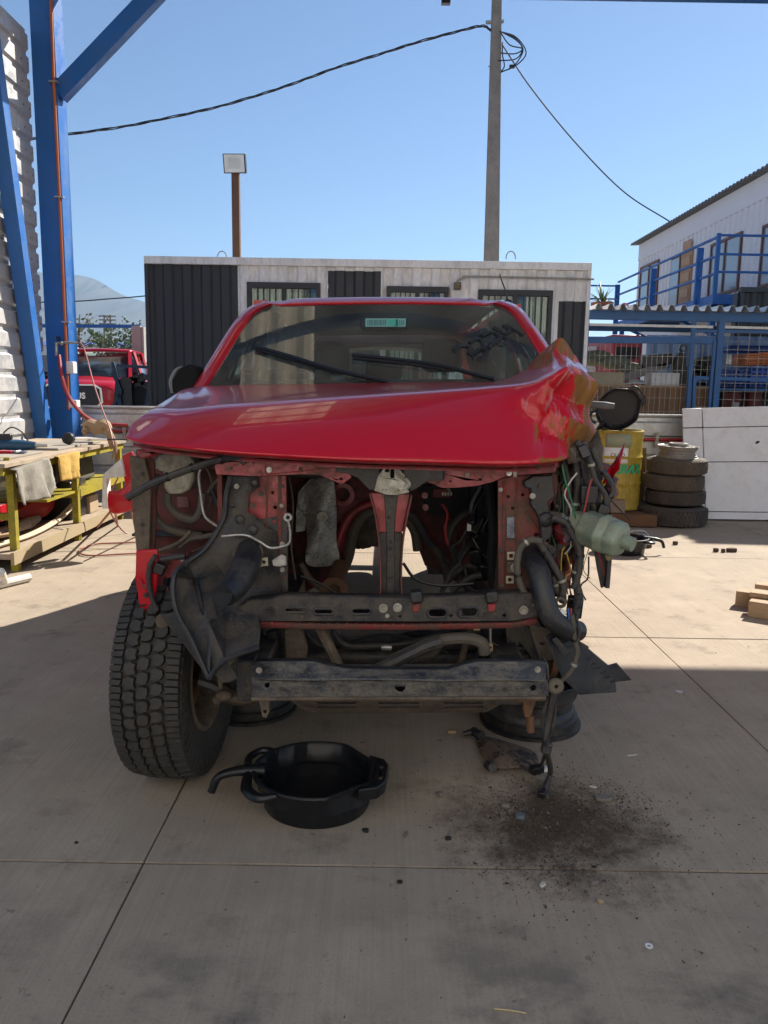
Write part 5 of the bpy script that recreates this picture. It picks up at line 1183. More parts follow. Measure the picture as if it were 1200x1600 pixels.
# ---- bonnet, pushed up and crumpled on the right
HC = [  # lip, mid, crease, rear : photo x, y, distance
 [(197, 684, 2.44), (207, 664, 2.56), (238, 640, 2.78), (272, 619, 3.25)],
 [(225, 692, 2.39), (236, 662, 2.52), (260, 638, 2.73), (284, 611, 3.36)],
 [(268, 698, 2.36), (276, 664, 2.47), (290, 638, 2.68), (305, 606, 3.42)],
 [(345, 706, 2.33), (348, 664, 2.42), (352, 632, 2.64), (352, 603, 3.47)],
 [(450, 713, 2.30), (450, 662, 2.39), (452, 625, 2.62), (455, 601, 3.5)],
 [(565, 719, 2.29), (565, 660, 2.37), (570, 617, 2.60), (575, 599, 3.5)],
 [(680, 722, 2.29), (682, 658, 2.37), (684, 610, 2.58), (690, 598, 3.48)],
 [(775, 725, 2.30), (778, 655, 2.39), (778, 603, 2.57), (772, 597, 3.40)],
 [(832, 724, 2.32), (832, 655, 2.40), (824, 598, 2.50), (815, 582, 3.15)],
 [(868, 719, 2.37), (864, 648, 2.41), (852, 588, 2.46), (845, 558, 2.95)],
 [(892, 709, 2.43), (886, 636, 2.43), (876, 574, 2.46), (873, 530, 2.72)],
 [(914, 697, 2.52), (906, 628, 2.50), (896, 566, 2.50), (884, 533, 2.76)],
 [(931, 683, 2.64), (926, 632, 2.62), (916, 583, 2.62), (903, 556, 2.80)]]
def expand(c):
    l_, m_, k_, r_ = [Vector(q) for q in c]
    a = l_.lerp(m_, .10)+Vector((0, 0, -.022)); d = m_.lerp(k_, .82)+Vector((0, 0, -.055)); e = k_.lerp(r_, .06)+Vector((0, 0, .05)); f = k_.lerp(r_, .4)+Vector((0, 0, .06))
    return [l_, a, m_, d, k_, e, f, r_]
HC = [expand(c) for c in HC]; nrow = 8; fine_rows = []
for r_ in range(nrow): fine_rows.append(crom([P(*c[r_]) for c in HC], 20))
ncol = len(fine_rows[0]); cols = [crom([fine_rows[r_][i] for r_ in range(nrow)], 13) for i in range(ncol)]
def tri(t): t = t % 1.0; return abs(t-.5)*4-1
rowsH = []
for j in range(len(cols[0])):
    row = []
    for i in range(ncol):
        q = cols[i][j].copy(); s = max(0, min(1, (q.x-.42)/.14))
        wob = .25*NZ.noise(Vector((q.x*4, q.z*4, 3.1))); wob2 = .25*NZ.noise(Vector((q.x*5, q.z*4, 9.1)))
        if s > 0:
            d = .027*tri((q.x*.9-q.z*.45)*5.2+wob+.15)+.022*tri((q.x*.5+q.z*1.0)*6.5+wob2)+.010*tri((q.x-q.z*.3)*12+wob*2)+.010*NZ.noise(Vector((q.x*8, q.z*7, 1.2)))
            q += Vector((.3, -1, .12))*d*s
        else:
            q += Vector((0, -1, .3))*.0014*NZ.noise(Vector((q.x*3, q.y*3, q.z*5)))
        row.append(q)
    rowsH.append(row)
lip2 = [q+Vector((0, .05, -.012)) for q in rowsH[0]]; lip3 = [q+Vector((0, .13, .005)) for q in rowsH[0]]
def hood_mat():
    mt = M('hood_paint', RED, .33, 0, .05, 3, coat=.65, spec=.2); n = mt.node_tree.nodes; l = mt.node_tree.links; b = n['Principled BSDF']
    src = b.inputs['Base Color'].links[0].from_socket
    tc = n.new('ShaderNodeTexCoord'); sx = n.new('ShaderNodeSeparateXYZ'); l.new(tc.outputs['Object'], sx.inputs[0])
    mp = n.new('ShaderNodeMapping'); mp.inputs['Scale'].default_value = (7, 3, 2.6); mp.inputs['Rotation'].default_value = (0, R(-18), 0); l.new(tc.outputs['Object'], mp.inputs[0])
    nz = n.new('ShaderNodeTexNoise'); nz.inputs['Scale'].default_value = 1.25; nz.inputs['Detail'].default_value = 7; nz.inputs['Roughness'].default_value = .6; l.new(mp.outputs[0], nz.inputs[0])
    mr = n.new('ShaderNodeMapRange'); mr.inputs[1].default_value = .465; mr.inputs[2].default_value = .50; l.new(nz.outputs[0], mr.inputs[0])
    ms_ = n.new('ShaderNodeMapRange'); ms_.inputs[1].default_value = .445; ms_.inputs[2].default_value = .46
    ed = n.new('ShaderNodeTexNoise'); ed.inputs['Scale'].default_value = 9; ed.inputs['Detail'].default_value = 5; l.new(tc.outputs['Object'], ed.inputs[0])
    ea = n.new('ShaderNodeMath'); ea.operation = 'MULTIPLY_ADD'; ea.inputs[1].default_value = .22; l.new(ed.outputs[0], ea.inputs[0]); 
    eb = n.new('ShaderNodeMath'); eb.operation = 'SUBTRACT'; l.new(sx.outputs[0], eb.inputs[0]); eb.inputs[1].default_value = .10; l.new(eb.outputs[0], ea.inputs[2]); l.new(ea.outputs[0], ms_.inputs[0])
    mu = n.new('ShaderNodeMath'); mu.operation = 'MULTIPLY'; l.new(mr.outputs[0], mu.inputs[0]); l.new(ms_.outputs[0], mu.inputs[1])
    c2 = n.new('ShaderNodeTexNoise'); c2.inputs['Scale'].default_value = 14; c2.inputs['Detail'].default_value = 6; l.new(tc.outputs['Object'], c2.inputs[0])
    oc = n.new('ShaderNodeMix'); oc.data_type = 'RGBA'; oc.inputs[6].default_value = (.13, .055, .018, 1); oc.inputs[7].default_value = (.30, .145, .035, 1); l.new(c2.outputs[0], oc.inputs[0])
    ge = n.new('ShaderNodeNewGeometry'); gs = n.new('ShaderNodeSeparateXYZ'); l.new(ge.outputs['True Normal'], gs.inputs[0]); ga = n.new('ShaderNodeMath'); ga.operation = 'ABSOLUTE'; l.new(gs.outputs[2], ga.inputs[0])
    gm = n.new('ShaderNodeMapRange'); gm.inputs[1].default_value = .5; gm.inputs[2].default_value = .62; gm.inputs[3].default_value = 1; gm.inputs[4].default_value = 0; l.new(ga.outputs[0], gm.inputs[0])
    m0 = mu; mu = n.new('ShaderNodeMath'); mu.operation = 'MULTIPLY'; l.new(m0.outputs[0], mu.inputs[0]); l.new(gm.outputs[0], mu.inputs[1])     # the scrape only reached the sides
    m2 = n.new('ShaderNodeMix'); m2.data_type = 'RGBA'; l.new(mu.outputs[0], m2.inputs[0]); l.new(src, m2.inputs[6]); l.new(oc.outputs[2], m2.inputs[7])
    # fine pale scuffs
    sc = n.new('ShaderNodeTexNoise'); sc.inputs['Scale'].default_value = 3; sc.inputs['Detail'].default_value = 9; mp2 = n.new('ShaderNodeMapping'); mp2.inputs['Scale'].default_value = (14, 3, 3); mp2.inputs['Rotation'].default_value = (0, R(35), 0)
    l.new(tc.outputs['Object'], mp2.inputs[0]); l.new(mp2.outputs[0], sc.inputs[0])
    mr3 = n.new('ShaderNodeMapRange'); mr3.inputs[1].default_value = .64; mr3.inputs[2].default_value = .70; mr3.inputs[4].default_value = .45; l.new(sc.outputs[0], mr3.inputs[0])
    mu3 = n.new('ShaderNodeMath'); mu3.operation = 'MULTIPLY'; l.new(mr3.outputs[0], mu3.inputs[0]); l.new(ms_.outputs[0], mu3.inputs[1])
    m3 = n.new('ShaderNodeMix'); m3.data_type = 'RGBA'; l.new(mu3.outputs[0], m3.inputs[0]); l.new(m2.outputs[2], m3.inputs[6]); m3.inputs[7].default_value = (.28, .20, .22, 1)
    l.new(m3.outputs[2], b.inputs['Base Color'])
    rr_ = n.new('ShaderNodeMapRange'); rr_.inputs[3].default_value = .33; rr_.inputs[4].default_value = .7; l.new(mu.outputs[0], rr_.inputs[0]); l.new(rr_.outputs[0], b.inputs['Roughness'])
    cc = n.new('ShaderNodeMapRange'); cc.inputs[3].default_value = .65; cc.inputs[4].default_value = .0; l.new(mu.outputs[0], cc.inputs[0]); l.new(cc.outputs[0], b.inputs['Coat Weight'])
    return mt
b = B(); b.grid([lip3, lip2]+rowsH); b.obj('bonnet', hood_mat(), TK, solid=.006, smooth=13, label='red bonnet pushed up and crumpled at its right corner with ochre scrapes')
b = B(); b.grid([[q+Vector((0, .02, -.008)) for q in lip2], [q+Vector((0, .02, -.018)) for q in lip2], [q+Vector((0, .25, -.02)) for q in lip2]]); b.obj('bonnet_inner', m_redd, TK, solid=.004)
# ---- windscreen surface
def WS(px, py, off=0.0):
    Y = 3.8
    for _ in range(12):
        q = P(px, py, Y); Y = 3.46+(q.z-1.35)*1.5+.17*q.x*q.x+off
    return P(px, py, Y)
Lp = crom([Vector((322, 604, 0)), Vector((350, 560, 0)), Vector((382, 508, 0)), Vector((402, 485, 0)), Vector((424, 476, 0))], 4)
Rp = crom([Vector((874, 600, 0)), Vector((846, 556, 0)), Vector((818, 512, 0)), Vector((796, 485, 0)), Vector((772, 475, 0))], 4)
def wsgrid(u0, u1, v0, v1, nu, nv, off):
    rows = []; k = len(Lp)-1
    for j in range(nv+1):
        v = v0+(v1-v0)*j/nv; a = v*k; i0 = int(min(a, k-1)); l_ = Lp[i0].lerp(Lp[i0+1], a-i0); r_ = Rp[i0].lerp(Rp[i0+1], a-i0); row = []
        for i in range(nu+1):
            u = u0+(u1-u0)*i/nu; q = l_.lerp(r_, u); bow = -6*v*4*u*(1-u)*.55
            row.append(WS(q.x, q.y+bow, off))
        rows.append(row)
    return rows
b = B(); b.grid(wsgrid(0, 1, 0, 1, 30, 16, 0)); ws = b.obj('windscreen', m_glass, TK, smooth=60)
b = B(); b.grid(wsgrid(0, .045, 0, 1, 2, 16, .006)); b.grid(wsgrid(.955, 1, 0, 1, 2, 16, .006)); b.grid(wsgrid(.045, .955, .93, 1, 20, 2, .006)); b.grid(wsgrid(.045, .955, 0, .05, 20, 2, .006)); b.obj('frit_band', m_dark, ws, smooth=60)
# sticker and marker writing
def wpatch(x0, x1, y0, y1, off, mat, name, par=ws):
    b = B(); b.grid([[WS(x0+(x1-x0)*i/8, y, off) for i in range(9)] for y in (y0, y1)]); return b.obj(name, mat, par)
stk = wpatch(571, 634, 497.5, 510.5, -.004, M('sticker_pale', (.22, .42, .36), .6), 'sticker')
wpatch(606, 621, 499, 509, -.006, M('sticker_green', (.08, .42, .30), .6), 'green_block'); wpatch(618, 622, 499, 509.5, -.0075, M('sticker_dark', (.0, .16, .10), .6), 'sticker_bar')
for k in range(12): wpatch(574+k*2.5, 575+k*2.5+(k % 3)*.35, 499.5, 508.5, -.006, M('sticker_bar', (.05, .16, .14), .6), 'sticker_bar')
for k in range(3): wpatch(624+k*3, 625.4+k*3, 500, 508, -.006, MC['sticker_bar'], 'sticker_bar')
mk = M('marker_ink', (.012, .012, .014), .6)
b = B()
for st_, r_ in (([(135, 485), (190, 435), (260, 425), (325, 455), (300, 500), (345, 525), (420, 470), (475, 460), (495, 510), (440, 570), (400, 560)], .013), ([(305, 400), (370, 357), (440, 372), (460, 430), (470, 490)], .0115), ([(435, 325), (520, 282), (605, 300), (640, 345), (600, 385), (540, 420), (510, 460)], .013),
               ([(610, 345), (680, 335), (720, 365), (700, 405), (640, 412), (600, 375)], .011), ([(575, 225), (640, 262), (700, 295), (745, 262), (715, 225), (680, 205)], .011), ([(680, 205), (760, 232), (830, 270), (895, 312)], .010), ([(335, 545), (350, 580)], .004)):
    b.tube([WS(690+x/7.06, 480+y/7.06, -.002) for x, y in st_], r_, 6, 5)
b.obj('marker_writing', mk, ws)
# cracks by the dented corner
b = B()
for k in range(16):
    x0, y0 = random.uniform(740, 860), random.uniform(500, 588); a = random.uniform(.7, 1.5); L_ = random.uniform(6, 26)
    b.tube([WS(x0, y0, -.003), WS(x0+L_*.5*math.cos(a)+1, y0+L_*.5*math.sin(a), -.003), WS(x0+L_*math.cos(a), y0+L_*math.sin(a), -.003)], .0006, 4, 2)
b.obj('crack', M('crack_line', (.4, .45, .42), .3), ws)
# wipers
for pts in ([(398, 541), (450, 556), (520, 577), (605, 597)], [(550, 555), (620, 562), (690, 572), (772, 593)]):
    w_ = B(); w_.tube([WS(x, y, -.03) for x, y in pts], .011, 6); wo = w_.obj('wiper', m_blkc, TK)
    w2 = B(); w2.tube([WS(x+2, y+5, -.012) for x, y in pts[:3]], .007, 6); w2.obj('wiper_blade', m_blkc, wo)
# pillars
for outer, inner, s in (([(300, 607), (328, 562), (362, 508), (386, 482), (412, 470)], [(324, 604), (352, 560), (384, 508), (404, 486), (426, 477)], -1), ([(890, 600), (862, 548), (836, 510), (812, 480), (784, 468)], [(872, 600), (844, 556), (816, 512), (794, 485), (770, 475)], 1)):
    o = crom(Vector((x, y, 0)) for x, y in outer); i_ = crom(Vector((x, y, 0)) for x, y in inner)
    rows = [[WS(q.x, q.y, .0) for q in i_], [WS(q.x+(p.x-q.x)*.3, q.y+(p.y-q.y)*.3, -.028) for p, q in zip(o, i_)], [WS(q.x+(p.x-q.x)*.75, q.y+(p.y-q.y)*.75, -.02) for p, q in zip(o, i_)], [WS(q.x, q.y, .05) for q in o], [WS(q.x, q.y, .16) for q in i_]]
    b = B(); b.grid(rows); b.obj('pillar', m_red, TK, smooth=70)
# ---- roof
hd = wsgrid(0, 1, 1, 1, 24, 1, -.008)[0]
hd = crom([WS(412, 471, 0)]+hd[1:-1]+[WS(784, 469, 0)], 1)
rows = []
for d, dz, sxx in ((0, -.012, 1.0), (0, .0, 1.0), (.06, .022, 1.0), (.2, .042, 1.005), (.6, .066, 1.02), (1.1, .066, 1.03), (1.55, .04, 1.02), (1.72, -.02, 1.0)):
    row = []
    for i, q in enumerate(hd):
        u = i/(len(hd)-1)*2-1; e = max(0, (abs(u)-.82)/.18); row.append(Vector((q.x*sxx, q.y+d, q.z+dz*(1-e*e*.5)-.012*e*e)))
    rows.append(row)
b = B(); b.grid(rows); rfo = b.obj('roof', m_red, TK, solid=.012, smooth=50)
zr_ = rows[3][0].z
b = B(); b.grid([[q+Vector((0, 0, -.03)) for q in r_] for r_ in rows[2:]]); b.obj('headliner', M('grey_headliner', (.30, .30, .28), .9), TK, solid=.004)
# antenna
b = B(); a0 = P(794, 472, 4.5); b.ball(a0, .022, 8, (1.2, 1, .7)); b.tube([a0, P(790, 455, 4.5), P(783, 436, 4.55), P(781, 428, 4.55)], .004, 5); b.obj('aerial', m_blkc, TK)
# ---- cab
YB = 6.0; XR = .665
for s in (-1, 1):
    side = B(); xs_ = [(.45, .80), (.6, .87), (.95, .90), (1.18, .86)]
    for y0_, y1_, nm in ((3.52, 4.62, 'front_door'), (4.635, 5.6, 'rear_door'), (5.615, YB, 'corner_panel')):
        b = B(); b.grid([[Vector((s*x, y, z)) for z, x in xs_] for y in (y0_, (y0_+y1_)/2, y1_)]); b.grid([[Vector((s*(x-.1), y, z)) for z, x in xs_] for y in (y0_, y1_)])
        do = b.obj(nm, m_red, TK, solid=.012)
        if 'door' in nm:
            h = B(); h.box((s*.905, y1_-.16, .98), (.03, .18, .035)); h.obj('handle', m_blkc, do, bevel=.008)
            g_ = B(); yt0, yt1 = (y0_+.55 if nm == 'front_door' else y0_+.05), y1_-.05
            g_.add([(s*.855, y0_+.1, 1.19), (s*.855, y1_-.04, 1.19), (s*XR, yt1, zr_-.06), (s*XR, yt0, zr_-.06)], [(0, 1, 2, 3)]); g_.obj('window', m_glass2, do, solid=.005)
    b = B(); b.bar((s*.86, 4.63, 1.18), (s*XR, 4.6, zr_-.03), .08); b.bar((s*.86, 5.65, 1.18), (s*XR, 5.7, zr_-.03), .1, .25); b.bar((s*(XR+.01), 4.3, zr_-.02), (s*(XR+.01), 5.9, zr_-.02), .07, .06); b.obj('pillar', m_red, TK)
    b = B(); b.bar((s*.80, 4.60, 1.18), (s*(XR-.06), 4.56, zr_-.05), .10, .04); b.bar((s*.80, 5.55, 1.18), (s*(XR-.06), 5.6, zr_-.05), .10, .2); b.obj('pillar_trim', MC['grey_headliner'], TK)
    b = B(); b.bar((s*.80, 3.5, .5), (s*.80, YB, .5), .12, .1); b.obj('sill', m_redd, TK, bevel=.01)
    b = B(); b.grid([[Vector((s*(.64+.02*math.sin(y*14)), y, z)) for y in [4.3+1.4*i/20 for i in range(21)]] for z in (zr_-.05, 1.45, 1.22)]); b.obj('curtain_airbag', M('airbag_cloth', (.50, .54, .50), .9), TK, solid=.02, smooth=60)
b = B(); xw = .74
b.prism([Vector(q) for q in ((-xw-.1, YB, .55), (xw+.1, YB, .55), (xw+.1, YB, 1.18), (XR, YB-.1, zr_), (-XR, YB-.1, zr_), (-xw-.1, YB, 1.18))], (0, .03, 0), [[Vector(q) for q in ((-.62, YB-.03, 1.22), (.62, YB-.03, 1.22), (.55, YB-.08, zr_-.1), (-.55, YB-.08, zr_-.1))]]); b.obj('rear_wall', m_red, TK)
b = B(); b.prism([Vector(q) for q in ((-xw, YB-.03, .6), (xw, YB-.03, .6), (xw, YB-.03, 1.18), (XR-.02, YB-.13, zr_-.02), (-XR+.02, YB-.13, zr_-.02), (-xw, YB-.03, 1.18))], (0, .008, 0), [[Vector(q) for q in ((-.60, YB-.06, 1.23), (.60, YB-.06, 1.23), (.53, YB-.11, zr_-.11), (-.53, YB-.11, zr_-.11))]]); b.obj('rear_trim', MC['grey_headliner'], TK)
b = B(); b.add([(-.63, YB-.0, 1.21), (.63, YB-.0, 1.21), (.56, YB-.06, zr_-.09), (-.56, YB-.06, zr_-.09)], [(0, 1, 2, 3)]); b.obj('rear_window', m_glass2, TK, solid=.005)
b = B()
for s in (-1, 1): b.bb(s*.2, s*.80, 3.42, YB, .53, .57); b.bb(s*.2, s*.24, 3.6, YB, .571, .82)
b.bb(-.24, .24, 3.6, YB, .821, .85); b.obj('floor_pan', m_frame, TK)
b = B(); b.bb(-.72, .72, 3.72, 4.0, 1.02, 1.25); b.obj('dashboard', m_blkc, TK, bevel=.04)
b = B()
for xp in (345, 392, 430, 468, 505): b.box(WS(xp, 590, .12), (.075, .06, .06), (.3, 0, 0))
b.tube([WS(335, 596, .1), WS(420, 598, .1), WS(520, 597, .1)], .012, 6); b.obj('dash_vent', m_blk, TK, bevel=.01)
b = B(); b.lathe([(.17, -.014), (.19, 0), (.17, .014), (.155, 0)], 28, Matrix.Translation((.36, 4.1, 1.17)) @ Matrix.Rotation(R(65), 4, 'X'), closed=True); b.obj('steering_wheel', m_blkc, TK)
for sx_, hx in ((-.36, P(515, 560, 4.9).x), (.36, P(690, 555, 4.9).x)):
    b = B(); b.box((sx_, 4.88, .98), (.50, .14, .62), (R(-10), 0, 0)); b.box((sx_, 4.6, .72), (.5, .5, .16)); se = b.obj('seat', M('dark_seat', (.028, .028, .03), .85), TK, bevel=.05)
    b = B(); q = P(515 if sx_ < 0 else 690, 561 if sx_ < 0 else 556, 4.95); b.box((q.x, 4.95, q.z), (.25, .1, .20)); b.obj('headrest', MC['dark_seat'], se, bevel=.045)
b = B(); b.box((0, 5.65, .98), (1.3, .14, .6)); se = b.obj('rear_seat', MC['dark_seat'], TK, bevel=.05)
b = B(); q = P(600, 578, 5.6); b.box((q.x, 5.6, q.z), (.26, .09, .14)); b.obj('headrest', MC['dark_seat'], se, bevel=.04)
b = B(); q = WS(600, 492, .08); b.box(q+Vector((0, .06, -.04)), (.24, .04, .07)); b.obj('rear_view_mirror', m_blkc, TK, bevel=.012)
# cowl
b = B(); b.bb(-.80, .80, 3.36, 3.55, 1.255, 1.30); b.obj('cowl', m_blkd, TK, bevel=.01)
# door mirror
mc = P(290, 593, 3.75)
b = B(); b.prism(LP([(268, 611), (268, 594), (278, 577), (294, 569), (306, 571), (312, 584), (309, 600), (296, 616), (280, 620)], 3.72), (.01, .10, 0)); mo = b.obj('door_mirror', M('mirror_black', (.008, .008, .009), .75, spec=.2), TK, bevel=.022)
b = B(); b.tube(LP([(269, 614), (267, 596), (274, 580), (284, 572.5)], 3.73), [.006, .010, .009, .004], 8); b.obj('mirror_trim', M('mirror_grey', (.16, .165, .17), .45), mo)
b = B(); b.bar(mc+Vector((.03, 0, -.05)), (-.84, 3.8, 1.2), .05, .04); b.obj('mirror_arm', m_blkc, mo)
# ---- chassis
for s in (-1, 1):
    b = B(); b.bb(s*.34, s*.44, 2.27, 7.4, .40, .53); b.obj('chassis_rail', m_frame, TK, bevel=.008)
    for yy in (5.85,):
        wh = B(); mt = Matrix.Translation((s*.79, yy, .38)) @ Matrix.Rotation(R(90), 4, 'Y')
        wh.lathe([(.2, -.12), (.30, -.13), (.36, -.11), (.38, -.06), (.38, .06), (.36, .11), (.30, .13), (.2, .12)], 40, mt); wo = wh.obj('rear_wheel', m_tyre, TK)
        rb = B(); rb.lathe([(0, .05*s), (.1, .06*s), (.2, .02*s), (.215, .11*s), (.215, -.11*s)], 24, mt); rb.obj('rim', m_mud, wo)
b = B(); b.cyl((-.7, 5.85, .38), (.7, 5.85, .38), .05, n=12); b.ball((.05, 5.85, .38), .14, 10); b.obj('rear_axle', m_mud, TK)
b = B(); b.cyl((-.38, 7.3, .46), (.38, 7.3, .46), .06, n=10); b.bb(-.34, .34, 6.2, 6.3, .42, .5); b.obj('cross_member', m_frame, TK)
b = B(); b.tube([(-.05, 3.7, .72), (-.03, 4.4, .66), (0, 5.0, .52), (.03, 5.75, .40)], [.075, .06, .04, .04], 12, smooth=False); b.obj('propeller_shaft', m_mud, TK)
b = B(); b.box((-.08, 3.85, .70), (.22, .35, .2)); b.ball((-.1, 3.65, .70), .1, 8, jit=.1); b.obj('transfer_case', m_mud, TK, bevel=.03)
# ---- firewall and engine bay
FW = [(438, 730), (800, 730), (800, 940), (742, 935), (705, 902), (684, 890), (664, 884), (655, 860), (650, 828), (636, 806), (606, 796), (578, 798), (560, 812), (549, 838), (545, 870), (536, 892), (520, 902), (470, 930), (438, 935)]
plate(FW, 3.38, .02, 'firewall', M('grimy_firewall', (.17, .010, .015), .5, 0, .3, 5, dirt=(.028, .018, .016), da=.55, ds=7, sharp=.12))
def off(pts, k, c=(602, 880)): return [(c[0]+(x-c[0])*k, c[1]+(y-c[1])*k) for x, y in pts]
pipe([(530, 905), (545, 870), (551, 836), (564, 811), (584, 800), (606, 799), (632, 809), (648, 830), (653, 860)], 3.34, .022, 'tunnel_lip', m_hosed)
pipe([(520, 880), (528, 850), (540, 818), (556, 798), (585, 785)], 3.34, .018, 'tunnel_seam', m_redd)
b = B(); b.bb(-.62, .62, 3.34, 3.37, 1.02, 1.24); b.obj('bulkhead_insulation', m_dark, TK)
plate([(652, 760), (775, 752), (782, 806), (705, 806), (668, 803), (662, 782)], 3.30, .05, 'heater_box', m_dark, bevel=.01)
plate([(676, 764), (704, 764), (704, 778), (676, 778)], 3.285, .01, 'warning_label', M('label_red', (.12, .01, .015), .6)); 
for k in range(4): plate(circ(692+k*4.3, 772, 1.6, 3, 8), 3.28, .004, 'label_mark', m_zinc, bevel=0)
b = B(); b.cyl(P(664, 774, 3.3), P(664, 774, 3.28), .014, n=12); b.cyl(P(665, 793, 3.3), P(665, 793, 3.28), .014, n=12); b.obj('grommet', m_redd, TK)
b = B(); c = P(536, 772, 3.33); b.lathe([(.03, -.01), (.045, -.01), (.05, .02), (.03, .02)], 20, Matrix.Translation(c) @ Matrix.Rotation(R(90), 4, 'X'), closed=True); b.obj('grommet', m_redd, TK)
# heat shield
hs = [[(464, 800), (470, 765), (486, 748), (524, 747)], [(476, 800), (484, 775), (500, 762), (524, 760)], [(478, 825), (492, 800), (508, 788), (526, 786)], [(480, 850), (498, 830), (510, 820), (528, 815)], [(475, 870), (495, 862), (515, 850), (524, 846)], [(478, 885), (498, 888), (520, 886), (536, 880)]]
b = B(); b.grid([LP([(x, y, 3.22+.05*math.sin(i*1.4+j)) for i, (x, y) in enumerate(r_)], 3.2) for j, r_ in enumerate(hs)]); hso = b.obj('heat_shield', m_shield, TK, solid=.004, sub=2)
plate([(462, 802), (466, 768), (484, 748), (520, 744), (516, 760), (490, 772), (480, 800), (476, 830), (462, 832)], 3.28, .01, 'heat_shield', m_shield)
b = B(); c = P(504, 807, 3.14); b.cyl(c, c+Vector((0, -.012, 0)), .022, n=14); b.cyl(c+Vector((0, -.012, 0)), c+Vector((0, -.022, 0)), .011, n=6); b.obj('bolt', m_zinc, hso)
b = B(); b.tube(LP([(532, 885, 3.15), (525, 905, 3.05), (518, 925, 2.95)], 3), .034, 12); b.lathe([(.028, 0), (.055, 0), (.055, .015), (.028, .015)], 18, Matrix.Translation(P(522, 925, 2.93)) @ Matrix.Rotation(R(70), 4, 'X'), closed=True); b.obj('exhaust_flange', m_rust, TK)
pipe([(470, 880), (485, 905), (505, 922), (520, 935)], 2.95, .012, 'bracket_bar', m_mud)
# dark plumbing right of the tunnel
for pts, r_, Y_, mt in (([(742, 735), (746, 770), (752, 800), (748, 835), (746, 870), (744, 905)], .030, 3.0, m_dark), ([(752, 760), (738, 790), (742, 815), (758, 830)], .018, 2.95, m_blkc), ([(700, 850), (706, 825), (722, 806), (740, 800)], .014, 3.05, m_rub), ([(698, 818), (700, 840), (710, 862), (712, 880)], .016, 3.1, m_rub), ([(716, 890), (722, 868), (738, 850), (752, 838)], .014, 3.0, m_rub), ([(632, 798), (652, 815), (668, 845), (684, 862), (694, 885), (700, 910)], .016, 3.28, m_blkd), ([(700, 905), (720, 890), (740, 885), (760, 905)], .014, 2.95, m_blkd), ([(716, 905), (735, 920), (755, 925), (775, 915)], .012, 2.9, m_rub), ([(760, 735), (765, 780), (770, 830), (768, 880), (772, 920)], .02, 2.9, m_dark), ([(705, 925), (730, 905), (752, 898)], .012, 2.85, m_blkd), ([(690, 925), (700, 905), (708, 890), (720, 880)], .010, 2.85, m_rub)):
    pipe(pts, Y_, r_, 'engine_bay_hose', mt)
b = B()
for x, y, Y_, s_ in ((742, 822, 2.95, .05), (748, 850, 2.95, .055), (744, 868, 2.93, .045), (756, 890, 2.92, .05), (730, 895, 2.95, .04), (738, 812, 2.9, .03), (762, 870, 2.95, .06)):
    b.box(P(x, y, Y_), (s_, s_, s_*1.3), (random.uniform(-.5, .5), random.uniform(-.5, .5), random.uniform(-.5, .5)))
b.obj('connector_cluster', m_blkc, TK, bevel=.006)
b = B(); b.box(P(733, 823, 2.9), (.014, .01, .03)); b.obj('white_clip', m_white, TK)
# side aprons of the bay
for s in (-1, 1):
    b = B(); b.prism([Vector(q) for q in ((s*.52, 2.5, .62), (s*.52, 3.4, .62), (s*.52, 3.4, 1.2), (s*.52, 2.5, 1.10))], (s*.015, 0, 0)); b.obj('inner_apron', m_redb, TK)
    b = B(); n = 10; b.grid([[Vector((s*x, 2.68+.44*math.cos(R(95-110*i/n)), .38+.46*math.sin(R(95-110*i/n)))) for i in range(n+1)] for x in (.53, .86 if s < 0 else .7)]); b.obj('wheel_arch', m_frame, TK, solid=.008)
    b = B(); b.bb(s*.55, s*.78, 2.65, 3.5, 1.06, 1.10); b.obj('wing_rail', m_redb, TK, bevel=.008)
    b = B(); b.cyl((s*.47, 2.85, .5), (s*.5, 2.95, 1.05), .06, n=14); b.obj('strut', m_mud, TK)
# ---- radiator support
UB = 2.41
plate([(335, 727), (352, 722), (420, 723), (545, 724), (549, 746), (534, 757), (518, 750), (500, 742), (470, 741), (400, 744), (338, 741)], UB, .03, 'upper_tie_bar', m_redd, holes=[circ(519, 730, 2), circ(533, 748, 3, 2)])
plate([(640, 730), (700, 728), (760, 728), (800, 730), (872, 722), (868, 738), (812, 742), (790, 745), (770, 753), (745, 759), (712, 762), (690, 762), (676, 756), (660, 750)], UB, .03, 'upper_tie_bar', m_redd, holes=[circ(699, 732, 2), circ(704, 752, 1.8), circ(750, 749, 3, 2)])
plate([(414, 722), (546, 724), (546, 729), (418, 742), (414, 740)], UB-.008, .006, 'overlap_plate', m_redd)
for x, y in ((421, 734), (795, 739)):
    b = B(); c = P(x, y, UB-.01); b.cyl(c, c+Vector((0, -.006, 0)), .0085, n=14); b.cyl(c+Vector((0, -.006, 0)), c+Vector((0, -.012, 0)), .0052, n=6); b.obj('bolt', m_steel, TK)
plate([(802, 730), (808, 730), (808, 746), (802, 746)], UB-.006, .004, 'bright_tab', m_zinc)
plate([(525, 726), (592, 726), (594, 742), (585, 766), (577, 766), (560, 748), (546, 741), (525, 737)], 2.395, .012, 'latch_shroud', m_blkd)
plate([(628, 733), (650, 727), (694, 729), (695, 750), (668, 753), (650, 765), (640, 769), (633, 748)], 2.375, .02, 'latch_motor', m_blk, bevel=.005)
lt = plate([(584, 767), (590, 744), (598, 733), (606, 728), (617, 728), (629, 737), (635, 752), (640, 770), (622, 774), (600, 773)], 2.385, .006, 'bonnet_latch', m_zinc, holes=[slot(610, 617, 728.6, 748, 3) if False else [(610, 731), (616, 731), (616, 746), (613, 748), (610, 746)]])
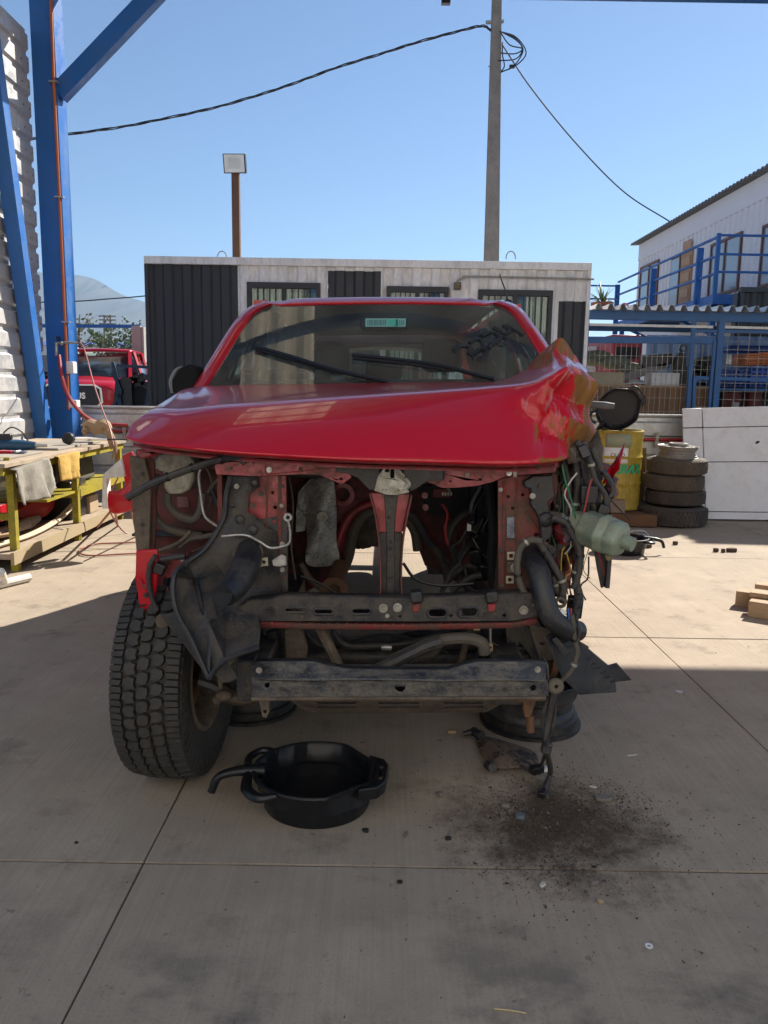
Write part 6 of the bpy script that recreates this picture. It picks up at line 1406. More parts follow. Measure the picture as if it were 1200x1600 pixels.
for x, y in ((601, 741), (628, 743)):
    b = B(); c = P(x, y, 2.384); b.cyl(c, c+Vector((0, -.008, 0)), .009, n=12); b.obj('rivet', m_zinc, lt)
b = B()
for x, y in ((598, 765), (603, 765), (623, 766), (630, 765)): c = P(x, y, 2.3845); b.cyl(c, c+Vector((0, -.001, 0)), .0022, n=8)
b.obj('pin_hole', m_dark, lt)
b = B(); b.tube(LP([(618, 733), (624, 744), (634, 752), (640, 760)], 2.375), .006, 6); b.tube(LP([(632, 748), (638, 756), (634, 764)], 2.37), .008, 6); b.obj('latch_lever', m_zinc, lt)
# centre strut: pressed channel with turned flanges
for pts, mt in (([(578, 770), (641, 772), (634, 805), (629, 832), (591, 832), (587, 805)], m_redd), ([(591, 832), (629, 832), (626, 870), (625, 905), (628, 954), (594, 954), (594, 905), (593, 870)], m_frame)):
    plate(pts, 2.415, .006, 'centre_strut', mt)
for e in ([(577, 770), (586, 805), (592, 850), (594, 905), (593, 955)], [(642, 772), (635, 805), (628, 850), (626, 905), (629, 955)]):
    b = B(); q = LP(e, 2.413); 
    q = crom(q, 5); rows = [[v+Vector((0, 0, 0)) for v in q], [v+Vector((.002, -.035, 0)) for v in q]]; b.grid(rows); b.obj('strut_flange', m_redb, TK, solid=.004)
plate([(600, 772), (622, 773), (618, 805), (616, 850), (616, 948), (604, 948), (604, 850), (602, 805)], 2.408, .007, 'strut_rib', m_blkd)
for x, y, r_ in ((607, 808, .005), (610, 846, .004), (610, 857, .0055)): 
    b = B(); c = P(x, y, 2.4075); b.cyl(c, c+Vector((0, -.0012, 0)), r_, n=12); b.obj('strut_hole', m_dark, TK)
# left and right uprights
plate([(386, 743), (447, 743), (449, 930), (386, 930)], 2.45, .012, 'support_upright', m_redd, holes=[circ(426, 770, 2.2), circ(430, 793, 2.6), circ(406, 772, 2)])
plate([(386, 815), (425, 808), (449, 803), (450, 930), (386, 930)], 2.446, .003, 'support_upright', m_frame, holes=[circ(428, 815, 3.2), circ(428, 836, 3.2)])
b = B(); b.tube(LP([(437, 744), (437, 930)], 2.447), .006, 6, smooth=False); b.tube(LP([(417, 760), (417, 870)], 2.449), .004, 6, smooth=False); b.obj('pressed_rib', m_redb, TK)
plate([(778, 750), (800, 744), (869, 740), (874, 765), (853, 800), (852, 925), (838, 938), (779, 940)], 2.45, .012, 'support_upright', m_redb, holes=[circ(794, 776, 2.6), circ(801, 794, 2.6), circ(817, 773, 2.6), circ(838, 836, 4, 3)])
b = B(); b.tube(LP([(788, 752), (786, 930)], 2.448), .005, 6, smooth=False); b.tube(LP([(807, 750), (806, 850)], 2.448), .004, 6, smooth=False); b.tube(LP([(822, 800), (842, 832)], 2.448), .006, 6, smooth=False); b.obj('pressed_rib', m_redb, TK)
plate([(792, 808), (804, 808), (804, 842), (792, 842)], 2.444, .004, 'scratched_patch', M('scraped_steel', (.10, .11, .14), .4, .5, .3, 60, dirt=(.3, .32, .36), da=.25, ds=60))
for x, y, s_ in ((799, 869, 13), (797, 906, 12)):
    plate([(x-s_/2, y-s_/2), (x+s_/2, y-s_/2), (x+s_/2, y+s_/2), (x-s_/2, y+s_/2)], 2.43, .014, 'square_nut', M('cream_zinc', (.42, .38, .28), .5, .5, .2, 20), holes=[circ(x, y, 3.4)])
plate([(793, 878), (810, 878), (811, 896), (793, 896)], 2.425, .02, 'bolt_bracket', m_mud)
b = B(); c = P(805, 887, 2.42); b.cyl(c, c+Vector((0, -.014, 0)), .012, n=6); b.cyl(c, c+Vector((0, -.004, 0)), .016, n=14); b.obj('bolt', m_zinc, TK)
plate([(818, 753), (826, 749), (834, 744), (864, 743), (868, 775), (857, 785), (860, 805), (864, 830), (858, 850), (871, 858), (866, 868), (856, 864), (846, 845), (844, 815), (836, 798), (829, 790), (829, 764), (820, 762)], 2.41, .03, 'headlamp_bracket', m_blk, bevel=.008)
b = B(); c = P(853, 812, 2.405); b.ball(c, .024, 8, (1, .5, 1)); b.obj('bracket_boss', m_blk, TK)
# ---- lower cross bar
slots = [slot(444, 479, 949, 957), slot(490, 521, 951, 960), slot(549, 580, 950, 960), slot(668, 699, 950, 965), slot(715, 747, 949, 964)]
plate([(372, 950), (392, 938), (450, 933), (540, 935), (640, 937), (760, 932), (842, 927), (847, 962), (800, 970), (640, 971), (400, 970)], 2.33, .006, 'lower_cross_bar', m_frame, holes=slots+[circ(625, 963, 2), circ(705, 962, 2.5), circ(788, 961, 3)])
b = B(); q = LP([(385, 941), (450, 933), (540, 935), (640, 937), (760, 932), (842, 927)], 2.33); b.grid([q, [v+Vector((0, .05, .002)) for v in q]]); b.obj('cross_bar_flange', m_frame, TK, solid=.005)
b = B(); q = LP([(392, 973), (500, 976), (640, 977), (800, 974), (840, 968)], 2.33); b.grid([q, [v+Vector((0, .0, -.014)) for v in q]]); b.grid([q, [v+Vector((0, .09, .0)) for v in q]]); b.obj('seam_flange', m_redb, TK, solid=.006)
for sl in slots:
    b = B(); b.tube([P(x, y, 2.329) for x, y in sl+[sl[0], sl[1]]], .0045, 5, smooth=False, cap=False); b.obj('slot_lip', m_blkd, TK)
for x in (651, 769):
    plate([(x-10, 926), (x+8, 924), (x+11, 942), (x-9, 944)], 2.30, .04, 'rubber_mount', m_blk, bevel=.006); plate([(x-7, 944), (x+7, 943), (x+5, 956), (x-6, 957)], 2.322, .01, 'red_clip', m_redd)
for x, y in ((818, 953), (599, 950), (621, 949), (422, 955)):
    b = B(); c = P(x, y, 2.329); b.cyl(c, c+Vector((0, -.005, 0)), .014, n=14); b.cyl(c+Vector((0, -.005, 0)), c+Vector((0, -.014, 0)), .0085, n=6); b.obj('bolt', m_zinc if x != 422 else m_blkc, TK)
# ---- black air deflector and shroud, left
V_ = dict(a=(360, 744, 2.43), b=(403, 744, 2.43), c=(406, 760, 2.43), d=(389, 772, 2.435), e=(387, 800, 2.43), f=(403, 808, 2.425), g=(414, 824, 2.42), h=(432, 830, 2.44), i=(440, 925, 2.43), j=(400, 948, 2.38),
          k=(353, 775, 2.44), l=(348, 812, 2.41), m=(322, 855, 2.37), n=(292, 878, 2.33), o=(270, 902, 2.28), p=(274, 950, 2.25), q=(300, 1002, 2.20), r=(326, 1062, 2.15), s=(352, 1032, 2.13), t=(404, 1012, 2.18), u=(407, 985, 2.25), v=(352, 1000, 2.27), w=(352, 958, 2.31), x=(326, 972, 2.22), y=(306, 908, 2.36), z=(345, 890, 2.40), A=(375, 930, 2.37), C=(300, 870, 2.30), D=(284, 890, 2.26))
key = list(V_); idx = {k: i for i, k in enumerate(key)}
faces = ['akdcb', 'kled', 'lmzgfe', 'ghiAz', 'iAj', 'mnyz', 'noDy', 'opyD', 'ypqx', 'zyxw', 'zwA', 'wjA', 'xqrs', 'xsv', 'stv', 'wxv', 'wvuj', 'vtu', 'nDC'.replace('C', 'o')]
b = B(); b.add([P(*V_[k]) for k in key], [tuple(idx[c] for c in f) for f in faces])
b.obj('air_deflector', m_blkd, TK, solid=.005, smooth=20, label='dusty black plastic air deflector bent around the left corner')
for pts in ([(292, 878, 2.31), (272, 901, 2.26), (274, 950, 2.23), (300, 1002, 2.18), (326, 1060, 2.13)], [(326, 1060, 2.13), (352, 1031, 2.12), (404, 1011, 2.17)], [(306, 905, 2.35), (316, 950, 2.27), (328, 985, 2.22), (326, 1055, 2.14)], [(360, 744, 2.43), (353, 775, 2.43), (348, 812, 2.40), (322, 855, 2.36), (292, 878, 2.32)]):
    pipe(pts, 2.2, .008, 'deflector_rim', m_blk, n=7)
plate([(330, 1042), (352, 1030), (372, 1060), (362, 1066), (346, 1068)], 2.2, .006, 'rubber_flap', m_blkd)
plate([(250, 962), (276, 955), (312, 1010), (326, 1058), (318, 1050), (290, 1012)], 2.30, .008, 'deflector_web', m_blk)
for x, y, s_ in ((405, 775, 4), (400, 830, 5), (396, 845, 4), (372, 790, 3)):
    pass
# small bosses and holes on the shroud
b = B()
for k in range(22):
    x, y = random.uniform(300, 400), random.uniform(830, 945); 
    if x+y*.3 < 590: continue
for x, y, r_ in ((398, 755, .013), (375, 812, .016), (395, 828, .018), (363, 790, .008), (360, 850, .006), (352, 872, .006), (340, 868, .005), (336, 880, .006), (358, 836, .006)):
    c = P(x, y, 2.412); b.ball(c, r_, 6, (1, .5, 1))
b.obj('shroud_boss', m_blk, TK)
# intake pipe stub left
b = B(); b.tube(LP([(389, 850, 2.46), (388, 872, 2.36), (380, 895, 2.29), (366, 916, 2.24), (351, 930, 2.20)], 2.3), [.036, .043, .042, .040, .036], 20, 6); b.obj('charge_air_pipe', m_blk, TK, label='black curved charge air pipe poking through the deflector')
b = B(); b.lathe([(.038, -.012), (.047, -.012), (.047, .012), (.038, .012)], 24, Matrix.Translation(P(388, 868, 2.375)) @ Matrix.Rotation(R(35), 4, 'X'), closed=True); b.obj('hose_clamp', m_mud, TK)
b = B(); c = P(349, 932, 2.192); b.lathe([(0, 0), (.032, 0), (.035, .004)], 20, Matrix.Translation(c) @ Matrix.Rotation(R(58), 4, 'X') @ Matrix.Rotation(R(-25), 4, 'Y')); b.obj('pipe_mouth', m_dark, TK)
plate([(405, 873), (418, 871), (419, 884), (406, 886)], 2.36, .008, 'square_nut', MC['cream_zinc'], holes=[circ(412, 878.5, 3)])
plate([(424, 876), (440, 866), (447, 870), (448, 884), (436, 886), (426, 884)], 2.38, .006, 'bright_bracket', m_steel)
pipe([(346, 838), (382, 836), (405, 846), (422, 856), (440, 854), (452, 848), (453, 830), (450, 812)], 2.39, .0042, 'fuel_pipe', m_steel)
b = B(); b.lathe([(.006, -.006), (.013, -.006), (.013, .006), (.006, .006)], 16, Matrix.Translation(P(450, 808, 2.39)) @ Matrix.Rotation(R(90), 4, 'X'), closed=True); b.obj('pipe_eye', m_steel, TK)
# ---- left apron, washer bottle, plumbing
plate([(212, 702), (395, 705), (395, 895), (300, 895), (240, 870), (214, 862)], 2.74, .012, 'headlamp_panel', m_redb)
plate([(202, 712), (226, 716), (236, 760), (233, 858), (213, 862), (206, 790)], 2.52, .02, 'apron_edge', m_mud)
plate([(226, 714), (240, 719), (243, 800), (242, 860), (234, 862), (237, 790)], 2.56, .015, 'apron_edge', m_redb)
plate([(214, 704), (240, 699), (330, 708), (340, 718), (300, 714), (252, 709), (226, 718), (214, 714)], 2.5, .04, 'wing_edge', m_redd, bevel=.008)
plate([(212, 860), (246, 858), (247, 900), (241, 945), (244, 972), (236, 982), (226, 982), (218, 952), (211, 905)], 2.40, .012, 'bumper_mount', m_red, bevel=.005)
plate([(240, 868), (294, 864), (282, 900), (273, 930), (272, 955), (246, 950)], 2.46, .01, 'corner_plate', m_redd, holes=[slot(254, 272, 903, 917)])
b = B()
for k in range(3): b.tube(LP([(219+k, 905+k*6), (226, 920-k*3), (233-k, 905+k*6)], 2.392), .0025, 5)
b.obj('weld_mark', m_redd, TK)
b = B(); c = P(256, 968, 2.36); b.cyl(c, c+Vector((0, -.02, 0)), .022, n=8); b.obj('bolt', m_mud, TK)
pipe([(243, 868), (234, 885), (233, 910), (238, 935), (246, 954)], 2.385, .008, 'rubber_seal', m_rub)
pipe([(252, 874), (270, 871), (290, 869)], 2.40, .010, 'harness_tail', m_rub)
b = B(); b.box(P(250, 888, 2.40), (.035, .03, .035), (0, .4, 0)); b.obj('plug', m_blkc, TK, bevel=.004)
plate([(240, 722), (248, 713), (262, 706), (268, 710), (298, 711), (304, 722), (303, 748), (296, 766), (284, 772), (262, 772), (256, 762), (255, 738), (240, 733)], 2.58, .10, 'washer_bottle', m_tank, bevel=.014)
pipe([(270, 708), (268, 702), (266, 696)], 2.62, .016, 'bottle_neck', m_tank)
for pts, r_, Y_, mt in (([(262, 770), (264, 790), (280, 806), (303, 811), (314, 796), (317, 770)], .014, 2.60, m_hosed), ([(247, 742), (239, 775), (242, 805), (262, 826), (290, 834), (316, 838)], .014, 2.62, m_hosed), ([(298, 830), (282, 846), (262, 856), (236, 864)], .007, 2.55, m_mud), ([(345, 832), (322, 838), (298, 842), (280, 855)], .009, 2.56, m_hosed), ([(330, 765), (340, 788), (350, 800)], .010, 2.62, m_rub), ([(352, 742), (336, 755), (324, 772)], .008, 2.62, m_hosed), ([(372, 745), (352, 770), (345, 800)], .014, 2.66, m_dark)):
    pipe(pts, Y_, r_, 'headlamp_hose', mt)
pipe([(319, 724), (311, 742), (314, 775), (318, 800), (325, 812), (346, 826)], 2.52, .0048, 'brake_pipe', m_steel)
b = B(); b.tube(LP([(198, 778), (235, 757), (290, 735), (345, 718), (380, 714)], 2.40), .0115, 8); b.obj('bonnet_seal', m_rub, TK)
plate([(276, 776), (294, 776), (295, 793), (277, 793)], 2.732, .004, 'data_label', M('dusty_label', (.30, .14, .13), .8))
pipe([(346, 714), (390, 716), (430, 722), (520, 722), (590, 727)], 2.42, .008, 'bonnet_cable', m_dark); pipe([(620, 722), (700, 724), (760, 722), (830, 718)], 2.43, .008, 'bonnet_cable', m_dark)
b = B()
for x, y in ((372, 713), (380, 720), (388, 712), (396, 717), (383, 709)): b.box(P(x, y, 2.40), (.022, .02, .016), (random.random(), random.random(), 0))
b.obj('cable_clip', m_blkd, TK, bevel=.003)
b = B(); b.bb(P(345, 720, 2.6).x, P(860, 720, 2.6).x, 2.55, 2.6, P(600, 745, 2.6).z, P(600, 716, 2.6).z); b.obj('rear_tie_bar', m_dark, TK)
# ---- bumper beam
BY = 2.21
top = [(393, 1036), (440, 1034), (488, 1034), (508, 1040), (540, 1046), (620, 1048), (700, 1048), (720, 1041), (745, 1035), (800, 1035), (853, 1037)]
b = B(); r0 = [P(x, y, BY+.03) for x, y in top]; r1 = [P(x, 1059+(x-393)*.006+1.2*math.sin(x*.03), BY) for x, y in top]; r2 = [P(x, 1090-(x-393)*.004, BY+.004) for x, y in top]; rb_ = [q+Vector((0, .05, -.008)) for q in r0]; r3 = [q+Vector((0, .09, -.006)) for q in r2]
b.grid([rb_, r0, r1]); b.grid([r1, [q+Vector((0, -.006, -.004)) for q in r1]]); bo = b.obj('bumper_beam', m_beam, TK, solid=.005, smooth=30, label='bare dark blue bumper beam caked with dried mud')
holes = [[(617, 1071), (633, 1071), (633, 1076), (629, 1081), (622, 1081), (617, 1076)], circ(833, 1075, 4.5), circ(417, 1071, 4)]
plate([(393, 1061), (620, 1062), (856, 1063), (858, 1088), (620, 1090), (393, 1091)], BY, .005, 'bumper_face', m_beam, par=bo, holes=holes)
b = B(); b.grid([r2, r3]); b.obj('bumper_flange', m_mud, bo, solid=.005)
b = B(); q = [P(x, 1092-(x-393)*.003, BY-.002) for x, y in top]; b.tube(q, .006, 6); b.obj('bumper_seam', m_mud, bo)
plate([(393, 1036), (396, 1034), (396, 1090), (393, 1091)], BY+.03, .08, 'bumper_end', m_beam, par=bo); plate([(853, 1037), (857, 1038), (860, 1088), (857, 1090)], BY+.03, .08, 'bumper_end', m_beam, par=bo)
# skid plate
def sk(pts): return [P(x, y, 2.25+(y-1092)*.005) for x, y in pts]
b = B(); hs_ = []
for xa, xb in ((492, 556), (588, 655), (690, 755)):
    for ya, yb in ((1096.5, 1099.5), (1102, 1106)): hs_.append(sk([(xa, ya), (xb, ya), (xb, yb), (xa+4, yb)]))
b.prism(sk([(450, 1090), (812, 1090), (790, 1096), (760, 1113), (490, 1115), (470, 1106)]), (0, .01, .0), hs_); b.obj('skid_plate', m_mud, TK)
b = B(); b.grid([sk([(450, 1090), (470, 1106), (490, 1115)]), [q+Vector((-.01, .06, .03)) for q in sk([(450, 1090), (470, 1106), (490, 1115)])]]); b.obj('skid_plate_fold', m_mud, TK, solid=.004)
plate([(404, 1092), (421, 1092), (421, 1112), (416, 1122), (410, 1120)], 2.26, .012, 'tow_eye', m_mud, holes=[circ(414, 1112, 3)])
plate([(805, 1090), (858, 1089), (858, 1094), (838, 1096), (830, 1120), (820, 1122), (817, 1098), (806, 1097)], 2.25, .03, 'rust_bracket', m_rust)
b = B(); c0 = P(828, 1118, 2.26); b.tube([c0, P(829, 1143, 2.26)], .012, 10, smooth=False); b.obj('rust_pin', m_rust, TK)
# ---- between cross bar and beam
b = B(); b.cyl((-.42, 2.72, .47), (.42, 2.72, .47), .055, n=16); b.obj('front_cross_tube', m_frame, TK)
b = B(); b.cyl((-.5, 2.55, .44), (.5, 2.55, .46), .024, n=12); b.obj('steering_rack', m_frame, TK)
b = B(); b.bb(-.30, .30, 2.75, 3.2, .42, .44); b.obj('under_shield', m_frame, TK)
plate([(444, 985), (458, 978), (472, 980), (481, 1012), (478, 1044), (446, 1044)], 2.44, .02, 'mount_bracket', m_mud, bevel=.006)
plate([(410, 975), (446, 975), (448, 1044), (412, 1040)], 2.52, .1, 'rail_end', m_frame)
plate([(790, 980), (846, 978), (858, 1040), (842, 1042), (812, 1004), (795, 1042)], 2.48, .1, 'rail_end', m_frame)
plate([(826, 975), (862, 985), (872, 1030), (846, 1035), (835, 1005)], 2.42, .012, 'torn_flange', m_mud, holes=[circ(848, 1006, 5, 3)])
for pts, r_, Y_, mt in (([(499, 978), (512, 1005), (524, 1030), (532, 1048)], .0175, 2.40, m_mud), ([(585, 1048), (630, 1024), (680, 1002), (725, 997), (752, 1004), (757, 1022)], .019, 2.36, m_hosed), ([(570, 1056), (620, 1032), (665, 1010), (690, 1002)], .020, 2.34, m_rub), ([(640, 1030), (670, 1024), (684, 1014), (686, 998)], .012, 2.45, m_hosed), ([(733, 975), (728, 1005), (718, 1045)], .012, 2.45, m_mud), ([(766, 975), (766, 1010)], .004, 2.4, m_steel), ([(520, 985), (535, 1005), (560, 1010), (600, 1008)], .010, 2.50, m_rub), ([(540, 1010), (590, 1013), (625, 1010)], .014, 2.58, m_hosed), ([(600, 1008), (640, 1004), (700, 985), (735, 978)], .008, 2.5, m_rub), ([(612, 1000), (650, 990), (690, 992), (730, 980)], .012, 2.55, m_dark), ([(425, 985), (432, 1010), (430, 1040)], .02, 2.50, m_dark), ([(480, 990), (495, 1005), (520, 1015)], .008, 2.5, m_rub)):
    pipe(pts, Y_, r_, 'chassis_hose', mt)
b = B(); b.cyl(P(596, 1011, 2.5), P(612, 1011, 2.5), .012, n=10); b.obj('pipe_union', m_steel, TK)
for q, d in ((P(766, 1012, 2.4), (.014, .014, .03)), (P(745, 980, 2.38), (.02, .015, .016))):
    b = B(); b.box(q, d); b.obj('loose_plug', m_tan, TK)
b = B()
for y in (1010, 1020, 1030): b.lathe([(.016, -.006), (.028, 0), (.016, .006)], 14, Matrix.Translation(P(756, y, 2.4)))
b.obj('gaiter', m_rub, TK)
# ---- front wheel
WC = Vector((-.70, 2.645, .378)); WR, WW = .378, .262
wmt = Matrix.Translation(WC) @ Matrix.Rotation(R(-4), 4, 'Z') @ Matrix.Rotation(R(90), 4, 'Y') @ Matrix.Diagonal((1, 1, .84, 1))
b = B(); prof = [(.205, -.105), (.225, -.118), (.29, -.134), (.335, -.132), (.350, -.124), (.357, -.108), (.360, -.06), (.361, 0), (.360, .06), (.357, .108), (.350, .124), (.335, .132), (.29, .134), (.225, .118), (.205, .105)]
b.lathe(prof, 72, wmt); fw = b.obj('front_wheel', m_tyre, TK, smooth=45)
b = B(); N = 54
def tp(x, a, r): return wmt @ Vector((r*math.cos(a), r*math.sin(a), x))
def tblock(poly, a0, r1=.3795, r0=.362, crown=.0):
    n = len(poly); c = (sum(p[0] for p in poly)/n, sum(p[1] for p in poly)/n)
    lo = [tp(x, a0+a, r0-(abs(x)/.13)**4*.012) for x, a in poly]; poly = [(c[0]+(x-c[0])*1.05, c[1]+(a-c[1])*.97) for x, a in poly]; hi = [tp(c[0]+(x-c[0])*.96, a0+c[1]+(a-c[1])*.96, r1-(abs(x)/.13)**3*.010) for x, a in poly]
    b.add(lo+hi, [tuple(range(n, 2*n))]+[(i, (i+1) % n, n+(i+1) % n, n+i) for i in range(n)])
st_ = 2*math.pi/N
for k in range(N):
    a0 = k*st_
    w_ = st_
    # two staggered inner hex rows, a zig-zag centre row, two shoulder rows
    tblock([(-.016, .10*w_), (0, .02*w_), (.018, .12*w_), (.02, .5*w_), (.014, .86*w_), (-.004, .94*w_), (-.02, .86*w_), (-.022, .46*w_)], a0)
    for s, o in ((-1, .35), (1, .72)):
        tblock([(s*.030, .16*w_), (s*.050, .02*w_), (s*.070, .14*w_), (s*.074, .52*w_), (s*.064, .84*w_), (s*.048, .95*w_), (s*.028, .84*w_), (s*.034, .5*w_)][::s], a0+o*w_)
    for s, o in ((-1, .1), (1, .5)):
        tblock([(s*.084, .05*w_), (s*.112, .04*w_), (s*.128, .06*w_), (s*.128, .50*w_), (s*.112, .47*w_), (s*.08, .46*w_)][::s], a0+o*w_, .376, .352)
        tblock([(s*.08, .54*w_), (s*.110, .55*w_), (s*.128, .58*w_), (s*.128, .97*w_), (s*.112, .95*w_), (s*.086, .95*w_)][::s], a0+o*w_, .378, .352)
b.obj('tread', M('tread_rubber', (.026, .026, .026), .72, 0, .25, 30, dirt=(.055, .048, .04), da=.34, ds=20, bump=.2, bs=120), fw, smooth=0)
b = B(); 
for k in range(60):
    a = k*2*math.pi/60; 
    for s in (-1, 1): 
        vv = [tp(s*.1335, a, .345), tp(s*.1335, a+.05, .345), tp(s*.137, a+.045, .305), tp(s*.137, a+.005, .305)]; b.add(vv+[q-(wmt.to_3x3() @ Vector((0, 0, s*.01))) for q in vv], [(0, 1, 2, 3), (0, 4, 5, 1), (2, 6, 7, 3), (1, 5, 6, 2), (3, 7, 4, 0)])
kind(b.obj('sidewall_lug', m_tyre, fw, smooth=0), 'stuff')
b = B(); b.lathe([(.222, .118), (.205, .122), (.192, .105), (.185, .06), (.175, -.05), (.19, -.09), (.208, -.12), (.222, -.118)], 48, wmt); b.lathe([(.0, -.05), (.08, -.05), (.13, -.075), (.178, -.05)], 32, wmt); b.obj('rim', M('muddy_rim', (.16, .125, .085), .7, .1, .3, 9, dirt=(.07, .05, .035), da=.4, ds=12), fw)
b = B(); b.lathe([(.06, .02), (.15, .02), (.15, .045), (.06, .045)], 32, wmt, closed=True); b.obj('brake_disc', m_rust, fw)
# suspension
b = B(); b.tube([(-.60, 2.66, .30), (-.50, 2.62, .27), (-.36, 2.6, .32)], [.035, .03, .035], 10); b.tube([(-.60, 2.66, .30), (-.50, 2.85, .28), (-.36, 2.95, .33)], [.035, .028, .03], 10); b.obj('lower_arm', m_mud, TK)
b = B(); b.ball((-.60, 2.64, .36), .065, 10, (.7, 1, 1.2), jit=.05); b.tube([(-.60, 2.66, .28), (-.60, 2.68, .55), (-.56, 2.7, .66)], [.04, .035, .03], 10); b.obj('knuckle', m_mud, TK)
b = B(); b.tube(LP([(320, 1046, 2.46), (345, 1040, 2.46), (375, 1033, 2.46), (400, 1030, 2.5)], 2.4), [.016, .018, .014, .012], 10, smooth=False); b.obj('tie_rod', M('grey_green_steel', (.16, .16, .12), .6, .2), TK)
b = B(); b.ball(P(343, 1052, 2.42), .016, 8); b.tube(LP([(343, 1055), (345, 1075)], 2.42), .008, 8, smooth=False); b.ball(P(350, 1087, 2.42), .022, 8, (1.3, 1, .8)); b.tube(LP([(335, 1095), (352, 1088), (372, 1092), (392, 1090)], 2.44), .014, 8); b.obj('drop_link', m_mud, TK)
plate([(356, 1045), (392, 1005), (406, 1012), (402, 1050), (390, 1062), (372, 1068)], 2.42, .02, 'rail_bracket', m_mud, bevel=.005)
b = B(); b.tube(LP([(368, 1046), (378, 1052), (382, 1066), (376, 1080)], 2.40), .009, 8); b.tube(LP([(310, 1066), (330, 1072), (345, 1080)], 2.46), .02, 8); b.obj('brake_hose', m_rub, TK)
# right hub without its wheel, resting on the rim
b = B(); b.tube([(.36, 2.95, .36), (.5, 3.02, .31), (.62, 3.04, .27)], [.04, .035, .04], 10); b.ball((.62, 3.04, .27), .06, 8, jit=.06); b.obj('lower_arm', m_mud, TK)
b = B(); b.lathe([(.05, 0), (.15, 0), (.15, .025), (.05, .025)], 28, Matrix.Translation((.66, 3.04, .36)) @ Matrix.Rotation(R(90), 4, 'Y'), closed=True); b.obj('brake_disc', m_rust, TK)
# ================= right corner: torn loom, hoses, shards
b = B(); b.tube(LP([(830, 852, 2.5), (832, 872, 2.41), (843, 900, 2.34), (850, 935, 2.31), (860, 962, 2.30), (880, 980, 2.31), (903, 986, 2.36)], 2.3), [.034, .036, .035, .033, .033, .033, .032], 20, 6); b.obj('charge_air_hose', m_blk, TK, label='black curved rubber charge air hose at the torn right corner')
b = B(); b.lathe([(.032, -.01), (.040, -.01), (.040, .01), (.032, .01)], 24, Matrix.Translation(P(833, 874, 2.41)) @ Matrix.Rotation(R(55), 4, 'X'), closed=True); b.obj('hose_clamp', m_blkd, TK)
plate([(893, 962), (903, 968), (909, 982), (900, 1000), (888, 990)], 2.36, .012, 'hose_flange', m_blkc, holes=[circ(904, 981, 2.5)])
RC = [([(846, 846), (828, 844), (812, 858), (808, 888), (816, 920), (838, 948)], .0105, 2.35, m_hosed), ([(838, 842), (852, 862), (868, 890), (880, 915), (876, 938)], .013, 2.37, m_blkd), ([(872, 700), (880, 740), (874, 790), (880, 830)], .011, 2.48, m_hosed), ([(884, 700), (898, 720), (902, 760), (898, 800), (906, 830)], .010, 2.44, m_rub), ([(900, 690), (920, 715), (930, 750), (946, 775), (944, 800), (938, 815)], .009, 2.40, m_rub), ([(925, 700), (938, 730), (952, 750), (958, 768), (942, 790), (940, 812)], .009, 2.42, m_blkd), ([(905, 700), (912, 740), (922, 780), (928, 805)], .008, 2.46, m_rub), ([(912, 690), (922, 730), (916, 770), (912, 800)], .012, 2.47, m_hosed), ([(880, 820), (898, 840), (906, 870), (900, 905), (905, 930)], .014, 2.38, m_blkd), ([(862, 808), (880, 815), (892, 830), (905, 858), (905, 890), (896, 920)], .012, 2.37, m_rub), ([(905, 930), (900, 950), (896, 975), (894, 1000)], .015, 2.35, m_blkd), ([(894, 960), (898, 1000), (902, 1020), (892, 1048), (868, 1072)], .0075, 2.30, m_hosed), ([(900, 960), (905, 990), (900, 1012)], .004, 2.30, m_rub), ([(892, 950), (893, 985)], .003, 2.3, m_air), ([(888, 950), (890, 985)], .003, 2.3, m_blue), ([(880, 720), (890, 760), (885, 800), (892, 815)], .006, 2.43, m_rub), ([(935, 690), (930, 720), (938, 750)], .010, 2.5, m_rub), ([(860, 725), (872, 750), (876, 800), (870, 830)], .010, 2.5, m_hosed), ([(865, 900), (872, 925), (878, 938)], .010, 2.38, m_hosed)]
def ribbed(pts, Y, r, name, mat):
    q = crom(LP(pts, Y), 14); b = B(); b.tube(q, [r*(1.0 if i % 2 else .86) for i in range(len(q))], 9, smooth=False); return b.obj(name, mat, TK, smooth=60)
def tie(p, d, r, mat):
    b = B(); b.lathe([(r, -.004), (r+.0025, -.004), (r+.0025, .004), (r, .004)], 12, Matrix.Translation(p) @ Vector(d).to_track_quat('Z', 'Y').to_matrix().to_4x4(), closed=True); b.obj('cable_tie', mat, TK)
for pts, r_, Y_, mt in RC:
    if r_ >= .011: ribbed(pts, Y_, r_, 'torn_loom', mt)
    else: pipe(pts, Y_, r_, 'torn_loom', mt)
    if r_ > .007:
        q = crom(LP(pts, Y_), 6)
        for t in (.3, .72):
            i = int(t*(len(q)-2)); tie(q[i], q[i+1]-q[i], r_+.0005, random.choice((m_blkc, m_blkc, m_zinc)))
wire_cols = [m_rub, m_dark, m_air, m_blkc, M('yellow_wire', (.4, .3, .03), .5), M('white_wire', (.45, .45, .43), .5), M('green_wire', (.03, .14, .06), .5)]
for k in range(34):
    x0 = random.uniform(862, 940); y0 = random.uniform(700, 900); pts = [(x0, y0)]
    for j in range(4): pts.append((pts[-1][0]+random.uniform(-12, 11), pts[-1][1]+random.uniform(8, 34)))
    if pts[-1][1] > 980: continue
    pipe(pts, random.uniform(2.36, 2.5), random.uniform(.0014, .003), 'loose_wire', random.choice(wire_cols), n=5, k=4)
for k in range(14):
    x0 = random.uniform(690, 772); y0 = random.uniform(740, 860); pts = [(x0, y0)]
    for j in range(3): pts.append((pts[-1][0]+random.uniform(-18, 12), pts[-1][1]+random.uniform(6, 28)))
    pipe(pts, random.uniform(2.8, 3.1), random.uniform(.003, .006), 'loose_wire', random.choice(wire_cols[:4]), n=5, k=4)
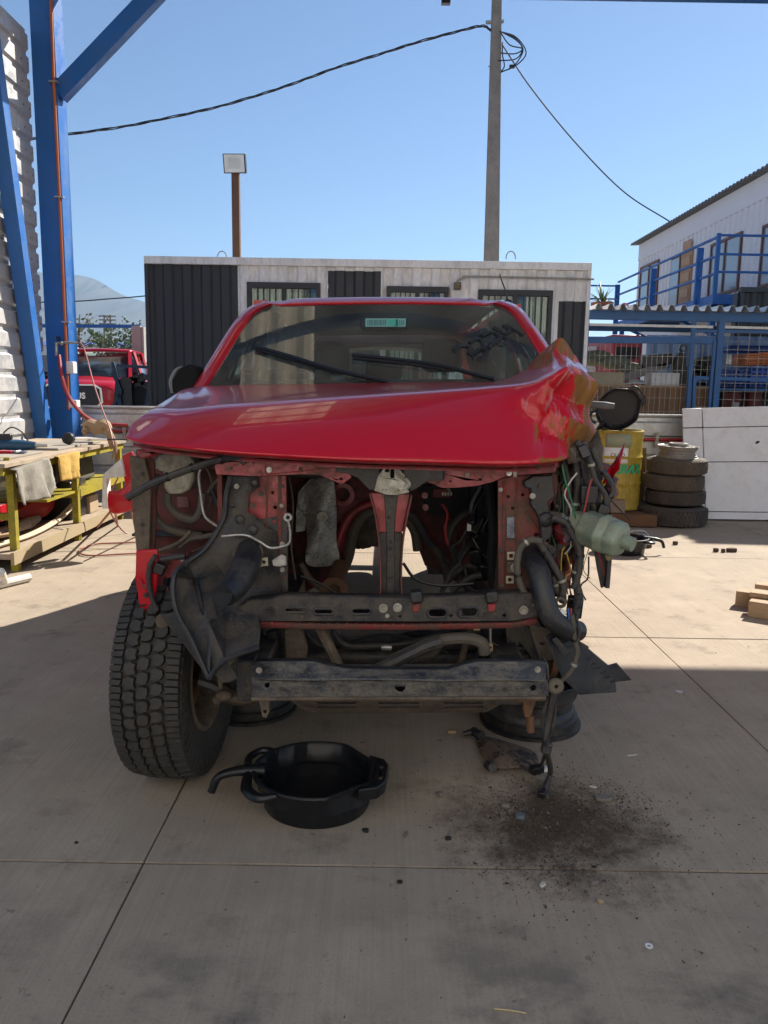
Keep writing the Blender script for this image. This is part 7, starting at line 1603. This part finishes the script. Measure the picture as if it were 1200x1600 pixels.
# bolts, clips and spot welds over the bare front structure
for x, y, Y_, r_ in ((408, 772, 2.44, .006), (440, 760, 2.44, .005), (440, 790, 2.44, .005), (441, 850, 2.438, .006), (441, 890, 2.438, .006), (404, 905, 2.375, .008), (425, 915, 2.42, .006), (395, 790, 2.425, .006), (370, 760, 2.42, .006), (782, 765, 2.44, .005), (783, 860, 2.44, .006), (784, 915, 2.44, .006), (845, 760, 2.40, .006), (832, 775, 2.40, .007), (852, 850, 2.40, .006), (612, 905, 2.404, .006), (612, 930, 2.404, .005), (472, 964, 2.325, .005), (530, 965, 2.325, .005), (605, 962, 2.325, .005), (760, 960, 2.325, .006), (835, 945, 2.32, .006), (405, 1047, 2.21, .007), (480, 1046, 2.215, .005), (745, 1046, 2.215, .005), (840, 1046, 2.21, .007), (440, 1077, 2.205, .005), (520, 1078, 2.205, .004), (720, 1078, 2.205, .004), (790, 1078, 2.205, .005), (228, 930, 2.395, .006), (226, 960, 2.395, .005), (262, 880, 2.455, .005), (285, 875, 2.455, .004), (222, 740, 2.515, .005), (222, 820, 2.515, .005), (470, 733, 2.405, .005), (360, 732, 2.405, .005), (730, 742, 2.405, .005), (840, 731, 2.405, .006)):
    c = P(x, y, Y_); b = B(); b.cyl(c, c+Vector((0, -.003, 0)), r_*1.35, n=12); b.cyl(c+Vector((0, -.003, 0)), c+Vector((0, -.008, 0)), r_*.85, n=6); b.obj('bolt', random.choice((m_zinc, m_frame, m_mud, m_frame, m_mud)), TK)
b = B()
for k in range(30):
    x = 396+k*14.6; c = P(x, 973.6+2.2*math.sin((x-396)/140), 2.323); b.cyl(c, c+Vector((0, -.0012, 0)), .0035, n=8)
for k in range(9): c = P(445, 750+k*19, 2.437); b.cyl(c, c+Vector((0, -.001, 0)), .003, n=8)
for k in range(9): c = P(781.5, 760+k*18, 2.449); b.cyl(c, c+Vector((0, -.001, 0)), .003, n=8)
kind(b.obj('spot_weld', m_redb, TK), 'stuff')
for x, y in ((300, 731), (262, 745), (345, 718)): c = P(x, y, 2.40); tie(c, P(x+6, y-2.5, 2.40)-c, .012, m_blkc)
for pts, Y_ in (([(345, 745), (352, 790), (340, 840), (300, 862)], 2.6), ([(300, 718), (322, 730), (332, 760), (326, 800)], 2.62), ([(452, 745), (458, 790), (455, 850), (462, 905)], 2.7), ([(470, 900), (500, 912), (530, 930), (545, 936)], 2.8), ([(630, 880), (650, 905), (690, 915), (740, 912)], 2.7), ([(545, 1000), (600, 992), (650, 1000), (700, 1020)], 2.5), ([(455, 1000), (490, 1020), (540, 1028), (600, 1022)], 2.55), ([(640, 985), (690, 980), (740, 990), (780, 1010)], 2.45)):
    pipe(pts, Y_, random.uniform(.003, .006), 'thin_line', random.choice((m_rub, m_hosed, m_blkc)), n=6)
for k in range(16):
    x0 = random.uniform(868, 935); pts = [(x0, random.uniform(695, 715))]
    for j in range(4): pts.append((pts[-1][0]+random.uniform(-9, 8), pts[-1][1]+random.uniform(18, 34)))
    pipe(pts, random.uniform(2.45, 2.62), random.uniform(.004, .011), 'torn_loom', random.choice((m_rub, m_blkd, m_dark, m_hosed)), n=6, k=4)
def shard(pts, Y, mat, name='torn_wing', th=.004, seed=0):
    r2 = random.Random(seed); q = [(x, y, Y+r2.uniform(-.05, .05)) for x, y in pts]; n = len(q); c = (sum(p[0] for p in q)/n, sum(p[1] for p in q)/n, Y-.03)
    b = B(); ring = LP(q, Y); mid = [P(*[(a+bb)/2 for a, bb in zip(p, c)]) + Vector((r2.uniform(-.006, .006), r2.uniform(-.03, .02), r2.uniform(-.006, .006))) for p in q]
    b.add(ring+mid+[P(*c)], [(i, (i+1) % n, n+(i+1) % n, n+i) for i in range(n)]+[(n+i, n+(i+1) % n, 2*n) for i in range(n)]); b.obj(name, mat, TK, solid=th, smooth=15)
shard([(862, 735), (878, 718), (900, 708), (906, 735), (898, 770), (900, 800), (886, 825), (878, 790), (868, 765)], 2.52, m_mud, seed=1)
shard([(872, 738), (880, 745), (890, 762), (892, 790), (889, 812), (884, 806), (882, 775), (874, 752)], 2.47, m_red, seed=2)
shard([(905, 700), (928, 688), (938, 715), (934, 760), (922, 800), (910, 812), (906, 770), (912, 740)], 2.56, m_blkd, seed=3)
shard([(942, 756), (950, 735), (960, 722), (976, 692), (968, 730), (952, 752)], 2.5, m_red, seed=4)
shard([(944, 762), (955, 742), (966, 748), (962, 760), (966, 772), (950, 790), (946, 775)], 2.52, m_redb, seed=5)
shard([(895, 800), (912, 790), (920, 810), (905, 835), (893, 822)], 2.5, m_red, seed=6)
shard([(862, 822), (878, 818), (890, 840), (884, 852), (868, 848)], 2.46, m_redd, seed=7)
shard([(876, 860), (890, 850), (900, 872), (898, 930), (906, 900), (912, 850), (902, 842), (884, 880), (876, 895)], 2.48, m_redb, seed=8)
shard([(852, 840), (870, 850), (876, 900), (884, 940), (866, 920), (856, 880)], 2.50, m_redb, seed=9)
shard([(856, 742), (868, 745), (874, 800), (876, 850), (866, 830), (860, 790)], 2.52, m_mud, seed=10)
shard([(905, 740), (918, 750), (922, 790), (912, 830), (902, 800)], 2.60, m_dark, seed=11)
shard([(880, 700), (905, 690), (918, 698), (908, 720), (888, 725)], 2.42, m_mud, seed=12)
shard([(918, 695), (934, 672), (942, 700), (938, 735), (928, 720)], 2.50, m_mud, seed=13)
b = B(); b.cyl((.55, 2.62, 1.0), (.55, 3.3, 1.05), .05, n=10); b.obj('bent_rail', m_redb, TK)
for x, y, sx, sz in ((919, 772, .05, .055), (898, 948, .045, .07), (879, 935, .02, .03), (912, 706, .03, .04), (940, 800, .03, .05)):
    b = B(); b.box(P(x, y, 2.39), (sx, .03, sz), (random.uniform(-.3, .3), random.uniform(-.4, .4), 0)); b.obj('loom_connector', m_blkc, TK, bevel=.004)
b = B(); b.box(P(878, 958, 2.30), (.022, .012, .022), (0, .5, 0)); b.obj('white_plug', m_white, TK, bevel=.002)
b = B(); b.lathe([(.010, -.005), (.018, -.005), (.018, .005), (.010, .005)], 14, Matrix.Translation(P(876, 941, 2.34)) @ Matrix.Rotation(R(90), 4, 'X'), closed=True); b.obj('ring_terminal', m_hosed, TK)
# coolant tank
c0, c1 = P(893, 816, 2.42), P(975, 846, 2.30); ax = (c1-c0).normalized()
tmt = Matrix.Translation(c0) @ ax.to_track_quat('Z', 'Y').to_matrix().to_4x4(); Lr = (c1-c0).length
prof = [(0, 0), (.030, 0), (.040, .006), (.042, Lr*.2), (.043, Lr*.23), (.052, Lr*.25), (.054, Lr*.28), (.055, Lr*.55), (.059, Lr*.57), (.059, Lr*.61), (.056, Lr*.63), (.056, Lr*.72), (.054, Lr*.73), (.054, Lr*.75), (.055, Lr*.76), (.053, Lr*.92), (.046, Lr*.97), (.03, Lr*1.0), (0, Lr)]
def hexr(a, r, z): k = 1+.05*math.cos(6*a)*(r > .035); return Vector((r*k*math.cos(a), r*k*math.sin(a), z))
b = B(); b.lathe(prof, 48, tmt, rfun=hexr); ctk = b.obj('coolant_tank', m_resv, TK, smooth=50, label='pale green coolant tank hanging out to the right')
b = B(); b.tube([c1, c1+ax*.03], [.022, .022], 12, smooth=False); b.obj('tank_cap', m_resv, ctk)
b = B(); cc = tmt @ Vector((0, -.052, Lr*.80)); b.ball(cc, .018, 8, (.7, .5, 1.3)); b.obj('level_mark', M('ochre_mark', (.22, .18, .08), .6), ctk)
b = B(); b.tube([c0-ax*.05, c0-ax*.0], .016, 12, smooth=False); b.tube([c0-ax*.035, c0-ax*.02], .021, 14, smooth=False); b.obj('tank_clip', m_steel, ctk)
pipe([(850, 806), (868, 808), (884, 812)], 2.44, .018, 'tank_hose', m_hosed)
b = B(); b.prism(LP([(927, 848), (951, 852), (948, 890), (946, 916), (940, 919), (934, 890)], 2.38), (.0, .012, 0)); b.bar(P(951, 852, 2.38), P(946, 916, 2.38), .012, .05); b.obj('hanging_bracket', m_blk, TK)
pipe([(943, 770), (957, 784), (972, 800), (985, 812)], 2.5, .0025, 'loose_wire', m_rub, n=5)
# ribbed liner torn off and hanging at the right
lin = [(850, 994, 2.30), (870, 984, 2.32), (905, 1002, 2.38), (950, 1040, 2.46), (963, 1036, 2.47), (987, 1063, 2.52), (961, 1066, 2.47), (963, 1082, 2.46), (905, 1086, 2.36), (878, 1060, 2.31)]
b = B(); b.prism(LP(lin, 2.4), (.003, .008, .0)); lo_ = b.obj('wheel_arch_liner', m_blk, TK, bevel=.002, label='black ribbed wheel arch liner torn loose and dangling')
b = B()
for k in range(12):
    t = k/11; a = Vector((852+(905-852)*t*1.6, 996+(1005-996)*t*8.0, 0)); c = Vector((872+t*92, 988+t*76, 0))
    Ya = 2.30+(a.x-850)*.0016; Yc = 2.32+(c.x-870)*.00165; b.bar(P(a.x+4, min(a.y, 1084), Ya-.004), P(c.x-2, c.y, Yc-.004), .003, .004)
for k in range(7):
    t = k/6; a = (862+t*22, 998+t*-8); c = (900+t*52, 1080-t*16); b.bar(P(a[0], a[1], 2.30+(a[0]-850)*.0016-.005), P(c[0], c[1], 2.30+(c[0]-850)*.0016-.005), .003, .004)
b.obj('liner_rib', m_blkc, lo_, smooth=0)
plate([(862, 1000), (870, 995), (892, 1020), (884, 1028)], 2.30, .012, 'liner_clip', m_blk)
plate([(900, 1003), (904, 1001), (921, 1011), (919, 1015)], 2.36, .006, 'loose_strip', m_blkd)
# loom dropping to the floor
gE = G(848, 1240, .012); gE2 = G(838, 1207, .02)
b = B(); b.tube([P(866, 1072, 2.24), P(862, 1095, 2.24), P(856, 1130, 2.26), P(852, 1165, 2.28), G(860, 1205, .05), gE], .0095, 8); b.tube([P(866, 1072, 2.25), P(850, 1110, 2.25), P(848, 1130, 2.27), P(853, 1165, 2.29), G(846, 1195, .05), gE2], .006, 8); b.tube([P(868, 1074, 2.26), P(866, 1120, 2.27), P(858, 1150, 2.28), P(853, 1170, 2.29)], .006, 6); b.obj('hanging_loom', m_blkd, TK)
b = B(); b.lathe([(.006, -.012), (.018, -.012), (.024, -.006), (.024, .006), (.018, .012), (.006, .012)], 16, Matrix.Translation(P(868, 1072, 2.22)) @ Matrix.Rotation(R(75), 4, 'X'), closed=True); b.obj('grommet', M('tan_rubber', (.10, .085, .06), .7), TK)
b = B(); b.box(P(854, 1168, 2.28), (.03, .025, .035), (0, .2, 0)); b.obj('loom_tape', m_blkd, TK, bevel=.004)
b = B(); b.box(gE2+Vector((0, 0, .012)), (.05, .03, .026), (0, 0, .5)); b.obj('plug', m_blkc, TK, bevel=.003)
b = B(); b.box(gE2+Vector((.03, .01, .008)), (.022, .018, .014), (0, 0, .5)); b.obj('white_plug', m_white, TK)
b = B(); b.box(gE+Vector((0, 0, .003)), (.022, .045, .02), (0, 0, -.4)); b.obj('plug', m_blkc, TK, bevel=.003)
